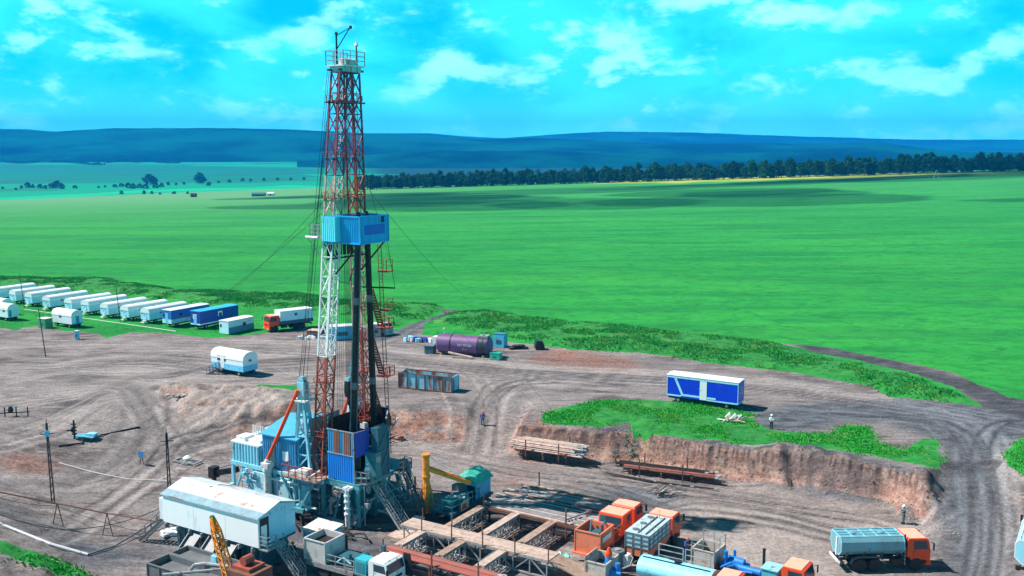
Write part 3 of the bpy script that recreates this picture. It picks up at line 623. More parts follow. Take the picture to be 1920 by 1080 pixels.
# woodland edge behind the field: the front rows are single trees, the mass behind them is stuff
for i in range(150):
    x = -205 + (760 + 205) * (i + random.uniform(-0.35, 0.35)) / 150
    for row in range(2):
        y = edgeY(x) + 8 + row * 16 + random.uniform(-6, 6)
        if row == 1 and i % 1: continue
        xx_ = x * y / edgeY(x) + random.uniform(-3, 3)
        if i * 2 + row >= 299: break
        put_tree(random.choice(TM), xx_, y, random.uniform(0.62, 0.88), 'dark green broadleaf tree in the front rows of the wood behind the field', 'trees along the edge of the wood')
V = []; F = []
for mi in range(3):
    mc = TM[mi][0]; base = np.array([v.co[:] for v in mc.vertices]); fs = [tuple(p.vertices) for p in mc.polygons][::2]
    for i in range(85):
        x = rng.uniform(-210, 820); y = edgeY(x) + rng.uniform(38, 110); s = rng.uniform(0.65, 0.9); o = len(V)
        pts = base * s + np.array([x, y, Z(x, y) - 1]); V += pts.tolist(); F += [tuple(o + k for k in f) for f in fs]
mm = bpy.data.meshes.new('wood'); mm.from_pydata(V, [], F); mm.materials.append(LEAF); o = bpy.data.objects.new('distant_wood', mm); COL.objects.link(o); tag(o, kind='stuff')
# scattered trees and bushes of the valley on the left
def valley(u, v): return G(u, v, -50.0)[:2]
def put_px(M, u, v, hpx, label, group, nm='valley_tree', cat='tree'):
    z = -45.0
    for _ in range(8): x, y, _z = G(u, v, z); z = 0.5 * z + 0.5 * Z(x, y)
    x, y, _z = G(u, v, z); h0 = {id(SM[0]): 9, id(SM[1]): 6, id(SM[2]): 12}[id(M)]; put_tree(M, x, y, hpx * y / FPX / h0, label, group, None, cat, nm)
put_px(SM[2], 281, 347, 21, 'tallest round valley tree left of the mast, standing among bushes', None)
put_px(SM[2], 375, 345, 17, 'lone round tree on a trunk between the big valley tree and the mast', None)
put_px(SM[2], 107, 353, 14, 'round dark tree in the middle of the leftmost bush clump', None)
g_ = 'bushes in the valley on the left'
for (u, v, h) in [(52, 352, 8), (62, 352, 6), (75, 353, 7), (85, 354, 6), (97, 353, 9), (117, 354, 8), (140, 353, 6), (40, 353, 5), (185, 352, 4), (197, 351, 4), (215, 351, 6), (228, 350, 7), (240, 352, 8), (250, 353, 9), (262, 352, 9), (272, 353, 8), (292, 352, 9), (303, 350, 7), (316, 347, 6), (330, 347, 5), (345, 346, 4), (392, 348, 6), (410, 343, 4), (430, 342, 5), (455, 340, 5), (470, 340, 4), (495, 339, 5), (520, 338, 4), (545, 338, 5), (570, 337, 5), (228, 364, 6), (270, 364, 6), (285, 364, 5), (300, 365, 4), (327, 364, 5), (352, 364, 4), (30, 356, 4), (5, 354, 4)]:
    put_px(random.choice(SM[:2]), u, v, h, 'low dark bush in the hedge lines of the valley left of the mast', g_, 'valley_bush', 'bush')
g_ = 'hedge trees on the far valley fields'
for i in range(60):
    u = 5 + i * 5.6; v = 304 + (2.5 * math.sin(i * 0.25)) + (3 if 15 < i < 35 else 0); put_px(random.choice(SM[:2]), u, v, random.uniform(3.5, 5), 'tiny dark tree in the long hedge across the far valley fields', g_, 'hedge_tree', 'tree')
for i in range(14): put_px(random.choice(SM), 208 + i * 5, 303 + random.uniform(-1, 2), random.uniform(4, 7), 'dark tree in the small copse below the far hill on the left', 'copse below the far hill', 'copse_tree', 'tree')
x, y, z = GZ(1106, 341); put_tree(SM[0], x, y, 0.95, 'lone dark bush standing in front of the wood at the field edge', None, None, 'bush', 'field_bush')
x, y, z = GZ(1790, 321); put_tree(SM[2], x, y, 0.7, 'round tree standing just ahead of the wood near the right end of the field', None, None, 'tree', 'field_tree')

# tall grass: tufts of blades on the uncut strips
def tufts(name, polys, n, hmin, hmax, m, flower=0.0, zoff=0.0):
    V = []; F = []; Mi = []
    for poly in polys:
        P = np.array(poly); x0, y0 = P.min(0); x1, y1 = P.max(0); x0 = max(x0, -150); x1 = min(x1, 120)
        area = (x1 - x0) * (y1 - y0); k = int(n * area); X = rng.uniform(x0, x1, k); Y = rng.uniform(y0, y1, k)
        d = sdf(X, Y, poly) + fbm(X, Y, 3.0, 5, 4) * 2.0; keep = d < 0.9 - np.abs(rng.normal(size=k)) * 1.3; X = X[keep]; Y = Y[keep]
        cl = fbm(X, Y, 4.0, 31, 3); keep = cl > -0.10 + rng.random(len(X)) * 0.14; X = X[keep]; Y = Y[keep]; cl = cl[keep]
        for x, y, c in zip(X, Y, cl):
            z = Z(x, y) - 0.05; h = (hmin + (hmax - hmin) * rng.random()) * (0.75 + 1.2 * max(0, c + 0.1)); fl = rng.random() < flower
            for j in range(4):
                a = rng.random() * 6.283; lx, ly = math.cos(a), math.sin(a); w = 0.05 + 0.07 * rng.random(); b0 = len(V); q = 0.15 + 0.3 * rng.random()
                V += [(x - ly * w, y + lx * w, z), (x + ly * w, y - lx * w, z), (x + lx * q * h + ly * w * .3, y + ly * q * h, z + h * (0.7 + 0.4 * rng.random()))]; F.append((b0, b0 + 1, b0 + 2)); Mi.append(0)
            if fl:
                b0 = len(V); e = 0.11; zz = z + h; V += [(x - e, y, zz), (x, y - e, zz + .03), (x + e, y, zz), (x, y + e, zz - .03)]; F.append((b0, b0 + 1, b0 + 2, b0 + 3)); Mi.append(1)
    mm = bpy.data.meshes.new(name); mm.from_pydata(V, [], F)
    for q in m: mm.materials.append(q)
    mm.polygons.foreach_set('material_index', Mi); mm.update()
    o = bpy.data.objects.new(name, mm); COL.objects.link(o); tag(o, kind='stuff'); return o
GB = leafmat('grass_blades', (0.012, 0.16, 0.03), (0.05, 0.42, 0.07), 0.8); GB2 = leafmat('meadow_blades', (0.02, 0.26, 0.03), (0.06, 0.50, 0.05), 0.7); FL = flat('flower_white', (0.6, 0.62, 0.45), 0.9)
tufts('tall_grass', BELTS, 11.0, 0.15, 0.5, [GB, FL], 0.02)
tufts('bank_grass', [ISLAND, RGRASS, LGRASS], 26.0, 0.1, 0.32, [GB2, FL], 0.01)
tufts('camp_grass', [TRGRASS, MGRASS], 1.6, 0.1, 0.25, [GB2, FL], 0.0)

# ================================================================ COLOURS
lb = mat('pale_blue_paint', (0.26, 0.62, 0.74), 0.5, 0, 0.15, 1.2, 0.35, rust=0.25, streak=True)
wp = mat('white_paint', (0.74, 0.76, 0.76), 0.5, 0, 0.08, 1.0, 0.3, rust=0.12, streak=True)
cream = mat('chalky_white_paint', (0.70, 0.70, 0.66), 0.6, 0, 0.1, 1.2, 0.35, rust=0.3)
bl = mat('blue_corrugated', (0.005, 0.24, 0.78), 0.5, 0, 0.2, 1.5, 0.4, rust=0.1, streak=True)
dbl = mat('deep_blue_paint', (0.012, 0.06, 0.42), 0.5, 0, 0.15, 1.5, 0.25, streak=True)
cy = mat('cabin_blue_sheet', (0.01, 0.38, 0.80), 0.5, 0, 0.18, 1.2, 0.3, (0.02, 0.1, 0.2), streak=True)
cyb = mat('bright_cyan_sheet', (0.12, 0.72, 0.86), 0.5, 0, 0.12, 1.2, 0.15, streak=True)
mb = mat('machine_house_blue', (0.03, 0.26, 0.50), 0.55, 0, 0.2, 1.5, 0.4, streak=True)
teal = mat('teal_steel', (0.035, 0.22, 0.26), 0.5, 0, 0.2, 1.5, 0.45, rust=0.15)
dteal = mat('dark_teal_steel', (0.02, 0.11, 0.15), 0.55, 0, 0.2, 1.5, 0.4)
redp = mat('red_oxide_paint', (0.34, 0.065, 0.035), 0.6, 0, 0.25, 1.5, 0.4)
org = mat('orange_paint', (0.88, 0.07, 0.006), 0.45, 0, 0.12, 1.5, 0.25)
orgp = mat('faded_orange_paint', (0.74, 0.20, 0.10), 0.6, 0, 0.15, 1.2, 0.35)
yelp = mat('yellow_paint', (0.95, 0.30, 0.012), 0.5, 0, 0.15, 2.0, 0.35, rust=0.3)
pur = mat('faded_purple_red_paint', (0.22, 0.045, 0.10), 0.55, 0, 0.3, 0.8, 0.4)
pink = mat('rusty_white_paint', (0.62, 0.42, 0.36), 0.6, 0, 0.3, 0.8, 0.5, rust=0.4)
dark = mat('dark_greasy_steel', (0.020, 0.018, 0.018), 0.45, 0.3, 0.3, 2.0, 0.3)
gst = mat('worn_grey_steel', (0.16, 0.18, 0.19), 0.55, 0.2, 0.2, 1.5, 0.4, rust=0.2)
lgs = mat('light_grey_steel', (0.36, 0.38, 0.39), 0.5, 0.2, 0.2, 1.5, 0.4, rust=0.25)
rst = mat('rusted_steel', (0.17, 0.065, 0.04), 0.8, 0, 0.3, 1.5, 0.5)
rbl = mat('rusting_blue_paint', (0.22, 0.55, 0.68), 0.65, 0, 0.2, 1.0, 0.35, rust=0.68, rscale=0.8, streak=True)
roofm = mat('pale_roof_sheet_with_rust', (0.52, 0.60, 0.62), 0.6, 0, 0.15, 0.8, 0.35, (0.25, 0.2, 0.2), rust=0.35, rustcol=(0.42, 0.16, 0.11), rscale=0.55)
wood = mat('weathered_boards', (0.36, 0.25, 0.19), 0.85, 0, 0.3, 1.5, 0.45, (0.1, 0.07, 0.05))
pwood = mat('pale_boards', (0.50, 0.38, 0.31), 0.85, 0, 0.3, 1.5, 0.4, (0.14, 0.1, 0.08))
pipeg = mat('grey_drill_pipe', (0.27, 0.25, 0.25), 0.6, 0.3, 0.25, 0.7, 0.5, rust=0.25, rustcol=(0.17, 0.09, 0.07))
piper = mat('red_brown_pipe', (0.33, 0.085, 0.06), 0.7, 0, 0.25, 0.7, 0.4)
rub = flat('tyre_rubber', (0.020, 0.021, 0.023), 0.85)
gls = flat('dark_window_glass', (0.02, 0.05, 0.07), 0.12, 0, 0.8)
blk = flat('black_steel', (0.012, 0.012, 0.014), 0.6)
rope = flat('wire_rope', (0.03, 0.03, 0.03), 0.7)
whh = flat('white_plastic', (0.78, 0.8, 0.8), 0.4)

def Lq(u, v, zl):
    x, y, _ = G(u, v, zl + PIT); dx, dy = x - RO[0], y - RO[1]
    return (dx * AX[0] + dy * AX[1], dx * BX[0] + dy * BX[1], zl)

# ================================================================ DRILLING RIG
rig = thing('drilling_rig', 'tall red and white lattice drilling rig with a blue cabin halfway up its mast', 'drilling rig', (RO[0], RO[1], PIT), RA)
def mx_(z): return 1.40 * ((z - 4.7) / 40.0)
def my_(z): return 3.55 + (1.0 - 3.55) * (z - 4.7) / 38.8
def lattice(mbd, cen, hw, levels, matf, chord=0.13, brace=0.07, xb=True):
    def cor(z):
        c = cen(z); h = hw(z); return [Vector((c[0] + sx * h, c[1] + sy * h, z)) for sx, sy in ((-1, -1), (1, -1), (1, 1), (-1, 1))]
    for i in range(len(levels) - 1):
        a, b_ = levels[i], levels[i + 1]; A_, B_ = cor(a), cor(b_); mbd.mat(matf(0.5 * (a + b_)))
        for k in range(4):
            mbd.beam(A_[k], B_[k], chord); mbd.beam(A_[k], A_[(k + 1) % 4], brace * 1.1)
            if xb and (i % 2 == 0 or k % 2 == 0): mbd.beam(A_[k], B_[(k + 1) % 4], brace)
            if xb and (i % 2 == 1 or k % 2 == 0): mbd.beam(A_[(k + 1) % 4], B_[k], brace)
    A_ = cor(levels[-1])
    for k in range(4): mbd.beam(A_[k], A_[(k + 1) % 4], brace * 1.3)
for sy, lab in ((-1, 'mast leg nearer the camera, red at the foot and white above'), (1, 'mast leg farther from the camera, behind the racked pipes')):
    m_ = MB(); lv = [4.7 + 2.0 * i for i in range(21)]
    if sy < 0: mf = lambda z: 0 if z < 17.2 else (1 if z < 28.3 else (2 if z < 35.5 else 3))
    else: mf = lambda z: 0 if z < 19.5 else (2 if z < 31 else (0 if z < 35 else 3))
    lattice(m_, lambda z: (mx_(z), sy * my_(z)), lambda z: 0.60 if z < 39 else 0.60 - 0.012 * (z - 39), lv, mf, 0.15, 0.075)
    # ladder inside the leg
    for q in (-0.2, 0.2): m_.mat(1 if sy < 0 else 0); m_.beam((mx_(5) + q, sy * my_(5) + 0.4, 5), (mx_(43) + q, sy * my_(43) + 0.4, 43), 0.05)
    for k in range(95): z = 5 + k * 0.4; m_.beam((mx_(z) - 0.2, sy * my_(z) + 0.4, z), (mx_(z) + 0.2, sy * my_(z) + 0.4, z), 0.035)
    leg = m_.build('mast_leg', [redp, wp, pink, pur], rig); leg['label'] = lab
    for z in (8.6, 14.0, 32.5, 36.5, 42.0):
        p = MB(); x, y = mx_(z), sy * my_(z); p.bb(x - 0.8, x + 0.8, y - 0.8, y + 0.5, z - 0.06, z); p.rail([(x - 0.8, y - 0.8, z), (x + 0.8, y - 0.8, z), (x + 0.8, y + 0.5, z)], 0.5, 0.03, 1, 0.8); p.build('rest_platform', redp, leg)
    f = MB(); f.bb(-0.9, 0.9, sy * 3.55 - 0.9, sy * 3.55 + 0.9, 4.45, 4.7); f.build('leg_foot', redp, leg)
# crown: converging head section, platform, rails, jib
m_ = MB(); lv = [40.0, 41.8, 43.6, 45.0]
for z0, z1 in zip(lv[:-1], lv[1:]):
    for s in (-1, 1):
        for q in (-0.62, 0.62): m_.beam((mx_(z0) + q, s * (my_(z0) - 0.4), z0), (mx_(z1) + q, -s * (my_(z1) - 0.4), z1), 0.09)
for q in (-0.64, 0.64):
    m_.beam((mx_(41.8) + q, -2.2, 41.8), (mx_(41.8) + q, 2.2, 41.8), 0.16); m_.beam((mx_(44.9) + q, -1.9, 44.9), (mx_(44.9) + q, 1.9, 44.9), 0.2)
m_.build('mast_head', pur, rig)
cx = mx_(45.2)
c_ = MB(); c_.bb(cx - 0.85, cx + 0.85, -1.35, 1.35, 44.75, 45.25).mat(1).bb(cx - 1.1, cx + 1.1, -1.6, 1.6, 45.25, 45.38).mat(0).bb(cx + 0.2, cx + 0.8, -0.9, 0.9, 45.38, 45.9)
crown = c_.build('crown_platform', [lb, wp], rig)
r_ = MB(); z = 45.38; r_.rail([(cx - 1.1, -1.6, z), (cx + 1.1, -1.6, z), (cx + 1.1, 1.6, z), (cx - 1.1, 1.6, z), (cx - 1.1, -1.6, z)], 1.35, 0.035, 3, 1.0); r_.build('railing', lgs, crown)
s_ = MB(); s_.tube((cx - 0.3, -0.3, 45.4), (cx - 0.3, 0.3, 45.4), 0.55, 16).tube((cx + 0.3, -0.9, 45.6), (cx + 0.3, 0.9, 45.6), 0.5, 14); s_.build('crown_sheaves', [wp], crown, True)
j_ = MB(); j_.tube((cx - 0.3, -0.9, 45.3), (cx - 0.3, -0.9, 48.3), 0.09, 8).beam((cx - 0.3, -0.9, 46.9), (cx + 0.55, 0.15, 49.0), 0.09).beam((cx - 0.3, -0.9, 48.2), (cx + 0.55, 0.15, 49.0), 0.07)
j_.rev([(0.17, -0.05), (0.17, 0.05)], (cx + 0.6, 0.2, 49.05), 'y', 12).rev([(0.16, -0.05), (0.16, 0.05)], (cx - 0.3, -0.9, 48.4), 'y', 12); j_.build('jib', dark, crown)
q_ = MB(); q_.tube((cx + 0.6, 1.0, 45.3), (cx + 0.6, 1.0, 47.6), 0.07, 6).mat(1).rev([(0.22, 0), (0.24, 0.08), (0.05, 0.4), (0.03, 0.7)], (cx + 0.6, 1.0, 47.3), 'z', 8); q_.build('lamp_post', [dark, wp], crown)

# blue racking cabin
zc0, zc1 = 28.15, 30.75
cb = MB()
cb.mat(0).corr((4.75, -2.35), (1.0, -2.35), zc0, zc1, 0.22, 0.06)
cb.mat(0).corr((4.75, 1.85), (4.75, -2.35), zc0 + 0.05, zc1, 0.24, 0.06)
cb.corr((0.6, 1.85), (4.75, 1.85), zc0, zc1, 0.24, 0.05)
cb.mat(0).corr((0.6, -3.0), (0.6, 1.85), zc0, zc1, 0.24, 0.05)
cab_ = cb.build('cabin_wall', [cy], rig)
sg = MB().mat(0).corr((2.3, -3.05), (0.55, -3.05), zc0 + 0.12, zc1, 0.22, 0.03).bb(2.3, 2.36, -3.05, -2.3, zc0 + 0.12, zc1).build('wind_shield', cyb, cab_)
sg = MB().bb(4.815, 4.87, -1.75, 1.35, 28.95, 29.9).build('blue_sign', flat('sign_blue', (0.01, 0.13, 0.60), 0.5), cab_)
wd = MB().bb(4.815, 4.86, 0.8, 1.3, 30.05, 30.65).build('window_opening', blk, cab_)
fr = MB()
for (a, b_) in (((4.85, -2.45), (4.85, 1.95)), ((4.85, -2.45), (0.55, -2.45)), ((4.85, 1.95), (0.55, 1.95))):
    for z in (zc0 - 0.02, zc1): fr.beam((*a, z), (*b_, z), 0.14)
for p in ((4.85, -2.45), (4.85, 1.95), (0.55, 1.95)): fr.beam((*p, zc0), (*p, zc1), 0.13)
fr.bb(0.55, 1.6, -2.9, 1.8, zc0 - 0.12, zc0 - 0.04)
for i in range(11): fr.mat(1).beam((1.6, -2.2 + i * 0.38, zc0 + 0.1), (4.6, -2.2 + i * 0.38, zc0 + 0.1), 0.07)
fr.mat(1); 
for s in (-2.2, 1.7): fr.beam((4.6, s, zc0), (1.4, s, zc0 - 3.2), 0.13); fr.beam((-0.1, s, zc0 - 0.2), (1.6, s, zc0 - 1.6), 0.1)
fr.beam((0.9, -2.9, zc0 - 1.7), (0.9, 2.9, zc0 - 1.7), 0.16); fr.beam((1.6, -2.9, zc0 - 0.2), (0.9, -2.4, zc0 - 1.7), 0.1); fr.beam((1.2, 0.1, zc0 - 4.2), (1.3, 2.0, zc0 - 0.2), 0.09)
for i in range(9): fr.bb(0.5, 0.56, -2.4 + i * 0.6, -2.0 + i * 0.6, zc0 - 1.5, zc0 - 0.2)
fr.build('cabin_frame', [cy, dark], cab_)
pl = MB(); pl.bb(-1.2, 0.5, -2.9, -1.5, zc0 + 0.35, zc0 + 0.5).rail([(0.5, -2.9, zc0 + 0.5), (-1.2, -2.9, zc0 + 0.5), (-1.2, -1.5, zc0 + 0.5), (0.5, -1.5, zc0 + 0.5)], 1.2, 0.03, 3, 0.6).beam((-1.6, -2.9, zc0 + 0.4), (0.1, -2.7, zc0 - 1.6), 0.07)
pl.mat(1).rev([(0.14, -0.7), (0.14, 0.9)], (-1.0, -2.95, zc0 + 0.42), 'x', 8); pl.build('side_platform', [lgs, wp], cab_)
# lower swinging boom beside the racked pipes, tied to the cabin corner
b_ = MB(); b_.beam((2.0, 1.2, 23.3), (5.3, 2.3, 23.3), 0.14).tube((5.3, 2.3, 23.3), (4.8, 1.8, 28.1), 0.03, 4).beam((1.4, -1.8, 24.2), (2.0, 1.2, 23.3), 0.05); b_.build('pipe_guide_arm', dark, rig)
# block and lines
ln = MB(); cxk = mx_(44)
for i in range(8): a = i / 7 - 0.5; ln.tube((cxk + a * 0.3, a * 0.9, 44.8), (0.9 + a * 0.3, a * 0.5, 13.6), 0.025, 4)
for i in range(3): ln.tube((cxk - 0.8, -1.2 - 0.25 * i, 44.8), (-3.2 - 0.4 * i, -2.8, 7.5 + i), 0.028, 4)
for i in range(4): ln.tube((cxk - 0.6, 0.4 * i - 0.4, 44.8), (-0.9 - 0.2 * i, 0.5 * i, 6.5), 0.022, 4)
for i in range(3): ln.tube((cxk - 0.9, -1.9, 40.0), (-2.2 + 0.25 * i, -4.0, 14.5), 0.022, 4)
ln.build('hoisting_lines', rope, rig)
bk = MB(); bk.mat(0).prism([(-0.45, 13.6), (0.45, 13.6), (0.5, 12.4), (0.3, 11.9), (-0.3, 11.9), (-0.5, 12.4)], 'x', 0.65, 1.2); bk.rev([(0.16, 11.0), (0.28, 11.2), (0.28, 11.7), (0.15, 11.95)], (0.92, 0, 0), 'z', 10); bk.tube((0.92, 0.0, 10.6), (0.92, 0, 11.1), 0.09, 8).tube((0.92, 0.0, 10.6), (0.92, 0.25, 10.35), 0.08, 6).tube((0.92, .25, 10.35), (0.92, 0.3, 10.7), 0.06, 6)
bk.mat(1).bb(0.7, 1.15, -0.35, 0.35, 13.5, 13.95); bk.build('travelling_block', [blk, lb], rig, True)
# raising frames and struts
for sy, ttl in ((-1, None), (1, None)):
    a = MB(); y0 = sy * 4.0; P0 = [(-2.75, y0 - 0.55), (-0.55, y0 - 0.55), (-0.55, y0 + 0.55), (-2.75, y0 + 0.55)]; P1 = [(-2.0, y0 - 0.28), (-1.45, y0 - 0.28), (-1.45, y0 + 0.28), (-2.0, y0 + 0.28)]; zb, zt = 4.6, 12.2
    def pt(k, t): return (P0[k][0] * (1 - t) + P1[k][0] * t, P0[k][1] * (1 - t) + P1[k][1] * t, zb + (zt - zb) * t)
    for k in range(4):
        a.mat(1 if k in (0, 3) else 0).beam(pt(k, 0), pt(k, 1), 0.26); a.mat(0)
        for i in range(4): a.beam(pt(k, i / 4), pt((k + 1) % 4, i / 4), 0.16); a.beam(pt(k, i / 4), pt((k + 1) % 4, (i + 1) / 4), 0.14)
    a.bb(-2.15, -1.3, y0 - 0.4, y0 + 0.4, 12.1, 14.0).mat(1).bb(-2.7, -0.8, y0 - 0.75, y0 + 0.75, 12.05, 12.2).mat(0).rev([(0.32, -0.3), (0.32, 0.3)], (-1.75, y0, 14.25), 'y', 14).bb(-2.05, -1.45, y0 - 0.3, y0 + 0.3, 13.9, 14.2)
    fo = a.build('raising_frame', [lb, wp], rig)
    r_ = MB().rail([(-1.3, y0 - 0.75, 12.2), (-0.8, y0 - 0.75, 12.2), (-0.8, y0 + 0.75, 12.2), (-1.5, y0 + 0.75, 12.2)], 1.1, 0.03, 2, 0.7).build('railing', lgs, fo)
    MB().tube((-5.6, sy * 5.4, 5.6), (-1.95, sy * 4.5, 13.2), 0.20, 12).build('strut', org, rig, True)
    MB().rev([(0.42, 1.6), (0.42, 4.4), (0.5, 4.4), (0.5, 4.75), (0.3, 4.8), (0.25, 5.6)], (-5.6, sy * 5.5, 0), 'z', 14).bb(-6.1, -5.1, sy * 5.5 - 0.45, sy * 5.5 + 0.45, 4.75, 5.3).build('hydraulic_jack', cream, rig, True)
# substructure
sb = MB()
for y in (-5.0, 4.6):
    sb.bb(-11.3, 1.5, y - 0.18, y + 0.18, 4.1, 4.5); sb.bb(-11.3, 1.0, y - 0.16, y + 0.16, 0.15, 0.5)
    for x in (-11.1, -8.2, -5.0, -2.4): sb.beam((x, y, 0.4), (x, y, 4.1), 0.3)
    for x0, x1 in ((-11.1, -9.6), (-8.2, -9.6), (-5, -3.7), (-2.4, -3.7)): sb.beam((x0, y, 0.5), (x1, y, 4.1), 0.2)
for x in (-11.2, -8.2, -5, -1.5): sb.bb(x - 0.15, x + 0.15, -4.8, 4.4, 4.1, 4.45)
sb.bb(-8.0, -0.6, -4.65, -4.5, 0.5, 4.1); sb.mat(1).bb(-7.2, -5.4, -4.85, -4.66, 0.5, 3.9)
sub = sb.build('base_frame', [lb, teal], rig)
sf = MB(); F0 = (0.9, -4.6); 
xs_, ys_ = (0.9, 5.4), (-4.3, 3.9)
for x in xs_:
    for y in ys_: sf.beam((x, y, 0.2), (x, y, 4.3), 0.34)
for y in ys_:
    sf.bb(0.7, 5.7, y - 0.2, y + 0.2, 4.0, 4.4); sf.beam((0.9, y, 0.4), (3.4, y, 4.0), 0.24); sf.beam((5.4, y, 0.4), (3.4, y, 4.0), 0.24); sf.bb(0.9, 5.4, y - .12, y + .12, 0.2, 0.45); sf.beam((2.2, y, 0.4), (3.4, y, 4.0), 0.18); sf.beam((4.6, y, 0.4), (3.4, y, 4.0), 0.18)
for x in xs_:
    sf.bb(x - 0.2, x + 0.2, -4.1, 3.7, 4.0, 4.38); sf.beam((x, -4.3, 0.4), (x, -0.2, 4.0), 0.2); sf.beam((x, 3.9, 0.4), (x, -0.2, 4.0), 0.2)
# splayed feet under the corner deck
for dx in (-1.6, -0.1): sf.beam((-1.0 + dx * 0.4, -5.6, 1.3), (-1.0 + dx * 1.6, -5.6, 4.35), 0.2)
sf.beam((-1.1, -5.6, 1.3), (0.9, -5.6, 4.35), 0.22); sf.bb(-1.6, -0.5, -5.9, -5.2, 0.9, 1.35); sf.beam((-1.0, -5.6, 0), (-1.0, -5.6, 1), 0.4)
sf.mat(1).bb(3.0, 5.6, -3.9, -3.7, 1.0, 4.0).bb(0.7, 5.7, -4.5, 4.2, 4.4, 4.55).bb(1.4, 3.2, -2.4, 2.2, 0.2, 3.4).bb(3.4, 4.9, -1.2, 2.8, 0.2, 2.6)
sf.build('floor_substructure', [mat('substructure_teal', (0.10, 0.36, 0.42), 0.5, 0, 0.2, 1.5, 0.4), teal], rig)
hj = MB().rev([(0.26, 0.1), (0.26, 1.5), (0.34, 1.5), (0.34, 1.7), (0.22, 1.75), (0.22, 4.4)], (4.6, -5.0, 0), 'z', 12)
for z in (2.1, 2.8, 3.4): hj.rev([(0.33, z), (0.33, z + 0.15)], (4.6, -5.0, 0), 'z', 12)
hj.bb(4.2, 5.0, -5.2, -4.5, 4.05, 4.3); hj.build('levelling_jack', wp, rig, True)
# corner deck with red rails
dk_ = MB().bb(-3.0, 1.6, -6.1, -3.6, 4.5, 4.62).mat(1)
dk_.rail([(-3.0, -3.9, 4.62), (-3.0, -6.1, 4.62), (1.6, -6.1, 4.62), (1.6, -4.6, 4.62)], 1.15, 0.035, 2, 0.9); deck = dk_.build('working_deck', [wood, redp], rig)
MB().bb(-1.4, -0.2, -5.6, -4.6, 4.62, 5.3).bb(-2.5, -1.8, -5.7, -5.0, 4.62, 5.0).beam((0.2, -5.7, 4.7), (1.0, -4.8, 5.3), 0.2).build('deck_equipment', cream, deck)
# drill floor walls
w_ = MB(); w_.corr((4.85, -4.15), (1.5, -4.15), 4.6, 7.25, 0.26, 0.05).build('lower_wall', bl, rig)
w_ = MB(); 
w_.mat(1).corr((4.85, -4.18), (4.55, -4.18), 7.3, 9.65, 0.2, 0.04); w_.mat(0).corr((4.5, -4.2), (3.6, -4.2), 7.35, 9.6, 0.2, 0.05); w_.mat(1).corr((3.6, -4.18), (3.15, -4.18), 7.3, 9.65, 0.2, 0.04); w_.mat(0).corr((3.15, -4.2), (2.35, -4.2), 7.35, 9.6, 0.2, 0.05); w_.mat(1).corr((2.35, -4.18), (1.6, -4.18), 7.3, 9.65, 0.2, 0.04)
w_.build('striped_upper_wall', [mat('rust_red_sheet', (0.46, 0.15, 0.10), 0.6, 0, 0.25, 1.5, 0.35, streak=True), mb], rig)
w_ = MB().beam((1.5, -4.25, 7.28), (4.95, -4.25, 7.28), 0.09).beam((1.5, -4.25, 9.68), (4.95, -4.25, 9.68), 0.09).beam((4.93, -4.25, 4.6), (4.93, -4.25, 9.68), 0.1).beam((4.93, -4.2, 9.66), (4.93, -1.9, 9.5), 0.07); w_.build('wall_trim', lgs, rig)
w_ = MB().corr((4.95, -1.9), (4.95, -4.1), 7.1, 9.6, 0.3, 0.04).build('end_wall', dbl, rig)
w_ = MB().bb(5.0, 6.3, -2.6, -1.7, 4.6, 7.4).mat(1).bb(6.305, 6.34, -2.5, -1.85, 6.4, 7.0).build('driller_booth', [teal, lgs], rig)
w_ = MB().bb(5.2, 5.95, -1.9, 0.0, 4.6, 9.7).mat(1)
for (a, b__) in (((6.0, -1.85, 4.7), (6.0, -1.85, 9.6)), ((6.0, -.05, 4.7), (6.0, -.05, 9.6)), ((6.0, -1.8, 7.2), (6.0, -.1, 7.2)), ((6.0, -1.8, 4.8), (6.0, -.1, 7.1)), ((6.0, -1.8, 7.3), (6.0, -.1, 9.5))): w_.beam(a, b__, 0.1)
w_.build('tall_teal_locker', [dteal, teal], rig)
w_ = MB().corr((-0.5, 4.2), (2.7, 4.2), 4.6, 10.0, 0.3, 0.05).corr((-0.8, -1.5), (-0.8, 4.2), 4.6, 9.6, 0.3, 0.05).corr((5.0, 0.95), (2.7, 4.2), 4.6, 9.8, 0.3, 0.05).mat(1).beam((-0.5, 4.1, 10.1), (2.7, 4.1, 10.1), 0.14).beam((4.9, 0.95, 9.9), (2.7, 4.1, 9.9), 0.14).build('wind_wall', [dark, lgs], rig)
# drawworks and clutter on the floor
w_ = MB().mat(0).rev([(0.9, -1.2), (0.9, 1.2)], (-0.1, 0.5, 6.3), 'y', 14).bb(-0.4, 1.0, 1.5, 3.6, 4.6, 7.0).mat(1).bb(1.8, 2.5, 2.8, 3.6, 4.6, 6.6).tube((2.4, -0.5, 4.6), (2.4, -0.5, 7.6), 0.22, 8).bb(0.2, 0.9, -3.4, -2.4, 4.6, 6.8).mat(2).bb(1.9, 2.5, 0.4, 1.0, 8.6, 9.1).tube((3.6, 3.6, 8), (4.4, 3.6, 9.3), 0.1, 6); w_.mat(0).bb(-0.6, 3.0, -3.5, 3.7, 4.57, 4.63).build('drawworks', [dark, gst, wp], rig)
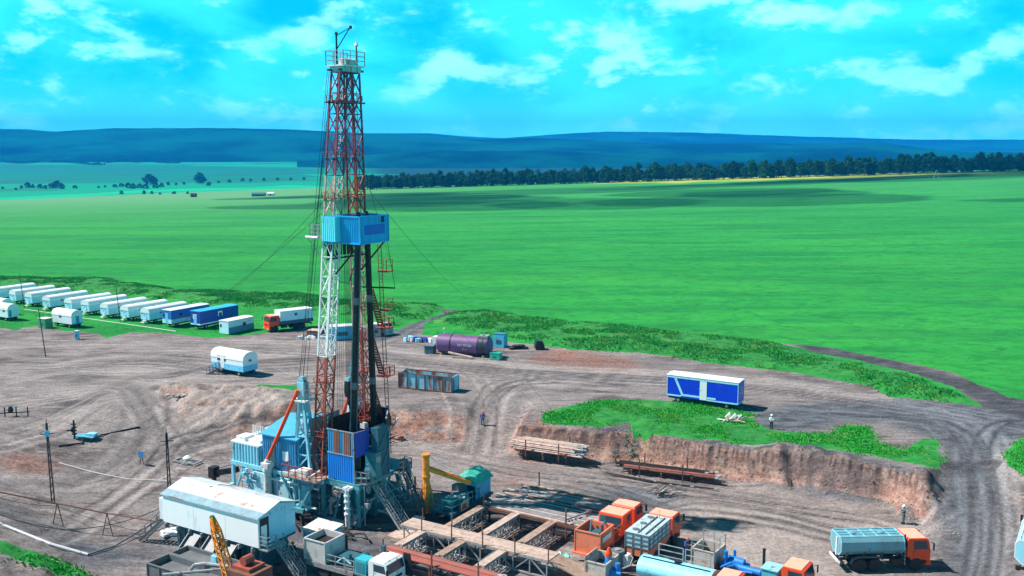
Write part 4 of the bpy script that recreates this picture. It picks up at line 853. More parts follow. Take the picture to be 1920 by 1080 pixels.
# racked pipes standing on the floor (each stand its own thing)
for i in range(16):
    bi = i < 9
    if bi: bx, by = 2.5 + 0.20 * (i % 3), -2.1 + 0.24 * (i // 3); tx, ty = 3.3 + 0.14 * (i % 3), -1.2 + 0.22 * (i // 3)
    else: k = i - 9; bx, by = 2.9 + 0.22 * (k % 3), 1.2 + 0.24 * (k // 3); tx, ty = 2.9 + 0.16 * (k % 3), 0.65 + 0.2 * (k // 3)
    st = thing('pipe_stand', ('dark pipe stand in the leaning bundle nearer the striped wall of the drill floor' if bi else 'dark pipe stand in the upright bundle farther from the striped wall of the drill floor'), 'drill pipe', (RO[0], RO[1], PIT), RA, 'dark pipe stands racked upright in the mast')
    p = MB().tube((bx, by, 4.7), (tx, ty, 30.2 + 0.3 * (i % 4)), 0.098, 8); p.build('pipe', dark if (i % 4) else gst, st, True)
    for z in (13.3, 21.9): p = MB(); t_ = (z - 4.7) / 25.5; p.tube((bx + (tx - bx) * t_, by + (ty - by) * t_, z), (bx + (tx - bx) * (t_ + .03), by + (ty - by) * (t_ + .03), z + 0.7), 0.125, 8); p.build('tool_joint', gst, st, True)
# machine house on the deck
h_ = MB(); h_.corr((-2.2, -4.75), (-6.9, -4.75), 4.5, 8.0, 0.3, 0.06).corr((-6.9, -4.75), (-6.9, 3.8), 4.5, 8.0, 0.3, 0.06).corr((-2.1, 3.8), (-2.1, -4.75), 4.5, 8.0, 0.3, 0.06).corr((-6.9, 3.8), (-2.1, 3.8), 4.5, 8.0, 0.3, 0.06)
hs = h_.build('machine_house', mb, rig)
MB().add([(-7.1, -5.0, 7.95), (-1.9, -5.0, 7.95), (-1.9, -0.5, 9.1), (-7.1, -0.5, 9.1), (-1.9, 4.0, 7.95), (-7.1, 4.0, 7.95)] + [(-7.1, -5.0, 8.07), (-1.9, -5.0, 8.07), (-1.9, -0.5, 9.22), (-7.1, -0.5, 9.22), (-1.9, 4.0, 8.07), (-7.1, 4.0, 8.07)], [(1, 0, 3, 2), (2, 3, 5, 4), (6, 7, 8, 9), (9, 8, 10, 11), (0, 1, 7, 6), (4, 5, 11, 10), (1, 2, 4, 10, 8, 7), (0, 6, 9, 11, 5, 3)]).build('roof', mat('blue_roof', (0.05, 0.36, 0.60), 0.5, 0, 0.15, 1, 0.3), hs)
MB().bb(-4.0, -3.2, -4.9, -4.83, 5.6, 6.6).build('window', whh, hs)
MB().bb(-5.9, -5.0, -4.88, -4.82, 4.6, 6.9).build('door', dteal, hs)
MB().mat(0).corr((-0.9, -4.0), (-0.9, 0.5), 7.2, 10.2, 0.3, 0.05).mat(1).corr((-0.95, -4.0), (-0.95, 0.5), 4.6, 7.2, 0.3, 0.05).build('side_screen', [mat('pale_stripe_sheet', (0.35, 0.3, 0.3), 0.6, 0, 0.25, 1.5, 0.35, streak=True), mb], rig)
# generator module
g_ = MB(); g_.corr((-7.3, -4.95), (-11.2, -4.95), 4.5, 6.5, 0.4, 0.08).corr((-11.2, -4.95), (-11.2, -1.0), 4.5, 6.5, 0.4, 0.08).bb(-11.1, -7.3, -4.8, -1.0, 4.5, 6.4); ge = g_.build('generator_housing', lb, rig)
MB().bb(-11.3, -7.2, -5.05, -0.9, 6.5, 6.65).bb(-10.9, -9.6, -4.6, -3.2, 6.65, 7.1).bb(-9.3, -7.6, -4.4, -2.6, 6.65, 6.95).build('roof', wp, ge)
p = MB()
for i in range(5): p.tube((-10.8 + 0.35 * i, -2.2, 6.6), (-10.8 + 0.35 * i, -2.2, 7.7), 0.08, 6)
p.build('exhaust', wp, ge)
MB().bb(-11.0, -7.4, -0.4, 3.6, 4.5, 6.9).build('second_engine_housing', wp, rig)
MB().beam((-11.3, -4.2, 3.2), (-14.3, -4.6, 2.4), 0.5, 0.6).bb(-14.9, -14.1, -5.1, -4.2, 1.9, 3.1).beam((-14.5, -4.65, 2.0), (-14.5, -4.65, 0.0), 0.35).beam((-11.4, -4.9, 3.9), (-14.2, -4.7, 2.9), 0.07).bb(-15, -14.0, -5.2, -4.1, 0.0, 0.15).build('towing_arm', dark, rig)
# stairs
def stairs(name, p0, p1, wd, mt, par, n=16, side=(0, 1), rail=1.0, both=True):
    p0, p1 = Vector(p0), Vector(p1); d = p1 - p0; s = Vector((side[0], side[1], 0)) * (wd / 2); m_ = MB(); dh = Vector((d.x, d.y, 0)).normalized() * 0.13
    for q in (-1, 1): m_.beam(p0 + s * q, p1 + s * q, 0.07, 0.22)
    for i in range(n): o = p0 + d * ((i + 0.5) / n); m_.add([o - s - dh, o + s - dh, o + s + dh, o - s + dh, o - s - dh + Vector((0, 0, -.04)), o + s - dh + Vector((0, 0, -.04)), o + s + dh + Vector((0, 0, -.04)), o - s + dh + Vector((0, 0, -.04))], [(0, 3, 2, 1), (4, 5, 6, 7), (0, 1, 5, 4), (1, 2, 6, 5), (2, 3, 7, 6), (3, 0, 4, 7)])
    o = m_.build(name, mt, par); r_ = MB()
    for q in ((-1, 1) if both else (1,)):
        for h in (rail * 0.5, rail): r_.beam(p0 + s * q + Vector((0, 0, h)), p1 + s * q + Vector((0, 0, h)), 0.05)
        for i in range(5): b = p0 + s * q + d * (i / 4); r_.beam(b, b + Vector((0, 0, rail)), 0.05)
    r_.build('handrail', mt, o); return o
stairs('stairs', (6.0, -2.55, 4.55), (10.2, -2.9, 0.2), 1.15, lgs, rig, 17)
stairs('back_stairs', (6.1, 2.2, 4.4), (9.3, 1.2, 0.3), 0.8, gst, rig, 14)
MB().bb(4.95, 6.4, -4.1, -1.9, 4.56, 4.68).rail([(5.0, -4.1, 4.68), (6.35, -4.1, 4.68), (6.35, -3.2, 4.68)], 1.1, 0.035, 2, 0.8).build('landing', lgs, rig)
MB().bb(5.7, 6.6, 0.8, 2.9, 4.3, 4.4).rail([(6.6, .8, 4.4), (6.6, 2.9, 4.4), (5.7, 2.9, 4.4)], 1.1, 0.035, 2, 0.8).bb(5.7, 6.3, 2.0, 2.7, 4.4, 5.4).build('side_landing', gst, rig)
# outside stair tower on the far leg, red landings
sw = MB()
for i, z in enumerate((8.0, 13.4, 18.6)):
    x0, y0 = 1.3, 4.0; sw.bb(x0, x0 + 1.4, y0 - 0.2, y0 + 1.3, z - 0.08, z); sw.rail([(x0 + 1.4, y0 - 0.2, z), (x0 + 1.4, y0 + 1.3, z), (x0, y0 + 1.3, z)], 1.0, 0.035, 2, 0.7)
    a, b_ = Vector((x0 + 0.2, y0 + 0.7, z)), Vector((x0 + 0.2, y0 - 1.0, z + 4.3)); 
    for q in (-0.35, 0.35): sw.beam(a + Vector((q, 0, 0)), b_ + Vector((q, 0, 0)), 0.07, 0.16)
    for k in range(14): o = a.lerp(b_, (k + .5) / 14); sw.beam(o - Vector((0.35, 0, 0)), o + Vector((0.35, 0, 0)), 0.05, 0.2)
sw.build('mast_stairs', redp, rig)
lad = MB()
for q in (0, 0.45): lad.beam((2.4 + q, 4.3, 5), (2.1 + q, 3.6, 27.5), 0.06)
for k in range(56): t_ = k / 56; lad.beam((2.4 - 0.3 * t_, 4.3 - .7 * t_, 5 + 22.5 * t_), (2.85 - 0.3 * t_, 4.3 - .7 * t_, 5 + 22.5 * t_), 0.04)
for z, c in ((20.5, 0), (24.6, 0)): lad.mat(0).bb(2.0, 3.2, 3.6, 4.6, z, z + 0.12).rail([(3.2, 3.6, z), (3.2, 4.6, z), (2.0, 4.6, z)], 1.3, 0.03, 2, 1.0)
lad.build('mast_ladder', redp, rig)
# hoses / cellar under the floor
MB().pipe([(6.2, -2.2, 1.4), (8.5, -1.5, 0.9), (11.2, -2.9, 0.7)], 0.13, 8).build('flow_line', lgs, rig, True)
MB().tube((6.1, -4.15, 4.4), (6.1, -4.15, 0.4), 0.07, 6).build('drop_pipe', lgs, rig)
hz_ = MB(); random.seed(3)
for i in range(14):
    x, y = random.uniform(-6, 5), random.uniform(-7.6, -5.2); pts = [(x + 0.9 * k, y + 0.5 * math.sin(k * 1.3 + i), 0.15 + 0.5 * max(0, math.sin(k * 0.9 + i))) for k in range(5)]; hz_.pipe(pts, 0.09, 5)
for i in range(10):
    x, y = random.uniform(-7, 1), random.uniform(-7.2, -5.4); hz_.box((x, y, 0.5), (random.uniform(0.4, 1.1), random.uniform(0.4, 0.9), random.uniform(0.5, 1.3)), random.random())
hz_.build('hoses_and_valves', dark, rig)
MB().bb(-5.6, -3.6, -6.5, -5.2, 1.4, 1.6).beam((-5.4, -6.3, 0), (-5.4, -6.3, 1.4), 0.15).beam((-3.8, -6.3, 0), (-3.8, -6.3, 1.4), 0.15).build('jack_platform', rst, rig)

# pipework and small gear hung all over the base
random.seed(31)
for nm_, mm_, n_, (ax0, ax1, ay0, ay1, az0, az1) in (('side_pipework', lb, 16, (-11, 1, -5.6, -5.2, 0.6, 4.0)), ('end_pipework', lgs, 14, (6.0, 6.5, -4.2, 3.8, 0.6, 4.2)), ('floor_pipework', gst, 12, (-0.4, 4.6, -3.9, 3.8, 4.7, 8.6)), ('front_pipework', lgs, 12, (0.6, 5.6, -4.9, -4.6, 0.5, 4.0))):
    q = MB()
    for i in range(n_):
        p0_ = Vector((random.uniform(ax0, ax1), random.uniform(ay0, ay1), random.uniform(az0, az1))); pts = [p0_]
        for k in range(4):
            d_ = [Vector((random.uniform(-1.6, 1.6), 0, 0)), Vector((0, random.uniform(-1.6, 1.6), 0)), Vector((0, 0, random.uniform(-1.4, 1.4)))][random.randrange(3)]; n2_ = pts[-1] + d_; n2_ = Vector((min(ax1, max(ax0, n2_.x)), min(ay1, max(ay0, n2_.y)), min(az1, max(az0, n2_.z))))
            if (n2_ - pts[-1]).length > 0.15: pts.append(n2_)
        if len(pts) > 1: q.pipe(pts, random.choice([0.05, 0.07, 0.1]), 6)
        q.box(p0_, (random.uniform(.2, .5),) * 3)
    q.build(nm_, mm_, rig, True)
MB().tube((-6, -5.35, 3.6), (1.2, -5.35, 3.6), 0.12, 8).tube((-9, -5.3, 1.2), (0.8, -5.3, 1.5), 0.15, 8).build('mud_line', wp, rig, True)
for k_, (x_, y_) in enumerate(((-7.9, -5.2), (-4.6, -5.25))): MB().bb(x_, x_ + 1.7, y_ - 0.1, y_ + 0.25, 0.5, 3.9).build('side_panel', mat('pale_panel', (0.36, 0.66, 0.74), 0.5, rust=0.3), rig)

# guy wires
def wire(p, q, sag, label, r=0.028, cat='wire', grp=None):
    p, q = Vector(p), Vector(q); pts = [p.lerp(q, k / 14) - Vector((0, 0, sag * 4 * (k / 14) * (1 - k / 14))) for k in range(15)]
    o = MB().pipe(pts, r, 4).build('guy_wire', rope); tag(o, label, cat, grp); return o
def rw(x, y, z): a, b_ = W2(x, y); return (a, b_, z + PIT)
gw = [((0.4, -2.9, 32), GZ(418, 556), 'long guy wire from the blue cabin down to the left towards the dark blue trailer'), ((0.4, -2.9, 31), GZ(330, 610), 'lower guy wire running left from the blue cabin to the row of trailers'), ((2, 2.6, 33), GZ(868, 552), 'guy wire from above the blue cabin down to the right over the green field'),
      ((1.8, 2.3, 35), GZ(742, 520), 'short looking guy wire dropping right behind the blue cabin into the field')]
for a, b_, lab_ in gw: wire(rw(*a), b_, 0.8, lab_)

# ================================================================ YARD (things in the rig frame)
def yard(name, label, cat, x=0, y=0, z=0, rz=0.0, group=None):
    a, b_ = W2(x, y); return thing(name, label, cat, (a, b_, PIT + z), RA + rz, group)
# mud treatment building on its tanks
bd = yard('mud_treatment_building', 'long white sheet metal building with a rust spotted roof raised on dark tanks', 'building')
X0, X1, Y0, Y1, Zb, Ze, Zr = -7.1, 5.2, -17.5, -12.9, 2.7, 5.35, 6.15
MB().bb(X0, X1, Y0, Y0 + 0.1, Zb, Ze).bb(X0 + 4.1, X0 + 4.13, Y0 - 0.012, Y0, Zb, Ze).bb(X0 + 8.2, X0 + 8.23, Y0 - 0.012, Y0, Zb, Ze).build('front_wall', mat('bright_white_sheet', (0.92, 0.92, 0.90), 0.5, 0, 0.02, 0.6, 0.12, (0.4, 0.6, 0.65), streak=True), bd)
ym = Y0 + 2.6
e = MB().prism([(Y0 + 0.1, Zb), (Y0 + 0.1, Ze), (ym, Zr - 0.1), (Y1, Ze + 0.1), (Y1, Zb)], 'x', X1 - 0.1, X1).prism([(Y0 + 0.1, Zb), (Y0 + 0.1, Ze), (ym, Zr - 0.1), (Y1, Ze + 0.1), (Y1, Zb)], 'x', X0, X0 + 0.1).bb(X0 + .1, X1 - .1, Y1 - 0.1, Y1, Zb, Ze)
e.bb(X1, X1 + 0.03, Y0 + 3.3, Y0 + 3.36, Zb, Ze + 0.3).build('end_wall', mat('shaded_white_sheet', (0.30, 0.66, 0.80), 0.5, 0, 0.08, 1, 0.2), bd)  # white end walls: their shade is put into the colour as light blue
rf = MB().add([(X0 - .15, Y0 - .15, Ze), (X1 + .15, Y0 - .15, Ze), (X1 + .15, ym, Zr), (X0 - .15, ym, Zr), (X1 + .15, Y1 + .15, Ze + .15), (X0 - .15, Y1 + .15, Ze + .15)] + [(X0 - .15, Y0 - .15, Ze + .08), (X1 + .15, Y0 - .15, Ze + .08), (X1 + .15, ym, Zr + .08), (X0 - .15, ym, Zr + .08), (X1 + .15, Y1 + .15, Ze + .23), (X0 - .15, Y1 + .15, Ze + .23)], [(1, 0, 3, 2), (2, 3, 5, 4), (6, 7, 8, 9), (9, 8, 10, 11), (0, 1, 7, 6), (4, 5, 11, 10), (1, 2, 4, 10, 8, 7), (0, 6, 9, 11, 5, 3)])
rf = rf.build('roof', roofm, bd)
MB().add([(X0 - .14, Y0 - .14, Ze + .1), (X1 + .14, Y0 - .14, Ze + .1), (X1 + .14, Y0 + .75, Ze + .345), (X0 - .14, Y0 + .75, Ze + .345), (X0 - .14, Y0 - .14, Ze + .085), (X1 + .14, Y0 - .14, Ze + .085), (X1 + .14, Y0 + .75, Ze + .33), (X0 - .14, Y0 + .75, Ze + .33)], [(0, 1, 2, 3), (7, 6, 5, 4), (0, 4, 5, 1), (1, 5, 6, 2), (2, 6, 7, 3), (3, 7, 4, 0)]).build('eave_sheet', mat('grey_blue_sheet', (0.22, 0.36, 0.42), 0.6, 0, 0.2, 1, 0.4), rf)
MB().pipe([(X0 + 4, ym - 0.5, Zr), (X0 + 4.6, ym + 0.4, Zr + 0.06), (X0 + 5.6, ym + 0.8, Zr)], 0.03, 4).build('roof_cable', blk, rf)
dr = MB().mat(1).bb(X1, X1 + 0.05, Y0 + 0.25, Y0 + 1.25, Zb + 0.05, Ze - 0.1).mat(0).bb(X1 + 0.05, X1 + 0.1, Y0 + 0.3, Y0 + 0.95, Zb + 0.1, Ze - 0.75); dr = dr.build('door', [whh, blk], bd)
MB().bb(X1 + .1, X1 + .14, Y0 + .4, Y0 + .45, Zb + 1, Zb + 1.15).build('handle', blk, dr)
MB().bb(X1, X1 + 1.0, Y0, Y0 + 2.4, Zb - 0.15, Zb - 0.03).rail([(X1 + 0.1, Y0 + 0.05, Zb), (X1 + 1.0, Y0 + 0.05, Zb), (X1 + 1.0, Y0 + 1.2, Zb)], 1.1, 0.03, 3, 1.0).build('balcony', lgs, bd)
MB().bb(X0 - 0.75, X0, Y0 + 0.2, Y0 + 1.5, Zb + 0.05, Zb + 2.1).build('side_cabinet', wp, bd)
k = MB().mat(0).bb(X0 + 1.2, X1 - 0.7, Y0 + 0.5, Y1 - 0.3, 0.15, 2.45).bb(X0 + 0.2, X1, Y0 + 0.1, Y1, 2.5, 2.7)
for i in range(15): k.mat(1).bb(X0 + 1.5 + i * 0.75, X0 + 1.62 + i * 0.75, Y0 + 0.4, Y0 + 0.5, 0.2, 2.45)
k.build('tank_base', [dteal, gst], bd)
for i in range(8): MB().bb(X0 + 0.3 + i * 1.6, X0 + 0.42 + i * 1.6, Y0 - 0.18, Y0 + 0.3, 2.2, 2.62).build('bracket', lgs, bd)
stairs('stairs', (X1 + 0.9, Y0 + 1.6, Zb - 0.05), (X1 + 3.6, Y0 + 1.5, 0.05), 0.9, lgs, bd, 12)
stairs('side_stairs', (X0 - 0.7, Y0 + 0.9, Zb - 0.1), (X0 - 3.4, Y0 + 0.2, 0.1), 0.8, gst, bd, 11)
ch = MB()
for x in (-3.6, -1.1, 1.0):
    ch.add([(x, -17.2, 2.4), (x + 1.5, -17.2, 2.4), (x + 1.5, -19.0, 0.9), (x, -19.0, 0.9), (x, -17.2, 2.3), (x + 1.5, -17.2, 2.3), (x + 1.5, -19.0, 0.8), (x, -19.0, 0.8)], [(3, 2, 1, 0), (4, 5, 6, 7), (0, 1, 5, 4), (1, 2, 6, 5), (2, 3, 7, 6), (3, 0, 4, 7)])
    for q in (0, 1.5): ch.beam((x + q, -17.2, 2.5), (x + q, -19.0, 1.0), 0.08, 0.3)
ch.build('shale_chute', gst, bd)
# small blue sheds
s_ = yard('tool_shed', 'small blue shed with a white flat roof between the long white building and the stairs', 'shed')
MB().corr((7.9, -11.9), (5.2, -11.9), 0, 2.5, 0.6, 0.04).corr((7.9, -9.8), (7.9, -11.9), 0, 2.5, 0.6, 0.04).corr((5.2, -11.9), (5.2, -9.8), 0, 2.5, 0.6, 0.04).corr((5.2, -9.8), (7.9, -9.8), 0, 2.5, 0.6, 0.04).build('wall', mat('shed_blue', (0.18, 0.58, 0.80), 0.5, 0, 0.1, 1, 0.2), s_)
MB().add([(5.0, -12.1, 2.5), (8.1, -12.1, 2.5), (8.1, -9.6, 2.75), (5.0, -9.6, 2.75), (5.0, -12.1, 2.6), (8.1, -12.1, 2.6), (8.1, -9.6, 2.85), (5.0, -9.6, 2.85)], [(3, 2, 1, 0), (4, 5, 6, 7), (0, 1, 5, 4), (1, 2, 6, 5), (2, 3, 7, 6), (3, 0, 4, 7)]).build('roof', cream, s_)
MB().bb(6.6, 7.5, -11.96, -11.92, 0.1, 2.2).build('door', wp, s_)
MB().rev([(0.35, 0), (0.35, 1.9), (0.25, 2.1)], (8.6, -10.2, 0), 'z', 12).build('side_tank', dark, s_)
# settling tank with grey mud
tk = yard('settling_tank', 'open grey steel settling tank full of grey mud below the long white building', 'tank')
def opentank(par, x0, x1, y0, y1, z0, z1, m1, fill=None, fm=None, th=0.08, ribs=1.4, nm='tank_body'):
    a = MB().bb(x0, x1, y0, y0 + th, z0, z1).bb(x0, x1, y1 - th, y1, z0, z1).bb(x0, x0 + th, y0 + th, y1 - th, z0, z1).bb(x1 - th, x1, y0 + th, y1 - th, z0, z1).bb(x0 + th, x1 - th, y0 + th, y1 - th, z0, z0 + 0.06)
    for (p, q) in (((x0, y0), (x1, y0)), ((x1, y0), (x1, y1)), ((x1, y1), (x0, y1)), ((x0, y1), (x0, y0))): a.beam((*p, z1 + 0.03), (*q, z1 + 0.03), 0.14, 0.08)
    n = max(1, int((x1 - x0) / ribs))
    for i in range(n + 1):
        x = x0 + (x1 - x0) * i / n
        for y in (y0 - 0.04, y1 + 0.04): a.beam((x, y, z0), (x, y, z1), 0.09)
    o = a.build(nm, m1, par)
    if fill is not None: MB().bb(x0 + th, x1 - th, y0 + th, y1 - th, z0 + 0.07, fill).build('contents', fm, par)
    return o
mud = mat('grey_mud', (0.13, 0.14, 0.145), 0.45, 0, 0.25, 0.6, 0.5, (0.2, 0.2, 0.2), bump=0.5, bscale=3)
opentank(tk, -2.4, 7.0, -23.2, -20.9, 0.0, 1.75, gst, 1.25, mud)
opentank(tk, -2.4, 7.0, -20.7, -18.8, 0.0, 1.75, gst, 1.45, mud, nm='second_tank')
MB().pipe([(1.2, -21.8, 1.3), (1.6, -21.5, 1.9), (2.4, -21.0, 2.0), (4.8, -20.2, 1.9)], 0.15, 8).build('inlet_pipe', lgs, tk, True)
MB().tube((0.8, -24.2, 1.85), (6.6, -19.0, 2.0), 0.13, 8).build('cross_pipe', lgs, tk, True)
# yellow lattice boom crane
cr = yard('boom_crane', 'yellow lattice boom of a mobile crane leaning in front of the long white building', 'crane')
P0, P1 = Vector((5.9, -21.2, 0.6)), Vector(Lq(398, 972, 5.9)); D = P1 - P0
def boom(m_, A_, B_, w0, w1, n, ch, br):
    d = (B_ - A_).normalized(); s1 = d.cross(Vector((0, 0, 1))).normalized(); s2 = s1.cross(d); pr = None
    for i in range(n + 1):
        t_ = i / n; w = w0 + (w1 - w0) * t_; c = A_.lerp(B_, t_); q = [c + s1 * w * a + s2 * w * b2 for a, b2 in ((-1, -1), (1, -1), (1, 1), (-1, 1))]
        for k in range(4): m_.beam(q[k], q[(k + 1) % 4], br)
        if pr:
            for k in range(4): m_.beam(pr[k], q[k], ch); m_.beam(pr[k], q[(k + 1) % 4], br)
        pr = q
m_ = MB(); boom(m_, P0, P0 + D * 0.8, 0.38, 0.30, 8, 0.11, 0.05); m_.mat(0); boom(m_, P0 + D * 0.8, P1, 0.30, 0.12, 2, 0.14, 0.1)
s1 = D.normalized().cross(Vector((0, 0, 1))).normalized(); m_.beam(P0 + D * 0.78, P1, 0.34, 0.12); bo = m_.build('boom', yelp, cr)
MB().rev([(0.24, -0.1), (0.24, 0.1)], P1 + Vector((0, 0, 0.05)), 'y', 12).build('boom_sheave', mat('green_hub', (0.02, 0.2, 0.1), 0.5), bo)
hp = P1 + Vector((0, 0, -0.2)); MB().tube(hp, (hp.x + 0.1, hp.y, 2.6), 0.03, 4).tube(hp + Vector((0.25, 0, 0)), (hp.x + 0.25, hp.y, 2.6), 0.03, 4).build('hoist_rope', rope, cr)
MB().bb(hp.x - 0.15, hp.x + 0.5, hp.y - 0.25, hp.y + 0.25, 1.9, 2.6).tube((hp.x + .17, hp.y, 1.2), (hp.x + .17, hp.y, 1.9), 0.12, 8).tube((hp.x + .17, hp.y, 0.9), (hp.x + .5, hp.y, 1.2), 0.08, 6).build('hook_block', lb, cr)
MB().bb(5.3, 8.2, -21.4, -18.9, 0.9, 2.3).mat(1).bb(5.6, 7.6, -21.0, -19.2, 2.3, 2.6).rev([(0.4, -0.5), (0.4, 0.5)], (6.6, -20.2, 3.0), 'y', 10).bb(5.2, 8.4, -21.5, -18.8, 0.3, 0.9).build('machinery_deck', [rst, redp], cr)

# ---- pipe catwalk
cw = yard('catwalk_bridge', 'long pale boarded truss walkway running from the rig stairs to the trucks', 'walkway')
m_ = MB().mat(0)
for i in range(8): m_.bb(11.0, 27.2, -4.85 + i * 0.25, -4.63 + i * 0.25, 1.70 + 0.01 * (i % 2), 1.80 + 0.01 * (i % 3))
m_.build('deck', pwood, cw)
m_ = MB()
for y in (-4.8, -2.95):
    m_.beam((11, y, 1.6), (27.2, y, 1.6), 0.16); m_.beam((11.4, y, 0.15), (27.0, y, 0.15), 0.14)
    for i in range(10):
        x = 11.4 + i * 1.73; m_.beam((x, y, 0.15), (x, y, 1.6), 0.1)
        if i < 9: m_.beam((x, y, 0.15 if i % 2 else 1.6), (x + 1.73, y, 1.6 if i % 2 else 0.15), 0.1)
m_.build('truss', lgs, cw)
m_ = MB()
for i in range(5): m_.beam((12.2 + i * 3.4, -2.85, 1.7), (12.2 + i * 3.4, -2.85, 3.0), 0.08); m_.beam((13.6 + i * 3.4, -4.95, 1.5), (13.6 + i * 3.4, -4.95, 3.1), 0.09)
m_.build('side_post', rst, cw)
cwr = MB().add([(27.2, -4.85, 1.75), (27.2, -2.9, 1.75), (32.6, -2.9, 0.25), (32.6, -4.85, 0.25), (27.2, -4.85, 1.63), (27.2, -2.9, 1.63), (32.6, -2.9, 0.13), (32.6, -4.85, 0.13)], [(0, 3, 2, 1), (4, 5, 6, 7), (0, 1, 5, 4), (1, 2, 6, 5), (2, 3, 7, 6), (3, 0, 4, 7)]).build('ramp', wood, cw)
MB().bb(10.0, 11.4, -5.3, -2.4, 0.1, 0.55).bb(9.4, 10.2, -4.9, -3.4, 0.1, 0.4).build('landing_boards', pwood, cw)
# transverse truss beams
bd_l = ['truss beam left of the catwalk nearest the rig stairs, running to the red rack', 'middle truss beam between catwalk and red pipe rack', 'truss beam farthest right between catwalk and red pipe rack',
        'truss beam beyond the catwalk beside the yellow jib crane', 'middle truss beam between catwalk and the grey pipe layer', 'right hand truss beam between catwalk and the grey pipe layer, near the orange box']
proto = None
for i, (x, y0, y1) in enumerate([(13.7, -8.8, -4.95), (18.2, -8.8, -4.95), (22.5, -8.8, -4.95), (15.0, -2.75, 3.6), (18.9, -2.75, 3.6), (23.0, -2.75, 3.6)]):
    bm = yard('truss_beam', bd_l[i], 'beam', group='truss beams laid across the catwalk'); 
    MB().bb(x - 0.42, x + 0.02, y0, y1, 1.62, 1.74).bb(x + 0.06, x + 0.42, y0 + 0.2, y1, 1.63, 1.76).build('board_top', wood if i % 2 else pwood, bm)
    m_ = MB()
    n = int((y1 - y0) / 0.8)
    for q in (-0.36, 0.36):
        m_.beam((x + q, y0, 1.54), (x + q, y1, 1.54), 0.12); m_.beam((x + q, y0, 0.25), (x + q, y1, 0.25), 0.11)
        for k in range(n):
            a, b_ = y0 + (y1 - y0) * k / n, y0 + (y1 - y0) * (k + 1) / n; m_.beam((x + q, a, 0.25 if k % 2 else 1.5), (x + q, b_, 1.5 if k % 2 else 0.25), 0.07); m_.beam((x + q, b_, 0.25), (x + q, b_, 1.5), 0.06)
    m_.build('lattice', lgs, bm)
# racks with pipes, every pipe its own thing
def pipe_thing(p, q, r, m_, label, group, cat='pipe'):
    o = thing('steel_pipe', label, cat, (0, 0, 0), 0, group); a = MB().tube(p, q, r, 8); a.build('pipe_body', m_, o, True)
    d = (Vector(q) - Vector(p)).normalized(); MB().tube(Vector(q) - d * 0.35, Vector(q) + d * 0.03, r * 1.22, 8).build('pipe_collar', lgs, o, True)
    return o
def yp(x, y, z): a, b_ = W2(x, y); return (a, b_, z + PIT)
rk = yard('pipe_rack', 'low steel rack carrying the layer of grey pipes beyond the catwalk', 'rack')
for x in (15.6, 19.2, 23.0, 26.6): m_ = MB().bb(x - 0.12, x + 0.12, 3.5, 11.4, 1.35, 1.6); [m_.beam((x, y, 0), (x, y, 1.35), 0.16) for y in (3.8, 7.4, 11.0)]; m_.build('cross_bar', dark, rk)
MB().bb(15.0, 27.4, 3.32, 3.48, 1.45, 1.75).build('edge_rail', rst, rk)
for x, y in ((15.2, 3.4), (24.5, 3.4), (17.0, 11.5)): MB().beam((x, y, 0.2), (x, y, 3.3), 0.12).build('stop_post', rst, rk)
random.seed(11)
y = 3.62; i = 0
while y < 11.3:
    r = random.choice([0.07, 0.085, 0.1, 0.12]); y += r; dx = random.uniform(-0.9, 0.9); a = 15.1 + dx + (0.7 if y > 9 else 0); pipe_thing(yp(a, y, 1.62 + r), yp(a + 12.0 + random.uniform(-0.6, 0.9), y + random.uniform(-.03, .03), 1.62 + r), r, random.choice([pipeg, pipeg, lgs, pwood, rst]), 'grey pipe lying in the flat layer on the rack beyond the catwalk', 'grey pipes on the rack beyond the catwalk'); y += r + random.choice([0.01, 0.03, 0.06, 0.12]); i += 1
pipe_thing(yp(15.8, 4.3, 2.02), yp(17.8, 7.6, 2.1), 0.09, lgs, 'pale pole lying slantwise on the near left corner of the grey pipe layer', None); pipe_thing(yp(24.2, 3.7, 2.0), yp(25.4, 7.0, 2.1), 0.09, lgs, 'pale pole lying slantwise near the right end of the grey pipe layer', None)
rk = yard('pipe_rack', 'low rack under the red brown pipes in the foreground', 'rack')
for x in (13.2, 18.5, 24.0): m_ = MB().bb(x - 0.12, x + 0.12, -10.7, -8.7, 1.2, 1.42); [m_.beam((x, y, 0), (x, y, 1.2), 0.16) for y in (-10.5, -8.9)]; m_.build('cross_bar', rst, rk)
for x in (13.6, 18.9, 23.7): MB().beam((x, -10.75, 0.0), (x, -10.75, 3.0), 0.11).build('stop_post', rst, rk)
y = -10.6
while y < -8.9:
    r = random.choice([0.08, 0.1, 0.14]); y += r; dx = random.uniform(-0.4, 0.4); pipe_thing(yp(12.9 + dx, y, 1.44 + r), yp(25.2 + dx, y, 1.44 + r), r, piper, 'red brown pipe lying on the foreground rack below the truss walkway', 'red brown pipes on the foreground rack'); y += r + 0.01
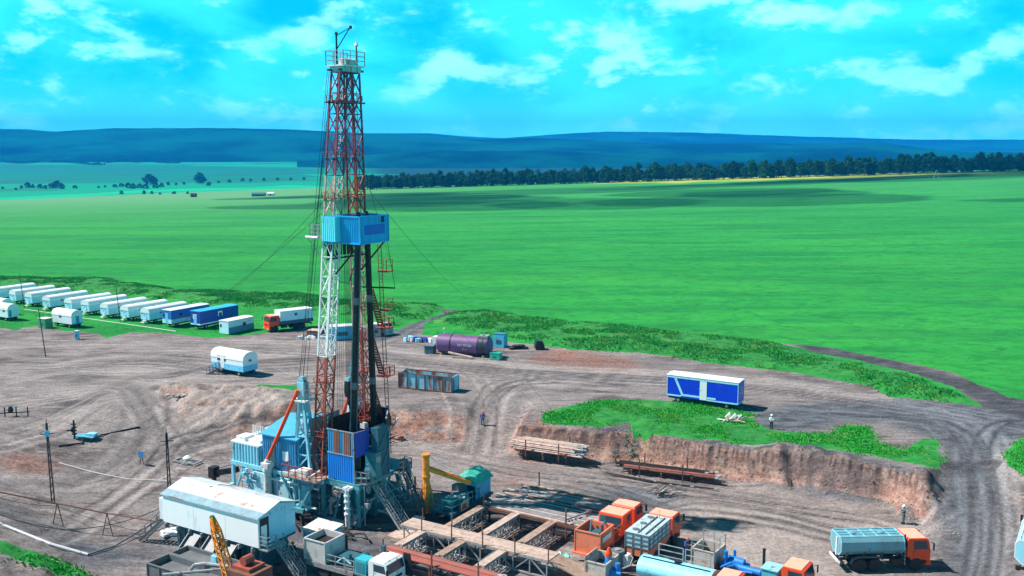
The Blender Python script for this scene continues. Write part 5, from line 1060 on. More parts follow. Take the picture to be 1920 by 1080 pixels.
# two racks at the foot of the cut
def heap(label, p0, p1, wdt, layers, ms, lab, grp, zb, ln, seed, rr=(0.07, 0.11)):
    random.seed(seed); a = Vector((*p0, 0)); d = (Vector((*p1, 0)) - a); Lh = d.length; d.normalize(); n = Vector((-d.y, d.x, 0))
    rk = thing('pipe_trestle', label, 'rack', (a.x, a.y, zb), math.atan2(d.y, d.x))
    for t_ in (0.15, 0.5, 0.85): m_ = MB().bb(Lh * t_ - 0.1, Lh * t_ + 0.1, -0.2, wdt + 0.2, 0.35, 0.55); [m_.beam((Lh * t_, y, -0.3), (Lh * t_, y, 0.35), 0.18) for y in (0.1, wdt - 0.1)]; m_.build('cross_bar', rst, rk)
    for t_ in (0.25, 0.75):
        for y in (-0.25, wdt + 0.25): MB().beam((Lh * t_, y, -0.1), (Lh * t_, y, 2.0), 0.12).build('stop_post', rst, rk)
    for k in range(layers):
        y = 0.0 + 0.12 * k
        while y < wdt - 0.12 * k:
            r = random.uniform(*rr); y += r; o = random.uniform(-0.7, 0.7); c = a + n * y + d * o + Vector((0, 0, zb + 0.56 + r + k * 0.19)); pipe_thing(c, c + d * (ln + random.uniform(-0.6, 0.6)), r, random.choice(ms), lab, grp); y += r + 0.015
g0, g1 = G(957, 846, -2.6)[:2], G(1100, 866, -2.9)[:2]
heap('trestle under the pale pipe stack at the left foot of the red earth cut', g0, (g0[0] + 8.6 * 0.9, g0[1] - 8.6 * 0.43), 3.0, 5, [pipeg, pwood, pink], 'pale weathered pipe in the stack at the left foot of the red earth cut', 'pale pipes stacked at the left foot of the cut', PIT + 0.7, 8.6, 5)
g0 = G(1160, 886, -3.4)[:2]
heap('trestle under the red brown pipes in the middle of the cut face', g0, (g0[0] + 10 * 0.93, g0[1] - 10 * 0.37), 2.0, 2, [piper, rst, dark], 'rusty red brown pipe lying below the middle of the red earth cut', 'rusty pipes stacked below the middle of the cut', PIT + 0.1, 11.0, 6, (0.08, 0.15))
for i, (u0, v0, u1, v1) in enumerate([(1135, 888, 1230, 905), (1145, 893, 1300, 915), (1230, 905, 1345, 920), (1180, 897, 1260, 912)]):
    a, b_ = G(u0, v0, PIT)[:2], G(u1, v1, PIT)[:2]; pipe_thing((*a, PIT + 0.12), (*b_, PIT + 0.14), 0.07, dark, 'thin dark pipe lying on the ground in front of the rusty red pipe stack', 'thin pipes on the ground before the rusty stack')

# ---- yellow jib crane and teal pump unit
jc = yard('jib_crane', 'orange yellow pillar crane with a sloping jib beside the teal pump unit', 'crane')
c0 = Vector(Lq(800, 963, 0.0)); cx_, cy_ = c0.x, c0.y; Tz = 6.3
m_ = MB().tube((cx_, cy_, 0), (cx_, cy_, Tz), 0.36, 14).rev([(0.46, Tz - 0.1), (0.46, Tz + 0.08)], (cx_, cy_, 0), 'z', 12).rev([(0.45, 3.9), (0.45, 4.1)], (cx_, cy_, 0), 'z', 12)
for a in range(4): an = a * math.pi / 2 + 0.5; m_.beam((cx_ + 1.0 * math.cos(an), cy_ + 1.0 * math.sin(an), 0.2), (cx_ + 0.2 * math.cos(an), cy_ + 0.2 * math.sin(an), 3.7), 0.14)
m_.build('pillar', yelp, jc)
J1 = Vector(Lq(882, 905, 3.2)); J0 = Vector((cx_, cy_, 4.9)); m_ = MB(); m_.beam(J0 + Vector((0, 0.15, 0)), J1 + Vector((0, 0.15, 0)), 0.18, 0.42); m_.beam(J0 - Vector((0, 0.15, 0)), J1 - Vector((0, 0.15, 0)), 0.18, 0.42)
for i in range(12): m_.beam(J0.lerp(J1, i / 12) + Vector((0, 0.15, 0)), J0.lerp(J1, (i + 0.6) / 12) - Vector((0, 0.15, 0)), 0.06)
m_.build('jib', yelp, jc)
MB().tube((cx_, cy_, Tz), J1, 0.04, 4).build('tie_rod', whh, jc)
MB().bb(cx_ - 0.8, cx_ + 0.8, cy_ - 0.8, cy_ + 0.8, 0.0, 0.3).build('base_plate', rst, jc)
pu = yard('pump_unit', 'teal pump unit with a green tarpaulin roof and a railed deck beside the yellow crane', 'pump unit')
px0, py0 = Lq(809, 955, 1.2)[:2]
MB().bb(px0, px0 + 2.6, py0, py0 + 7.6, 0.95, 1.2).bb(px0 + 0.1, px0 + 0.35, py0, py0 + 7.4, 0.3, 0.95).bb(px0 + 2.2, px0 + 2.45, py0, py0 + 7.4, 0.3, 0.95).build('skid', dteal, pu)
sx, sy0, sy1 = px0 + 0.2, py0 + 4.6, py0 + 7.4
MB().bb(sx, sx + 0.08, sy0, sy1, 1.2, 3.4).bb(sx + 2.1, sx + 2.2, sy0, sy1, 1.2, 3.5).bb(sx + 0.08, sx + 1.0, sy0, sy0 + 0.08, 1.2, 3.4).bb(sx + 0.08, sx + 2.1, sy1 - 0.08, sy1, 1.2, 3.5).bb(sx + 1.3, sx + 2.1, sy0, sy0 + .08, 2.6, 3.4).build('cab_wall', mat('cab_cyan', (0.05, 0.42, 0.62), 0.5, 0, 0.15, 1, 0.3), pu)
m_ = MB(); n = 6
for i in range(n):
    for j in range(n): pass
vs = [(sx - 0.2 + 2.7 * i / n, sy0 - 0.4 + 3.4 * j / n, 3.45 + 0.55 * math.sin(math.pi * i / n) + 0.08 * math.sin(i * 2.1 + j * 1.7) - (0.5 if i in (0, n) or j in (0, n) else 0)) for j in range(n + 1) for i in range(n + 1)]
fs = [(j * (n + 1) + i, j * (n + 1) + i + 1, (j + 1) * (n + 1) + i + 1, (j + 1) * (n + 1) + i) for j in range(n) for i in range(n)]
m_.add(vs, fs).add([(x, y, z - 0.03) for x, y, z in vs], [f[::-1] for f in fs]).build('tarpaulin', mat('green_tarpaulin', (0.03, 0.40, 0.30), 0.7, 0, 0.25, 2, 0.3), pu)
m_ = MB().rail([(px0 + 2.5, py0 + 0.1, 1.2), (px0 + 2.5, py0 + 5.0, 1.2)], 1.2, 0.035, 2, 1.2).rail([(px0 + 0.1, py0 + 0.1, 1.2), (px0 + 2.5, py0 + 0.1, 1.2)], 1.2, 0.035, 2, 1.2); m_.build('railing', teal, pu)
m_ = MB().bb(px0 + 0.7, px0 + 1.9, py0 + 0.6, py0 + 2.0, 1.2, 2.2).rev([(0.5, 0), (0.5, 1.6)], (px0 + 1.0, py0 + 2.6, 1.9), 'x', 12).mat(1).bb(px0 + 0.3, px0 + 1.2, py0 + 3.2, py0 + 4.3, 1.2, 2.9).mat(0).tube((px0 + 1.9, py0 + 1.0, 1.3), (px0 + 1.9, py0 + 3.8, 2.3), 0.12, 8).mat(2).bb(px0 + 0.4, px0 + 2.0, py0 + 2.9, py0 + 3.3, 1.2, 2.3); m_.build('pump', [teal, gst, wood], pu)
MB().bb(px0 + 2.62, px0 + 2.66, py0 + 1.4, py0 + 2.9, 1.0, 2.0).mat(1).bb(px0 + 2.66, px0 + 2.68, py0 + 1.6, py0 + 2.3, 1.15, 1.7).build('side_board', [mat('rusty_orange_board', (0.6, 0.5, 0.4), 0.7, rust=0.5), org], pu)
MB().rev([(0.1, 0), (0.42, 0.1), (0.42, 2.2), (0.1, 2.3)], (px0 + 3.4, py0 + 0.6, 0.55), 'y', 14).bb(px0 + 3.1, px0 + 3.7, py0 + 0.9, py0 + 1.1, 0, 0.3).bb(px0 + 3.1, px0 + 3.7, py0 + 2.3, py0 + 2.5, 0, 0.3).build('air_tank', mat('green_tank', (0.02, 0.16, 0.12), 0.5), pu, True)
o = yard('tool_box', 'small pale blue box on the boards at the foot of the yellow crane', 'box'); a, b_ = Lq(784, 973, 1.0)[:2]; MB().bb(a - .5, a + .5, b_ - .35, b_ + .35, 0.7, 1.1).build('box_body', lb, o); MB().bb(a - .55, a + .55, b_ - .4, b_ + .4, 1.1, 1.16).build('lid', wp, o); MB().bb(a - .45, a + .45, b_ - .3, b_ + .3, 0.0, 0.69).build('stand', gst, o)

# ================================================================ TRUCKS
def wheel(par, x, y, r=0.62, w=0.36, loc=None):
    s = 1 if y > 0 else -1
    o = MB().rev([(r * 0.55, -w / 2), (r * 0.93, -w / 2), (r, -w * 0.3), (r, w * 0.3), (r * 0.93, w / 2), (r * 0.55, w / 2)], (x, y, r), 'y', 20)
    for i in range(20): a = i * math.pi / 10; o.box((x + math.cos(a) * r, y, r + math.sin(a) * r), (0.07, w * 0.9, 0.07))
    t = MB(); t.rev([(r * 0.56, -w / 2), (r * 0.93, -w / 2), (r, -w * 0.3), (r, w * 0.3), (r * 0.93, w / 2), (r * 0.56, w / 2)], (x, y, r), 'y', 20)
    wh = t.build('wheel', rub, par, True)
    MB().rev([(r * 0.55, -w * 0.42), (r * 0.5, w * 0.1 * s), (r * 0.2, w * 0.2 * s), (r * 0.2, w * 0.42 * s), (r * 0.1, w * 0.45 * s)], (x, y, r), 'y', 14).build('rim', lgs, wh, True)
    return wh
def cab(par, col, x=0.0, roofw=True, w=2.4, z0=0.95, h=2.05, L_=2.1, back=0.85, bumper=True):
    """cab-over truck cab; x = front axle, nose at x + L_ - back"""
    xf, xb = x + L_ - back, x - back; zt = z0 + h; zs = z0 + h * 0.48; hw = w / 2
    prof = [(xb, z0 + 0.35), (x - 0.55, z0 + 0.35), (x - 0.5, z0 + 0.1), (x + 0.66, z0 + 0.1), (xf - 0.08, z0 - 0.1), (xf, z0), (xf, zs), (xf - 0.22, zt - 0.1), (xf - 0.4, zt), (xb + 0.1, zt), (xb, zt - 0.12)]
    c = MB().prism(prof, 'y', -hw, hw).build('cab', col, par)
    if roofw: MB().bb(xb + 0.1, xf - 0.45, -hw + 0.08, hw - 0.08, zt, zt + 0.05).build('roof_panel', mat('sun_bleached_orange', (0.88, 0.40, 0.27), 0.6, 0, 0.1, 1, 0.3) if col is org else wp, c)
    ws = MB().add([(xf + 0.015, -hw + 0.12, zs + 0.06), (xf + 0.015, hw - 0.12, zs + 0.06), (xf - 0.19, hw - 0.16, zt - 0.16), (xf - 0.19, -hw + 0.16, zt - 0.16), (xf - 0.03, -hw + 0.12, zs + 0.06), (xf - 0.03, hw - 0.12, zs + 0.06), (xf - 0.24, hw - 0.16, zt - 0.16), (xf - 0.24, -hw + 0.16, zt - 0.16)], [(0, 1, 2, 3), (7, 6, 5, 4), (0, 4, 5, 1), (1, 5, 6, 2), (2, 6, 7, 3), (3, 7, 4, 0)]).build('windshield', gls, c)
    for s in (-1, 1):
        MB().prism([(x - 0.25, zs + 0.08), (xf - 0.22, zs + 0.08), (xf - 0.4, zt - 0.22), (x - 0.25, zt - 0.22)], 'y', s * hw - 0.02 if s > 0 else s * hw - 0.012, s * hw + 0.012 if s > 0 else s * hw + 0.02).build('side_window', gls, c)
        MB().bb(x - 0.3, x - 0.28, s * hw - 0.01, s * hw + 0.012, z0 + 0.4, zt - 0.15).bb(x - 0.2, x - 0.05, s * hw - 0.01, s * hw + 0.04, zs - 0.12, zs - 0.07).build('door_seam', blk, c)
        MB().beam((xf - 0.1, s * hw, zt - 0.3), (xf + 0.15, s * (hw + 0.28), zt - 0.35), 0.04).bb(xf + 0.1, xf + 0.18, s * (hw + 0.28) - 0.1, s * (hw + 0.28) + 0.1, zs + 0.1, zt - 0.3).build('mirror', blk, c)
        MB().rev([(0.12, 0), (0.12, 0.05)], (xf + 0.09, s * (hw - 0.3), z0 - 0.27), 'x', 12).build('headlight', whh, c)
    if bumper: MB().bb(xf - 0.35, xf + 0.1, -hw, hw, z0 - 0.42, z0 - 0.12).build('bumper', col, c)
    MB().bb(xf, xf + 0.02, -hw * 0.6, hw * 0.6, z0 + 0.25, z0 + 0.5).build('grille', blk, c)
    return c
def chassis(par, x0, x1, axles, r=0.62, tracks=1.05):
    m_ = MB()
    for s in (-0.42, 0.42): m_.bb(x0, x1, s - 0.06, s + 0.06, 0.85, 1.1)
    for x in axles: m_.tube((x, -0.95, r), (x, 0.95, r), 0.12, 8)
    m_.bb(x0 - 0.1, x0 + 0.05, -1.15, 1.15, 0.7, 0.95).bb(-2.2, -1.3, -1.2, -0.55, 0.65, 1.15).bb(-2.4, -1.3, 0.55, 1.2, 0.6, 1.15).bb(-1.1, -0.6, -0.5, 0.5, 0.9, 1.6)
    m_.build('chassis', dark, par)
    for x in axles:
        for s in (-1, 1): wheel(par, x, s * tracks, r)
def fenders(par, x0, x1, m_=None):
    for s in (-1, 1):
        f = MB(); pts = [(x0 - 0.85, 0.75), (x0 - 0.6, 1.15), (x0 - 0.2, 1.34), (x1 + 0.2, 1.34), (x1 + 0.6, 1.15), (x1 + 0.85, 0.75)]
        for p, q in zip(pts[:-1], pts[1:]): f.add([(p[0], s * 0.85, p[1]), (q[0], s * 0.85, q[1]), (q[0], s * 1.27, q[1]), (p[0], s * 1.27, p[1]), (p[0], s * 0.85, p[1] + .05), (q[0], s * 0.85, q[1] + .05), (q[0], s * 1.27, q[1] + .05), (p[0], s * 1.27, p[1] + .05)], [(3, 2, 1, 0), (4, 5, 6, 7), (0, 1, 5, 4), (2, 3, 7, 6)])
        f.build('mudguard', m_ or gst, par)
def tankbody(par, x0, x1, z0, z1, hw, m_, nm='tank', topmat=None):
    pr = [(-hw * 0.55, z0), (hw * 0.55, z0), (hw, z0 + 0.55), (hw, z1 - 0.35), (hw * 0.8, z1), (-hw * 0.8, z1), (-hw, z1 - 0.35), (-hw, z0 + 0.55)]
    t = MB().prism(pr, 'x', x0, x1).build(nm, m_, par)
    f = MB()
    for x in (x0, x1 - 0.08):
        for p, q in zip(pr, pr[1:] + pr[:1]): f.beam((x + 0.04, p[0], p[1]), (x + 0.04, q[0], q[1]), 0.09)
    n = 5
    for i in range(1, n): x = x0 + (x1 - x0) * i / n; f.beam((x, -hw * 0.78, z1 + 0.03), (x, hw * 0.78, z1 + 0.03), 0.06)
    for y in (-hw * 0.75, -0.25, 0.25, hw * 0.75): f.beam((x0, y, z1 + 0.05), (x1, y, z1 + 0.05), 0.06)
    f.build('tank_ribs', topmat or m_, t)
    h = MB()
    for i in (0.25, 0.7): h.rev([(0.3, 0), (0.3, 0.14), (0.1, 0.2)], (x0 + (x1 - x0) * i, 0, z1), 'z', 12)
    h.build('hatch', m_, t)
    return t
tgr = mat('grey_blue_tank', (0.16, 0.33, 0.38), 0.45, 0, 0.15, 1.0, 0.35, streak=True); ttop = mat('cyan_tank_top', (0.20, 0.60, 0.72), 0.5, 0, 0.15, 1, 0.3)
def truck_at(name, label, x, y, z, rz): return thing(name, label, 'truck', (x, y, z), rz)
# T1 tanker
a = G(1708, 1062, PIT); t1 = truck_at('tanker_truck', 'orange cab tanker truck with a grey blue ribbed tank parked beside the dirt road', a[0], a[1] + 0.3, Z(a[0], a[1]), R(3))
chassis(t1, -6.6, 1.0, (0, -3.7, -5.1)); cab(t1, org); fenders(t1, -5.1, -3.7)
tb = tankbody(t1, -6.9, -1.15, 1.45, 3.15, 1.25, tgr, topmat=ttop)
m_ = MB()
for x in (-6.2, -4.6, -3.0, -1.6):
    for s in (-1, 1): m_.beam((x, s * 1.05, 1.8), (x, s * 0.5, 1.05), 0.12)
m_.build('tank_support', gst, t1)
m_ = MB()
for i in range(5): m_.bb(-1.15, -0.95, -1.2, -0.6, 0.7 + i * 0.35, 0.74 + i * 0.35)
for y in (-1.2, -0.6): m_.beam((-1.05, y, 0.6), (-1.05, y, 2.3), 0.04)
m_.build('ladder', lgs, t1)
MB().bb(-6.98, -6.9, -0.35, -0.15, 1.3, 3.0).bb(-6.98, -6.9, -1.2, 1.2, 0.75, 1.0).build('rear_ladder', wp, t1)
MB().bb(-1.1, -0.9, 0.4, 0.9, 1.0, 3.0).rev([(0.09, 1.2), (0.09, 3.3)], (-1.0, -0.9, 0), 'z', 8).build('exhaust', blk, t1)
cu = bpy.data.curves.new('tank_lettering', 'FONT'); cu.body = 'НЕФТЬ'; cu.size = 0.42; cu.extrude = 0.006; cu.align_x = 'CENTER'; q_ = bpy.data.objects.new('tmp', cu); COL.objects.link(q_); mm = bpy.data.meshes.new_from_object(q_.evaluated_get(bpy.context.evaluated_depsgraph_get())); bpy.data.objects.remove(q_); mm.materials.clear(); mm.materials.append(ttop); o = bpy.data.objects.new('tank_lettering', mm); COL.objects.link(o); o.parent = t1; o.location = (-4.0, -1.262, 2.30); o.rotation_euler = (math.pi / 2, 0, 0)
# T2 corner tanker
a = G(1886, 1072, PIT); t2 = truck_at('tanker_truck', 'pale cyan tank truck cut off by the right edge of the photo', 46.6, 83.4, Z(45.5, 80), R(58))
chassis(t2, -6.6, 1.0, (0, -3.7, -5.1)); cab(t2, org); fenders(t2, -5.1, -3.7); tankbody(t2, -7.0, -1.15, 1.3, 3.35, 1.25, mat('pale_cyan_tank', (0.30, 0.66, 0.78), 0.5, 0, 0.12, 1, 0.3, streak=True), topmat=wp)
# T3 orange-cab truck with a white box body by the caravans
a = G(503, 622, 0); t3 = truck_at('box_truck', 'orange cab truck carrying a white box body parked beside the pale blue container', a[0] + 0.5, a[1] + 1.5, Z(*a[:2]), R(218 - 180 + 180))
chassis(t3, -7.4, 1.0, (0, -4.2, -5.5)); cab(t3, org)
MB().bb(-7.7, -1.0, -1.25, 1.25, 1.9, 3.7).build('box_body', mat('white_blue_box', (0.62, 0.80, 0.86), 0.5, 0, 0.1, 1, 0.2), t3); MB().bb(-7.75, -0.95, -1.3, 1.3, 3.7, 3.78).build('box_roof', whh, t3); MB().bb(-7.7, -1.0, -1.28, 1.28, 1.25, 1.9).build('lower_panel', dteal, t3); MB().bb(-4.4, -3.9, -1.27, -1.25, 2.7, 3.2).bb(-4.4, -3.9, 1.25, 1.27, 2.7, 3.2).build('window', gls, t3)
# T4 pump truck in the foreground, heading right
x, y = 15.9, -13.4; t4 = yard('pump_truck', 'grey pump truck with a white cab and small cyan housing in the foreground', 'truck', x, y, 0, 0)
chassis(t4, -7.6, 1.0, (0, -4.4, -5.9)); cab(t4, wp, roofw=True, h=1.8)
opentank(t4, -8.0, -5.6, -1.25, 1.25, 1.3, 3.2, mat('pale_grey_tank', (0.52, 0.50, 0.48), 0.6, 0, 0.15, 1, 0.35), 2.7, blk, ribs=3)
MB().bb(-5.6, -0.9, -1.3, 1.3, 1.15, 1.3).build('bed', gst, t4)
m_ = MB().rail([(-5.5, -1.25, 1.3), (-2.4, -1.25, 1.3)], 1.0, 0.03, 2, 1.2)
for i in range(5): m_.beam((-7.8, -1.36, 0.95 + i * 0.09), (-2.4, -1.36, 0.95 + i * 0.09), 0.05)
m_.build('side_rails', lgs, t4)
MB().bb(-2.3, -1.1, -1.25, -0.1, 1.3, 2.6).mat(1).bb(-2.15, -1.25, -1.28, -1.25, 1.45, 2.4).build('cyan_housing', [mat('turquoise_paint', (0.03, 0.42, 0.50), 0.5, 0, 0.12, 1.5, 0.3), teal], t4)
m_ = MB().bb(-5.0, -3.2, -0.6, 0.8, 1.3, 2.1).rev([(0.35, -0.8), (0.35, 0.8)], (-2.9, 0.3, 1.9), 'y', 12).tube((-5.2, 0.9, 1.6), (-2.6, 0.9, 2.1), 0.1, 8).tube((-3.4, -0.5, 1.3), (-3.4, -0.5, 2.5), 0.15, 8).bb(-1.0, -0.7, 0.7, 1.1, 1.3, 3.3).mat(1).pipe([(-4.6, -0.9, 1.6), (-3.9, -0.9, 2.2), (-3.0, -0.9, 1.8)], 0.08, 6); m_.build('pump_machinery', [dteal, lb], t4)
MB().prism([(0.9, 0.9), (1.9, 0.9), (1.65, 2.9), (0.95, 2.9)], 'y', 1.35, 1.45).build('black_flap', blk, t4)
# T5 cementing unit: orange
x, y = 28.5, 8.5; t5 = yard('cementing_truck', 'orange cementing truck with a tall operator cabin facing the open box at its rear', 'truck', x, y, 0, R(90))
chassis(t5, -8.1, 1.0, (0, -4.4, -5.8)); cab(t5, org)
c2 = MB().prism([(-3.6, 1.15), (-3.75, 2.05), (-3.55, 3.05), (-1.5, 3.05), (-1.5, 1.15)], 'y', -1.25, 1.25).build('operator_cabin', org, t5)
MB().add([(-3.78, -1.1, 2.05), (-3.78, 1.1, 2.05), (-3.6, 1.1, 2.85), (-3.6, -1.1, 2.85), (-3.7, -1.1, 2.05), (-3.7, 1.1, 2.05), (-3.5, 1.1, 2.85), (-3.5, -1.1, 2.85)], [(3, 2, 1, 0), (4, 5, 6, 7), (0, 1, 5, 4), (1, 2, 6, 5), (2, 3, 7, 6), (3, 0, 4, 7)]).build('rear_window', gls, c2)
MB().bb(-3.5, -1.6, -1.15, 1.15, 3.05, 3.1).build('cabin_roof', mat('sun_bleached_orange', (0.8, 0.5, 0.38)), c2)
MB().bb(-2.6, -1.9, -1.28, -1.25, 2.0, 2.8).build('side_window', gls, c2)
MB().bb(-8.2, -1.0, -1.25, 1.25, 1.1, 1.25).build('bed', redp, t5)
opentank(t5, -8.4, -5.6, -1.2, 1.3, 0.9, 2.9, orgp, 1.9, dteal, ribs=4, nm='mixing_box')
MB().bb(-8.65, -8.4, -1.5, 1.5, 0.75, 0.9).build('rear_step', orgp, t5); MB().bb(-8.0, -6.2, -1.28, -1.26, 2.0, 2.5).build('name_board', wp, t5)
m_ = MB().bb(-7.9, -6.2, -0.5, 0.6, 1.9, 2.5).tube((-7.6, 0.2, 2.2), (-5.9, 0.9, 3.1), 0.1, 6).tube((-6.7, -0.6, 2), (-6.7, -0.6, 3.2), 0.14, 8).tube((-6.7, -.6, 3), (-5.4, -.3, 3.1), 0.08, 6).mat(1).rev([(0.45, -0.9), (0.45, 0.9)], (-4.9, 0, 1.9), 'y', 12).bb(-5.6, -4.0, -0.9, 0.9, 1.25, 2.0).pipe([(-5.5, -1.0, 1.5), (-4.9, -1.0, 2.3), (-4.0, -1.0, 1.7)], 0.1, 6); m_.build('pump_machinery', [dteal, redp], t5)
MB().rail([(-5.5, -1.25, 1.25), (-3.9, -1.25, 1.25)], 1.2, 0.03, 3, 0.8).build('railing', redp, t5)
# T6 cement hopper truck
x, y = 32.6, 8.0; t6 = yard('hopper_truck', 'orange cab truck with a tall grey ribbed hopper body beside the orange cementing truck', 'truck', x, y, 0, R(90))
chassis(t6, -6.0, 1.0, (0, -3.3, -4.7)); cab(t6, org)
hw = 1.2; hb = MB().mat(0).bb(-6.3, -1.3, -hw, hw, 1.8, 3.1).mat(1).prism([(-6.3, 1.0), (-6.3, 1.8), (-1.3, 1.8), (-1.3, 1.4), (-2.2, 1.0)], 'y', -hw + 0.001, hw - 0.001)
hb = hb.build('hopper', [mat('pale_hopper_paint', (0.42, 0.56, 0.60), 0.5, 0, 0.15, 1, 0.35), orgp], t6)
m_ = MB()
for z in (1.8, 2.22, 2.65, 3.07): 
    m_.beam((-6.34, -hw, z), (-6.34, hw, z), 0.07); m_.beam((-6.3, -hw - 0.03, z), (-1.3, -hw - 0.03, z), 0.06)
for y in (-1.15, -0.4, 0.4, 1.15): m_.beam((-6.34, y, 1.0), (-6.34, y, 3.1), 0.07)
for i in range(6): x = -6.25 + i * 0.96; m_.beam((x, -hw - 0.03, 1.8), (x, -hw - 0.03, 3.1), 0.06)
m_.build('ribs', gst, hb)
m_ = MB()
for y in (-0.75, 0.0): m_.bb(-6.1, -1.6, y - 0.05, y + 0.05, 3.1, 3.2)
for i in range(3): m_.rev([(0.32, 3.1), (0.32, 3.16)], (-5.4 + 1.7 * i, 0.5, 0), 'z', 14); m_.beam((-6.0 + 2.1 * i, -0.3, 3.1), (-6.0 + 2.1 * i, -0.3, 4.0), 0.03)
m_.build('roof_gear', gst, hb)
# T7 cyan tanker, cut off at the bottom
x, y = 42.4, -2.2; t7 = yard('tanker_truck', 'light cyan round topped tank truck at the bottom edge between orange trucks', 'truck', x, y, 0, 0)
chassis(t7, -7.3, 1.0, (0, -4.4, -5.8)); cab(t7, org)
cyt = mat('bright_cyan_tank', (0.28, 0.72, 0.84), 0.5, 0, 0.15, 1.0, 0.3)
tt = MB(); pr = [(1.2 * math.cos(a), 2.2 + 0.85 * math.sin(a)) for a in [k * math.pi / 10 for k in range(20)]]; tt.prism(pr, 'x', -7.6, -1.2); tt = tt.build('tank', cyt, t7, True)
MB().beam((-7.4, -0.3, 3.08), (-1.4, -0.3, 3.08), 0.07).pipe([(-6.8, 0.3, 3.0), (-6.0, 0.5, 3.15), (-5.0, 0.3, 3.05), (-4.2, 0.5, 3.1)], 0.05, 5).rev([(0.3, 3.0), (0.3, 3.2)], (-4.4, 0.1, 0), 'z', 12).build('hatch', blk, tt)
m_ = MB().rail([(-6.6, 1.3, 2.3), (-4.4, 1.3, 2.3)], 1.5, 0.04, 3, 2.2).rail([(-4.2, 1.3, 2.3), (-2.0, 1.3, 2.3)], 1.5, 0.04, 3, 2.2); m_.bb(-6.6, -2.0, 1.1, 1.35, 2.2, 2.3); m_.build('walkway_rail', lgs, tt)
MB().bb(-7.4, -1.3, -1.3, -1.15, 1.0, 1.5).build('side_box', gst, t7)
# T8 pump truck with blue pumps and an orange cab at the right
x, y = 46.4, 3.4; t8 = yard('cementing_truck', 'orange cab truck with bright blue pumps and a beige box', 'truck', x, y, -0.25, R(-3))
chassis(t8, -8.5, 1.0, (0, -4.4, -5.8)); cab(t8, org)
MB().bb(-8.6, -1.0, -1.25, 1.25, 1.1, 1.25).build('bed', rst, t8)
opentank(t8, -8.9, -6.8, -1.25, 1.25, 1.25, 2.7, mat('beige_box', (0.50, 0.44, 0.38), 0.6, 0, 0.15, 1, 0.35), 1.8, dark, ribs=3, nm='mixing_box')
MB().rail([(-8.9, -1.25, 2.75), (-6.8, -1.25, 2.75), (-6.8, 1.25, 2.75), (-8.9, 1.25, 2.75)], 0.9, 0.03, 2, 1).build('box_railing', lgs, t8)
bp_ = mat('bright_blue_pump', (0.015, 0.22, 0.66), 0.4, 0, 0.2, 2, 0.3)
m_ = MB().rev([(0.4, -0.9), (0.45, 0), (0.4, 0.9)], (-5.4, 0, 1.9), 'x', 14).bb(-6.4, -4.2, -0.8, 0.6, 1.25, 1.8).tube((-6.0, -0.5, 1.4), (-6.0, -0.5, 2.9), 0.18, 8).tube((-5.6, 0.5, 1.4), (-5.6, 0.5, 2.7), 0.14, 8).rev([(0.3, -1.2), (0.3, 1.1)], (-3.9, -0.6, 1.7), 'x', 12).pipe([(-6.3, -1.0, 1.5), (-5.3, -1.0, 2.2), (-4.3, -1.0, 1.6), (-3.4, -1.0, 1.7)], 0.1, 6)
m_.build('pump', bp_, t8, True)
MB().bb(-2.6, -1.3, -1.0, 0.5, 1.25, 2.3).mat(1).bb(-2.7, -1.2, -1.1, 0.6, 2.3, 2.38).build('engine_housing', [mat('cyan_housing', (0.08, 0.50, 0.62), 0.5), lb], t8)
MB().tube((-3.0, 0.6, 1.25), (-3.0, 0.6, 3.3), 0.13, 8).rev([(0.16, 3.3), (0.16, 3.4)], (-3.0, .6, 0), 'z', 8).build('exhaust', blk, t8)
# small equipment left of the tanker
e1 = yard('blue_pump_skid', 'bright blue pump skid with an orange cone in front of the grey tanks', 'pump'); a, b_ = Lq(1148, 1070, 1.0)[:2]
MB().bb(a - 1.2, a + 1.3, b_ - 0.7, b_ + 0.7, 0.2, 0.4).build('skid', rst, e1)
MB().bb(a - 0.9, a + 0.6, b_ - 0.5, b_ + 0.5, 0.4, 1.2).rev([(0.32, 0.5), (0.32, 2.0), (0.2, 2.2)], (a - 0.4, b_ + 0.1, 0), 'z', 12).rev([(0.22, 0.5), (0.22, 1.8)], (a + 0.5, b_, 0), 'z', 10).tube((a - 0.8, b_ - 0.4, 0.9), (a + 1.0, b_ - 0.4, 1.1), 0.14, 8).build('pump_body', bp_, e1, True)
MB().rev([(0.3, 2.2), (0.3, 2.5), (0.1, 3.0)], (a - 0.4, b_ + 0.1, 0), 'z', 12).build('orange_cap', org, e1)
e2 = yard('mixing_tank', 'beige box tank with a pale yellow side below the orange mixing box', 'tank'); a, b_ = Lq(1098, 1070, 1.0)[:2]
opentank(e2, a, a + 1.9, b_, b_ + 2.6, 0.1, 1.9, mat('beige_box', (0.5, 0.44, 0.38)), 1.2, dteal, ribs=3); MB().bb(a - 0.1, a - 0.02, b_ - 0.1, b_ + 2.4, 0.3, 2.3).mat(1).bb(a - 0.14, a - 0.105, b_ + 0.2, b_ + 1.9, 0.6, 2.1).build('side_panel', [pink, mat('pale_yellow_panel', (0.75, 0.6, 0.3), 0.6)], e2)
e3 = yard('steel_tank', 'round grey tank between the beige box and the hopper truck', 'tank'); a, b_ = Lq(1150, 1052, 1.0)[:2]; MB().rev([(0.7, 0), (0.7, 1.7), (0.66, 1.75)], (a, b_ + 0.8, 0), 'z', 18).build('tank_body', gst, e3, True); MB().rev([(0.25, 1.75), (0.25, 1.85)], (a, b_ + 0.8, 0), 'z', 10).build('hatch', lgs, e3)
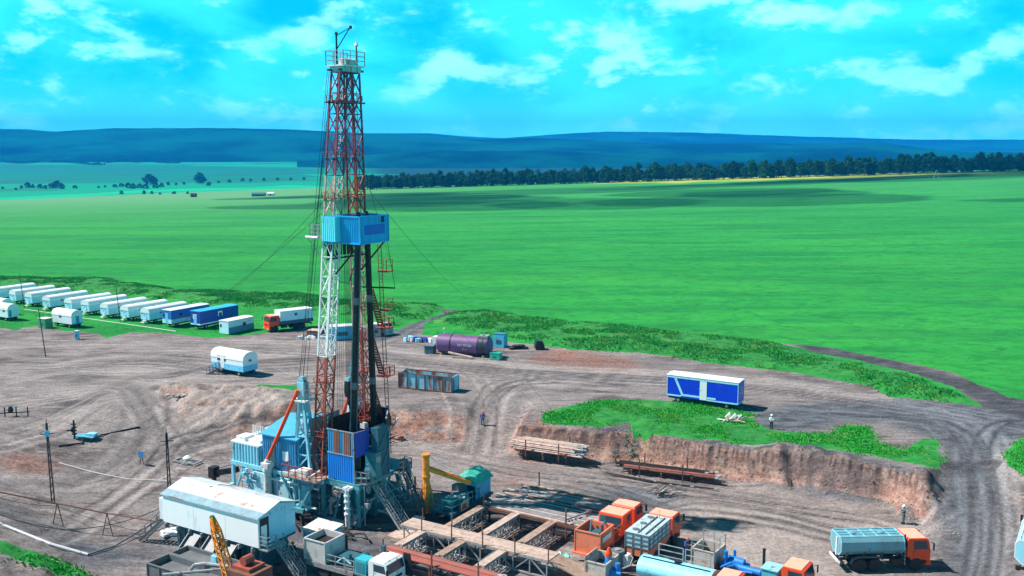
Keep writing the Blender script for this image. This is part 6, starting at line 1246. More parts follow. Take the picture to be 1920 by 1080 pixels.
e4 = yard('white_drum', 'white plastic canister with a bent pipe behind the cyan tank truck', 'container'); a, b_ = Lq(1172, 1058, 0.5)[:2]; MB().bb(a - .4, a + .4, b_ - .35, b_ + .35, 0.4, 1.5).build('canister_body', whh, e4); MB().rev([(.12, 1.5), (.12, 1.6)], (a, b_, 0), 'z', 8).build('cap', blk, e4); MB().pipe([(a + .5, b_, 1.5), (a + .8, b_ - .1, 1.3), (a + .7, b_ - .4, 0.7), (a + .1, b_ - .8, 0.4)], 0.08, 6).build('bent_pipe', lgs, e4)
e5 = yard('debris_sheet', 'crumpled pale turquoise plastic on the ramp at the end of the walkway', 'plastic'); a, b_ = Lq(1055, 1043, 1.2)[:2]
vs = [(a - .7 + .28 * i, b_ - .5 + .25 * j, 1.25 + 0.18 * math.sin(i * 2.3 + j * 1.9) + .1 * math.cos(3 * i - j)) for j in range(5) for i in range(6)]; fs = [(j * 6 + i, j * 6 + i + 1, (j + 1) * 6 + i + 1, (j + 1) * 6 + i) for j in range(4) for i in range(5)]; MB().add(vs, fs).add([(x, y, z - .02) for x, y, z in vs], [f[::-1] for f in fs]).build('plastic_sheet', mat('turquoise_plastic', (0.2, 0.65, 0.6), 0.4), e5)

# ================================================================ CARAVANS, CONTAINERS
def barrel(w, h0, h1, n=8):
    """cross-section (y, z): straight walls to h0, rounded to h1"""
    p = [(-w / 2, 0)] + [(-w / 2 * math.cos(k * math.pi / n) if 0 < k < n else (-w / 2 if k == 0 else w / 2), h0 + (h1 - h0) * math.sin(k * math.pi / n) ** 0.8) for k in range(n + 1)] + [(w / 2, 0)]
    return p
cside = mat('caravan_white', (0.72, 0.80, 0.82), 0.45, 0, 0.05, 0.8, 0.2, streak=True)
ltb = mat('caravan_light_blue', (0.15, 0.55, 0.80), 0.45, 0, 0.08, 0.8, 0.15)
def caravan(name, label, u, v, L_, w, side, roof, rz, group=None, base=None, z0=0.8, h=2.35, barrelr=True, wheels=(0.16, 0.84), door_end=True, wins=(0.3, 0.62), corner='near_left', cat='caravan', stripe=None, zg=None):
    gx, gy, gz = GZ(u, v)
    t = thing(name, label, cat, (gx, gy, gz if zg is None else zg), rz, group)
    # local: x along length starting at the surveyed corner, y to the left
    hb = h * 0.60 if barrelr else h - 0.12
    pr = [(y + w / 2, z + z0) for y, z in barrel(w, hb, h, 8)] if barrelr else [(0, z0), (0, z0 + hb), (w, z0 + hb), (w, z0)]
    bdy = [(0, z0), (0, z0 + hb * 0.98), (w, z0 + hb * 0.98), (w, z0)]
    b = MB().prism(bdy, 'x', 0, L_).build('body', side, t)
    if barrelr:
        top = [p for p in pr[1:-1]]; outer = [(p[0] + (0.05 if p[0] > w / 2 else -0.05), p[1] + 0.0) for p in top]
        MB().prism([(-.05, z0 + hb * 0.94)] + [(p[0], p[1] + .02) for p in outer] + [(w + .05, z0 + hb * 0.94)], 'x', -0.06, L_ + 0.06).build('roof', roof, b, True)
    else: MB().prism([(-0.06, z0 + hb), (-0.06, z0 + h - 0.03), (w / 2, z0 + h + 0.05), (w + 0.06, z0 + h - 0.03), (w + 0.06, z0 + hb)], 'x', -0.06, L_ + 0.06).build('roof', roof, b)
    if base: MB().bb(-0.015, L_ + 0.015, -0.015, w + 0.015, z0 - 0.02, z0 + h * 0.3).build('lower_panel', base, b)
    if stripe: MB().bb(-0.02, L_ + 0.02, -0.02, w + 0.02, z0 + 0.12, z0 + 0.34).build('stripe', stripe, b)
    if door_end: MB().bb(-0.03, 0.0, w * 0.36, w * 0.66, z0 + 0.1, z0 + 1.95).build('door', ltb if side is not ltb else wp, b)
    for k, s in enumerate(wins):
        MB().bb(L_ * s - 0.35, L_ * s + 0.35, -0.03, 0.0, z0 + h * 0.42, z0 + h * 0.68).build('window', gls, b); MB().bb(-0.03, 0.0, w * (0.15 if k else 0.82) - 0.2, w * (0.15 if k else 0.82) + 0.2, z0 + h * 0.48, z0 + h * 0.7).build('window', gls, b) if k < 1 else None
    m_ = MB().bb(0.1, L_ - 0.1, 0.35, 0.5, z0 - 0.3, z0 - 0.02).bb(0.1, L_ - 0.1, w - 0.5, w - 0.35, z0 - 0.3, z0 - 0.02)
    for s in wheels: m_.bb(L_ * s - 0.08, L_ * s + 0.08, 0.3, w - 0.3, 0.35, 0.55)
    m_.build('chassis', dark, t)
    for s in wheels:
        for y in (0.25, w - 0.25): 
            q = MB().rev([(0.2, -0.13), (0.4, -0.12), (0.43, -0.06), (0.43, 0.06), (0.4, 0.12), (0.2, 0.13)], (L_ * s, y, 0.43), 'y', 16).build('wheel', rub, t, True); MB().rev([(0.2, -0.14), (0.19, 0.14)], (L_ * s, y, 0.43), 'y', 10).build('rim', lgs, q)
    return t
CH = R(59)
cv = [(-4, 566, 'first from the left of the long camp row, cut by the photo edge'), (31, 571, 'second from the left of the long camp row, behind the tall pole'), (61, 576, 'third from the left of the long camp row'), (95, 583, 'fourth from the left of the long camp row'),
      (136, 588, 'fifth from the left of the camp row, behind the lone white trailer'), (168, 592, 'sixth from the left of the long camp row'), (204, 598, 'seventh from the left of the long camp row, beside the small pole'), (242, 603, 'eighth from the left of the long camp row'), (281, 608, 'last barrel roofed one before the blue trailers')]
for i, (u, v, lab) in enumerate(cv):
    caravan('camp_caravan', 'white caravan ' + lab, u, v, 9.6, 2.5, mat('caravan_shaded_side', (0.38, 0.72, 0.88), 0.45, 0, 0.05, 0.8, 0.2, streak=True), whh, CH + R([1, -1, 0, 2, -1, 1, 0, -1, 1][i]), 'white caravans in the camp row')  # white bodies tinted blue: shade of the long sides put into the colour
    t = bpy.data.objects['camp_caravan' + ('' if i == 0 else '.%03d' % i)]; MB().rail([(-0.9, 0.6, 0.0), (-0.05, 0.9, 0.7)], 0.9, 0.03, 1, 1).bb(-0.9, -0.05, 0.8, 1.6, 0.35, 0.42).bb(-0.5, -0.05, 0.8, 1.6, 0.65, 0.72).build('steps', wp, t)
dbs = mat('trailer_blue', (0.03, 0.16, 0.52), 0.45, 0, 0.1, 0.8, 0.15); dbs2 = mat('trailer_deep_blue', (0.008, 0.035, 0.36), 0.4, 0, 0.08, 0.8, 0.1); lsr = mat('pale_stripe', (0.5, 0.75, 0.85), 0.5)
caravan('blue_trailer', 'mid blue trailer with a white roof and pale stripe, right after the white caravans', 322, 615, 9.4, 2.5, dbs, whh, CH, None, lsr, h=2.6, barrelr=False, wins=(0.25,), cat='trailer')
o = caravan('dark_blue_trailer', 'deep blue trailer with two white framed windows and a white stripe beside the pale container', 376, 619, 9.6, 2.6, dbs2, mat('cyan_roof', (0.03, 0.42, 0.62), 0.5), CH, None, None, h=2.75, barrelr=False, wins=(0.52,), stripe=whh, cat='trailer')
MB().bb(4.45, 5.5, -0.02, -0.005, 2.05, 2.95).bb(-0.025, -0.005, 0.9, 1.9, 2.0, 2.9).build('window_frame', whh, o)
o = caravan('storage_container', 'pale blue container with white top and teal lower half between trailer and orange truck', 429, 628, 6.4, 2.35, mat('container_pale', (0.50, 0.78, 0.86), 0.5, 0, 0.08, 1, 0.2), whh, R(60), None, None, z0=0.12, h=2.45, barrelr=False, wheels=(), wins=(0.62,), door_end=False, cat='container')
MB().bb(0.01, 6.41, -0.02, 0, 0.12, 1.3).build('lower_panel', mat('container_teal', (0.04, 0.24, 0.36), 0.5), o)
o = thing('satellite_dish', 'white round dish standing between the two blue trailers', 'dish', GZ(367, 613), 0.5); MB().rev([(0.65, 0), (0.62, 0.06), (0.4, 0.02)], (0, 0, 1.3), 'y', 20).build('dish_bowl', whh, o); MB().tube((0, 0, 0), (0, 0, 1.2), 0.05, 6).build('mast_pole', gst, o)
# free-standing trailers seen from their long white side
def caravan_a(name, label, u, v, L_, w, rz, **k): return caravan(name, label, u, v, L_, w, cside, whh, rz, **k)
o = caravan_a('white_trailer', 'lone white barrel roofed trailer with a single window standing in front of the camp row', 99, 611, 5.9, 2.4, R(-31), door_end=False, wins=(0.42,), h=2.6)
MB().bb(5.9, 5.93, 0.9, 1.6, 0.9, 2.8).build('end_door', mat('door_blue', (0.05, 0.3, 0.5), 0.5), o); MB().bb(5.9, 5.925, 0.05, 2.35, 0.8, 1.0).build('end_trim', ltb, o)
o = caravan_a('white_trailer', 'white barrel roofed trailer cut off by the left edge in front of the camp row', -20, 598, 6.4, 2.4, R(-31), door_end=False, wins=(0.5, 0.8), h=2.6); MB().bb(6.4, 6.43, 0.2, 0.8, 0.9, 2.8).build('end_door', mat('door_blue', (0.05, 0.3, 0.5)), o)
caravan_a('white_trailer', 'white trailer roof just showing behind the one at the left edge', -30, 588, 6.4, 2.4, R(-31), door_end=False, wins=(0.4,), h=2.7)
o = caravan_a('two_tone_trailer', 'white and blue barrel roofed trailer on wheels parked alone on the dirt with metal steps', 397, 697, 7.0, 2.8, R(-33), base=ltb, door_end=False, wins=(0.25, 0.42), h=2.85, zg=None)
MB().bb(2.1, 2.9, -0.04, 0, 0.95, 2.9).build('door', wp, o); MB().bb(7.0, 7.03, 0.9, 1.7, 2.1, 2.7).mat(1).bb(7.03, 7.06, 1.1, 1.6, 2.2, 2.6).build('end_window', [wp, gls], o)
stairs('steps', (2.2, -0.1, 0.95), (0.9, -1.4, 0.0), 0.7, gst, o, 6); MB().beam((2.2, -0.5, 0.9), (2.2, -0.5, 0), 0.06).bb(1.9, 2.9, -0.6, -0.05, 0.85, 0.93).build('step_landing', gst, o)
MB().beam((7.0, 1.35, 0.6), (8.4, 1.35, 0.35), 0.12).build('tow_bar', dark, o)
x, y, z = GZ(1249, 751)
o = caravan('office_trailer', 'bright blue office trailer with white door, white roof and slanting stripe beside the dirt road', 1250, 752, 9.8, 2.5, mat('office_blue', (0.004, 0.04, 0.62), 0.35, 0, 0.05, 0.8, 0.1), whh, R(-30), None, None, h=3.0, barrelr=False, wins=(), door_end=False, z0=0.75, cat='trailer')
MB().bb(4.6, 5.55, -0.05, 0, 0.8, 3.3).mat(1).bb(4.72, 4.8, -0.07, -0.05, 2.0, 2.1).build('door', [whh, blk], o)
m_ = MB().prism([(1.0, 3.3), (1.35, 3.3), (2.35, 1.2), (2.0, 1.2)], 'y', -0.03, 0).bb(2.0, 4.6, -0.03, 0, 1.0, 1.25).bb(0.0, 2.0, -0.03, 0.0, 0.85, 1.05).bb(5.55, 6.8, -0.03, 0, 1.0, 1.25).bb(0, 9.8, -0.035, 0, 3.35, 3.55).bb(0, 0.08, -0.035, 0, 0.8, 3.4).bb(9.72, 9.8, -0.035, 0, 0.8, 3.4).bb(5.55, 9.8, -0.03, 0, 0.75, 0.92).build('stripe', mat('pale_cyan_trim', (0.35, 0.75, 0.85), 0.5), o)
MB().bb(9.8, 9.84, 0.8, 1.7, 2.0, 2.9).mat(1).bb(9.84, 9.86, 0.95, 1.55, 2.1, 2.8).mat(0).bb(9.8, 9.83, 0, 2.5, 0.75, 0.95).build('end_window', [mat('pale_cyan_trim', (0.35, 0.75, 0.85)), gls], o)
MB().beam((9.8, 1.2, 0.6), (12.0, 1.1, 0.25), 0.12).build('tow_bar', dark, o)
# open rusty container
x, y, z = GZ(748, 727); o = thing('waste_container', 'open topped rusting blue ribbed container standing alone on the dirt', 'container', (x, y, z), R(-22))
opentank(o, 0, 8.3, 0, 2.3, 0.12, 2.15, rbl, 0.9, rst, ribs=9, nm='container_body')
m_ = MB()
for i in range(7): m_.beam((8.3 * i / 6, -0.06, 0.1), (8.3 * i / 6, -0.06, 2.2), 0.13)
m_.beam((-.1, -0.06, 0.1), (8.4, -0.06, 0.1), 0.16).beam((-.05, -0.04, 2.22), (8.35, -0.04, 2.22), 0.14).beam((0, 2.3, 2.22), (8.3, 2.3, 2.22), 0.14).pipe([(0.4, 0.3, 2.2), (0.8, 0.8, 2.7), (1.4, 1.1, 2.4), (2.0, 1.6, 2.2)], 0.05, 5); m_.build('ribs', rst, o)
# purple horizontal tank
x, y, z = GZ(815, 668); o = thing('water_tank', 'large purple horizontal steel tank with white lettering lying on a timber sledge', 'tank', (x, y, z), R(-19)); Rk = 1.55
ptm = mat('purple_paint', (0.15, 0.07, 0.20), 0.5, 0, 0.2, 0.6, 0.35, (0.12, 0.04, 0.05), streak=False)
tb = MB().rev([(0.9, 0.0), (1.35, 0.12), (Rk, 0.35), (Rk, 9.0), (Rk - .15, 9.15), (0.7, 9.3)], (0, 1.6, 2.0), 'x', 28).build('tank_shell', ptm, o, True)
m_ = MB(); m_.rev([(Rk + .06, 2.5), (Rk + .06, 2.65)], (0, 1.6, 2.0), 'x', 28)
for a in (7.3, 8.2): m_.rev([(Rk + .05, a), (Rk + .05, a + 0.1)], (0, 1.6, 2.0), 'x', 28)
m_.build('band', blk, tb, True); MB().rev([(Rk + .02, 7.45), (Rk + .02, 8.15)], (0, 1.6, 2.0), 'x', 28).rev([(Rk + .02, 8.35), (Rk + .02, 8.95)], (0, 1.6, 2.0), 'x', 28).build('black_end', mat('tar_black', (0.02, 0.03, 0.05), 0.4), tb, True)
MB().bb(7.4, 8.9, 0.9, 2.3, 3.45, 3.75).mat(1).bb(7.8, 8.3, 1.3, 1.9, 3.75, 3.77).build('hatch', [lgs, blk], tb); MB().tube((1.1, 1.5, 3.5), (1.1, 1.5, 4.3), 0.04, 5).rev([(.1, 4.3), (.16, 4.4), (.1, 4.55)], (1.1, 1.5, 0), 'z', 8).build('vent', whh, tb)
for k, (txt, sz, dz) in enumerate((('ТЕХ.ВОДА', 0.5, 0.0), ('25 м³', 0.4, -0.62))):
    cu = bpy.data.curves.new('lettering', 'FONT'); cu.body = txt; cu.size = sz; cu.extrude = 0.01; cu.align_x = 'CENTER'; tmp = bpy.data.objects.new('tmp', cu); COL.objects.link(tmp); dg = bpy.context.evaluated_depsgraph_get(); mm = bpy.data.meshes.new_from_object(tmp.evaluated_get(dg)); bpy.data.objects.remove(tmp)
    for vtx in mm.vertices:
        hz_ = vtx.co.y + dz - 0.05; vtx.co = Vector((5.2 + vtx.co.x, 1.6 - math.sqrt(max(0.01, (Rk + .015) ** 2 - hz_ ** 2)) - vtx.co.z, 2.0 + hz_))
    mm.materials.clear(); mm.materials.append(cream); q = bpy.data.objects.new('lettering', mm); COL.objects.link(q); q.parent = tb
m_ = MB().bb(-1.2, 9.8, 0.0, 0.25, 0.0, 0.25).bb(-1.2, 9.8, 2.9, 3.15, 0.0, 0.25); [m_.bb(a, a + 0.3, 0.2, 3.0, 0.2, 0.62) for a in (0.8, 4.2, 8.2)]; m_.tube((2.6, -0.4, 0.9), (6.9, -0.5, 0.35), 0.2, 8); m_.build('sledge', pwood, o)
MB().bb(-2.0, -0.5, 0.4, 1.9, 0.25, 1.5).mat(1).bb(-2.1, -0.4, 0.3, 2.0, 1.5, 1.6).build('pump_box', [dteal, gst], o); MB().bb(-0.9, 0.4, 1.2, 2.4, 1.9, 3.0).build('side_crate', wp, o)
# small items round the tank
def boxthing(nm, label, cat, u, v, d, m1, m2=None, rz=-0.4, slope=0.0, parts=('body', 'lid')):
    x, y, z = GZ(u, v); o = thing(nm, label, cat, (x, y, z), rz); w, l_, h = d
    MB().prism([(-l_ / 2, 0.05), (l_ / 2, 0.05), (l_ / 2 - slope, h), (-l_ / 2 + slope, h)], 'x', -w / 2, w / 2).build(parts[0], m1, o); MB().bb(-w / 2 - .05, w / 2 + .05, -l_ / 2 + slope - .05, l_ / 2 - slope + .05, h, h + 0.07).build(parts[1], m2 or m1, o); MB().bb(-w * .2, w * .2, -l_ / 2 - .01, -l_ / 2 + .06, h * .3, h * .6).build('panel', dteal, o); return o
boxthing('equipment_cabinet', 'tall teal equipment cabinet just right of the purple tank', 'cabinet', 938, 650, (2.0, 1.8, 2.3), mat('cab_cyan', (0.05, 0.42, 0.62)), teal, -0.4, 0.2)
boxthing('green_box', 'small bright green box on the ground at the right foot of the purple tank', 'box', 930, 674, (1.7, 1.2, 1.1), mat('bright_green_box', (0.02, 0.38, 0.25), 0.5), None, -0.4)
boxthing('green_trailer', 'low green slatted bin left of the lone white trailer', 'bin', 86, 615, (2.0, 1.6, 1.9), mat('green_slats', (0.03, 0.28, 0.12), 0.6), wp, -0.5)
boxthing('blue_drum_stand', 'small light blue drum on a stand in front of the lone white trailer', 'drum', 145, 636, (0.6, 0.6, 1.5), ltb, wp, 0)
boxthing('blue_container', 'light blue corrugated container behind the foot of the mast', 'container', 640, 635, (4.8, 2.4, 2.4), mat('container_cyan', (0.08, 0.50, 0.70), 0.5, 0, 0.1, 1, 0.2), whh, 0.35)
boxthing('rusty_crate', 'rusty brown crate with a pale top left of the light blue container', 'crate', 592, 632, (2.4, 2.0, 1.3), rst, pwood, -0.3)
boxthing('white_cabin', 'white panel cabin right of the mast behind the ladder', 'cabin', 706, 630, (1.6, 1.8, 2.3), pink, wp, 0.1)
def vehicle_wreck(u, v, label, m1, m2, s=1.0, rz=-0.3, nm='old_cab'):
    x, y, z = GZ(u, v); o = thing(nm, label, 'vehicle part', (x, y, z), rz); MB().prism([(-1.0 * s, 0.2), (1.1 * s, 0.2), (1.0 * s, 1.1 * s), (0.6 * s, 2.0 * s), (-0.7 * s, 2.1 * s), (-1.0 * s, 1.2 * s)], 'y', -0.9 * s, 0.9 * s).build('shell', m1, o)
    MB().add([(1.03 * s, -0.75 * s, 1.15 * s), (1.03 * s, 0.75 * s, 1.15 * s), (0.66 * s, 0.7 * s, 1.9 * s), (0.66 * s, -0.7 * s, 1.9 * s)], [(0, 1, 2, 3), (3, 2, 1, 0)]).build('window', gls, o)
    for a in (-0.6, 0.6): MB().rev([(0.15, -0.12), (0.38, -0.1), (0.38, 0.1), (0.15, 0.12)], (a * s, -0.85 * s, 0.35), 'y', 14).build('wheel', rub, o)
    return o
vehicle_wreck(722, 628, 'old grey blue truck cab standing right of the mast on the far track', lgs, gst, 1.15, -0.8)
vehicle_wreck(1011, 655, 'small dark machine with a white top at the grass edge right of the purple tank', dark, whh, 0.75, 0.2, 'dark_machine')
o = thing('tyre_heap', 'flat heap of dark blue covered tyres at the grass edge right of the teal cabinet', 'tyres', GZ(970, 654), 0.2)
for i, (a, b_, c) in enumerate([(-0.9, 0, 0), (0.2, 0.2, 0), (1.2, -.1, 0), (-0.3, 0, 0.35), (0.7, 0.1, 0.35)]): MB().rev([(0.25, 0), (0.62, 0.03), (0.66, 0.15), (0.62, 0.3), (0.25, 0.32)], (a, b_, c), 'z', 14).build('tyre', rub, o, True)
def junk(u, v, label, nm, cat, ms, n, sx, sy, sh, seed, sticks=False):
    random.seed(seed); x, y, z = GZ(u, v); o = thing(nm, label, cat, (x, y, z), 0); m_ = MB()
    for i in range(n):
        a, b_ = random.gauss(0, sx), random.gauss(0, sy); m_.mat(i % len(ms))
        if sticks:
            an = random.uniform(-0.9, 0.9); l_ = random.uniform(0.7, 1.6); m_.beam((a - math.cos(an) * l_ / 2, b_ - math.sin(an) * l_ / 2, 0.1 + 0.05 * i % 0.5), (a + math.cos(an) * l_ / 2, b_ + math.sin(an) * l_ / 2, 0.25 + random.random() * sh), 0.12)
        else: m_.box((a, b_, sh * 0.35), (random.uniform(.4, 1) * sx, random.uniform(.4, 1) * sy, random.uniform(.4, 1) * sh), random.random() * 3)
    m_.build('pieces', ms, o); return o
junk(790, 640, 'heap of white and blue crates and sacks left of the purple tank', 'supply_pile', 'supplies', [wp, lb, dbl], 14, 1.2, 0.7, 0.9, 2)
junk(583, 634, 'scattered white blocks on the ground left of the rusty crate', 'white_blocks', 'blocks', [wp], 9, 1.0, 0.6, 0.6, 3)
junk(935, 647, 'white scrap lying between the purple tank and the teal cabinet', 'scrap_sheet', 'scrap', [wp, ltb], 5, 0.7, 0.4, 0.5, 4)
junk(1376, 790, 'heap of pale stakes thrown on the grass below the blue office trailer', 'stake_pile', 'stakes', [pwood, wp], 22, 0.9, 0.5, 0.7, 5, True)
junk(1245, 928, 'tangle of grey wire and sticks lying on the pit floor', 'wire_tangle', 'scrap', [gst, pwood], 26, 0.6, 0.5, 0.7, 6, True)
junk(745, 826, 'orange and white beams stacked behind the right corner of the rig', 'beam_stack', 'beams', [orgp, pwood, dark], 16, 1.1, 0.6, 0.5, 8, True)
junk(342, 742, 'small heap of grey rubble on the earth bank left of the rig', 'rubble', 'rubble', [gst, pwood], 16, 0.9, 0.5, 0.3, 9)
junk(320, 1002, 'white foam heap under the left end of the long white building', 'white_heap', 'heap', [wp], 18, 0.7, 0.6, 0.5, 10)

# ================================================================ POLES, WIRES, PIPES ON THE LEFT
def pole(nm, label, ub, vb, ut, h, w=0.32, lat=True, m_=None, lean=None):
    x, y, z = GZ(ub, vb); o = thing(nm, label, 'pole', (x, y, z), 0); zc = y * _c - (z + h - CAMH) * _s; dx = (ut - 960) / FPX * zc - x
    a = MB()
    if lat:
        for q in (-w / 2, w / 2): a.beam((q, 0, -0.2), (q * 0.4 + dx, 0, h), 0.10)
        for i in range(int(h / 0.8)): t1 = i * 0.8 / h; t2 = t1 + 0.8 / h; a.beam((-w / 2 * (1 - .6 * t1) + dx * t1, 0, t1 * h), (w / 2 * (1 - .6 * t2) + dx * t2, 0, t2 * h), 0.05)
    else: a.tube((0, 0, -0.2), (dx, 0, h), 0.09, 8, 0.06)
    a.build('pole_shaft', m_ or rst, o); MB().beam((dx * 0.93 - 0.7, 0, h * 0.86), (dx * 0.93 + 0.7, 0.1, h * 0.87), 0.08).beam((dx * .9, 0, h * .8), (dx, 0, h + 0.5), 0.05).build('cross_arm', dark, o)
    return o, (x + dx, y, z + h)
o1, top1 = pole('lattice_pole', 'rusty lattice pole with a blue lamp standing left in the yard near the pipeline', 100, 944, 87, 8.6)
MB().bb(top1[0] - o1.location.x - 0.2, top1[0] - o1.location.x + 0.2, -0.15, 0.15, 7.2, 7.8).build('lamp', ltb, o1)
o2, top2 = pole('lattice_pole', 'dark lattice pole with a cross arm standing behind the long white building', 318, 925, 312, 6.8, m_=dark)
pole('wooden_pole', 'tall thin pole leaning slightly on the dirt between the two left trailers', 86, 669, 72, 8.0, lat=False, m_=dark)
pole('wooden_pole', 'tall thin pole rising behind the second caravan of the camp row', 46, 578, 37, 7.2, lat=False, m_=dark)
pole('wooden_pole', 'thin short pole with a white box at its foot in front of the seventh caravan', 226, 602, 218, 6.2, lat=False, m_=dark)
pole('wooden_pole', 'far thin wooden pole alone in the green field before the wood', 1036, 346, 1036, 7, lat=False, m_=gst)
pole('wooden_pole', 'thin wooden pole in the yellow flowering strip of the field', 1310, 339, 1310, 6, lat=False, m_=gst)
x, y, z = GZ(1755, 334); o = thing('tripod_mast', 'pale tripod mast standing in the field before the wood on the right', 'mast', (x, y, z)); MB().beam((-2.5, 0, 0), (0, 0, 8), 0.25).beam((2.5, 0, 0), (0, 0, 8), 0.25).build('mast_legs', wp, o); MB().beam((-1.2, 0, 4), (1.2, 0, 4), 0.2).build('cross_bar', wp, o)
def line(nm, label, pts, r, m_, cat='cable', sag=0.0):
    o = thing(nm, label, cat, (0, 0, 0)); a = MB()
    for p, q in zip(pts[:-1], pts[1:]):
        p, q = Vector(p), Vector(q); n = 8; pp = [p.lerp(q, k / n) - Vector((0, 0, sag * 4 * (k / n) * (1 - k / n))) for k in range(n + 1)]; a.pipe(pp, r, 6)
    a.build(nm + '_run', m_, o, True); return o
def gp(u, v, h): x, y, z = GZ(u, v); return (x, y, z + h)
lP = [gp(-60, 952, 2.2), gp(108, 984, 2.2), gp(203, 1003, 2.2), gp(300, 1020, 2.2)]
pl_ = line('raised_pipeline', 'red brown pipeline raised on A shaped stands crossing the left corner of the yard', lP, 0.07, rst, 'pipeline')
for (u, v) in ((110, 984), (203, 1004)):
    x, y, z = GZ(u, v); m_ = MB().beam((x - 0.55, y, z), (x, y, z + 2.25), 0.07).beam((x + 0.6, y - 0.3, z), (x, y, z + 2.25), 0.07).beam((x - .2, y, z + .7), (x + .3, y - .1, z + .7), 0.05); m_.build('stand', rst, pl_)
line('ground_pipe', 'white pipe lying on the ground along the bottom left corner of the yard', [gp(-40, 968, 0.12), gp(20, 992, 0.12), gp(95, 1022, 0.12), gp(165, 1042, 0.12)], 0.12, wp, 'pipe')
line('ground_pipe', 'grey pipe on the ground rising from the corner towards the long white building', [gp(165, 1042, 0.12), gp(215, 1026, 0.12), gp(270, 1000, 0.5), gp(312, 985, 1.0)], 0.08, gst, 'pipe')
line('black_cable', 'black cable hanging low from the left edge to the white cabinet of the long building', [gp(-30, 975, 1.3), gp(130, 1015, 1.2), gp(300, 988, 1.9)], 0.035, rope, 'cable', 0.5)
line('black_cable', 'upper black cable slung across the left of the yard below the lattice pole', [gp(-30, 940, 0.8), gp(110, 965, 0.9), gp(280, 1018, 1.0)], 0.03, rope, 'cable', 0.3)
line('pale_rope', 'pale rope lying across the mud from the lattice pole towards the dark pole', [gp(110, 868, 0.06), gp(170, 885, 0.06), gp(240, 899, 0.06), gp(315, 902, 0.06)], 0.04, wp, 'rope')
line('loose_beam', 'long thin beam lying on the mud right of the blue well cover', [gp(178, 820, 0.12), gp(262, 802, 0.12)], 0.1, dark, 'beam')
line('loose_beam', 'long thin beam lying on the mud left of the blue well cover', [gp(110, 838, 0.12), gp(158, 832, 0.12)], 0.1, dark, 'beam')
line('far_rail', 'white boundary rail running along the grass in front of the camp row', [gp(45, 584, 0.5), gp(100, 592, 0.5), gp(165, 602, 0.5), gp(235, 612, 0.5), gp(330, 625, 0.4)], 0.05, whh, 'rail')
# wellheads
x, y, z = GZ(140, 822); o = thing('wellhead', 'dark wellhead with valves beside a flat blue cover on the mud', 'wellhead', (x, y, z)); MB().tube((0, 0, 0), (0, 0, 2.3), 0.12, 8).rev([(0.3, 0.5), (0.3, 0.65)], (0, 0, 0), 'z', 10).rev([(0.3, 1.3), (0.3, 1.45)], (0, 0, 0), 'z', 10).beam((-0.9, 0, 1.0), (0.3, 0, 1.0), 0.16).beam((-0.4, 0, 1.8), (0.3, 0, 1.8), 0.12).build('valve_tree', dark, o); MB().rev([(0.3, -0.04), (0.3, 0.04)], (0, -0.3, 1.1), 'y', 10).build('hand_wheel', dark, o)
x, y, z = GZ(160, 818); o = thing('well_cover', 'flat blue sheet cover with a box on it lying beside the left wellhead', 'cover', (x, y, z), -0.3); MB().bb(-1.6, 1.6, -0.7, 0.7, 0.05, 0.14).build('sheet', mat('cover_blue', (0.10, 0.36, 0.48), 0.5), o); MB().bb(0.3, 1.5, -0.3, 0.5, 0.15, 0.45).build('box', lb, o)
x, y, z = GZ(25, 782); o = thing('wellhead', 'dark pipe manifold on a small frame at the left edge of the yard', 'wellhead', (x, y, z), 0.1); m_ = MB().beam((-3.0, 0, 0.5), (2.0, 0.2, 0.6), 0.12)
for a in (-3.0, -1.0, 0.4, 1.8): m_.beam((a, 0, -0.1), (a, 0, 1.3), 0.12)
m_.rev([(0.3, 0.6), (0.35, 0.9), (0.2, 1.3)], (-0.4, 0.3, 0), 'z', 10).build('manifold', dark, o); MB().rev([(0.25, -0.04), (0.25, 0.04)], (0.4, 0, 1.35), 'z', 10).build('hand_wheel', gst, o)
x, y, z = GZ(265, 870); o = thing('meter_box', 'little light blue box on two legs standing on the open mud', 'box', (x, y, z)); MB().bb(-.25, .25, -.2, .2, .85, 1.4).build('box_body', ltb, o); MB().beam((-.15, 0, 0), (-.05, 0, .85), .05).beam((.3, 0, 0), (.1, 0, .85), .05).build('legs', dark, o); MB().bb(-.28, .28, -.23, .23, 1.4, 1.44).build('lid', dbl, o)
x, y, z = GZ(346, 872); o = thing('drain_frame', 'pale steel frame with a white funnel lying behind the dark lattice pole', 'frame', (x, y, z), -0.4); MB().bb(-1.8, 1.6, -0.08, 0.08, 0.25, 0.4).bb(-1.8, 1.6, 1.2, 1.36, 0.25, 0.4).bb(-1.8, -1.6, 0.08, 1.2, 0.25, 0.4).bb(1.4, 1.6, 0.08, 1.2, 0.25, 0.4).tube((-0.2, -0.6, 0), (0.4, 0.5, 0.6), 0.06, 6).build('frame_bars', lgs, o); MB().rev([(0.15, 0.4), (0.5, 0.6), (0.5, 0.8), (0.2, 1.0)], (0, 0.5, 0), 'z', 10).build('funnel', wp, o)
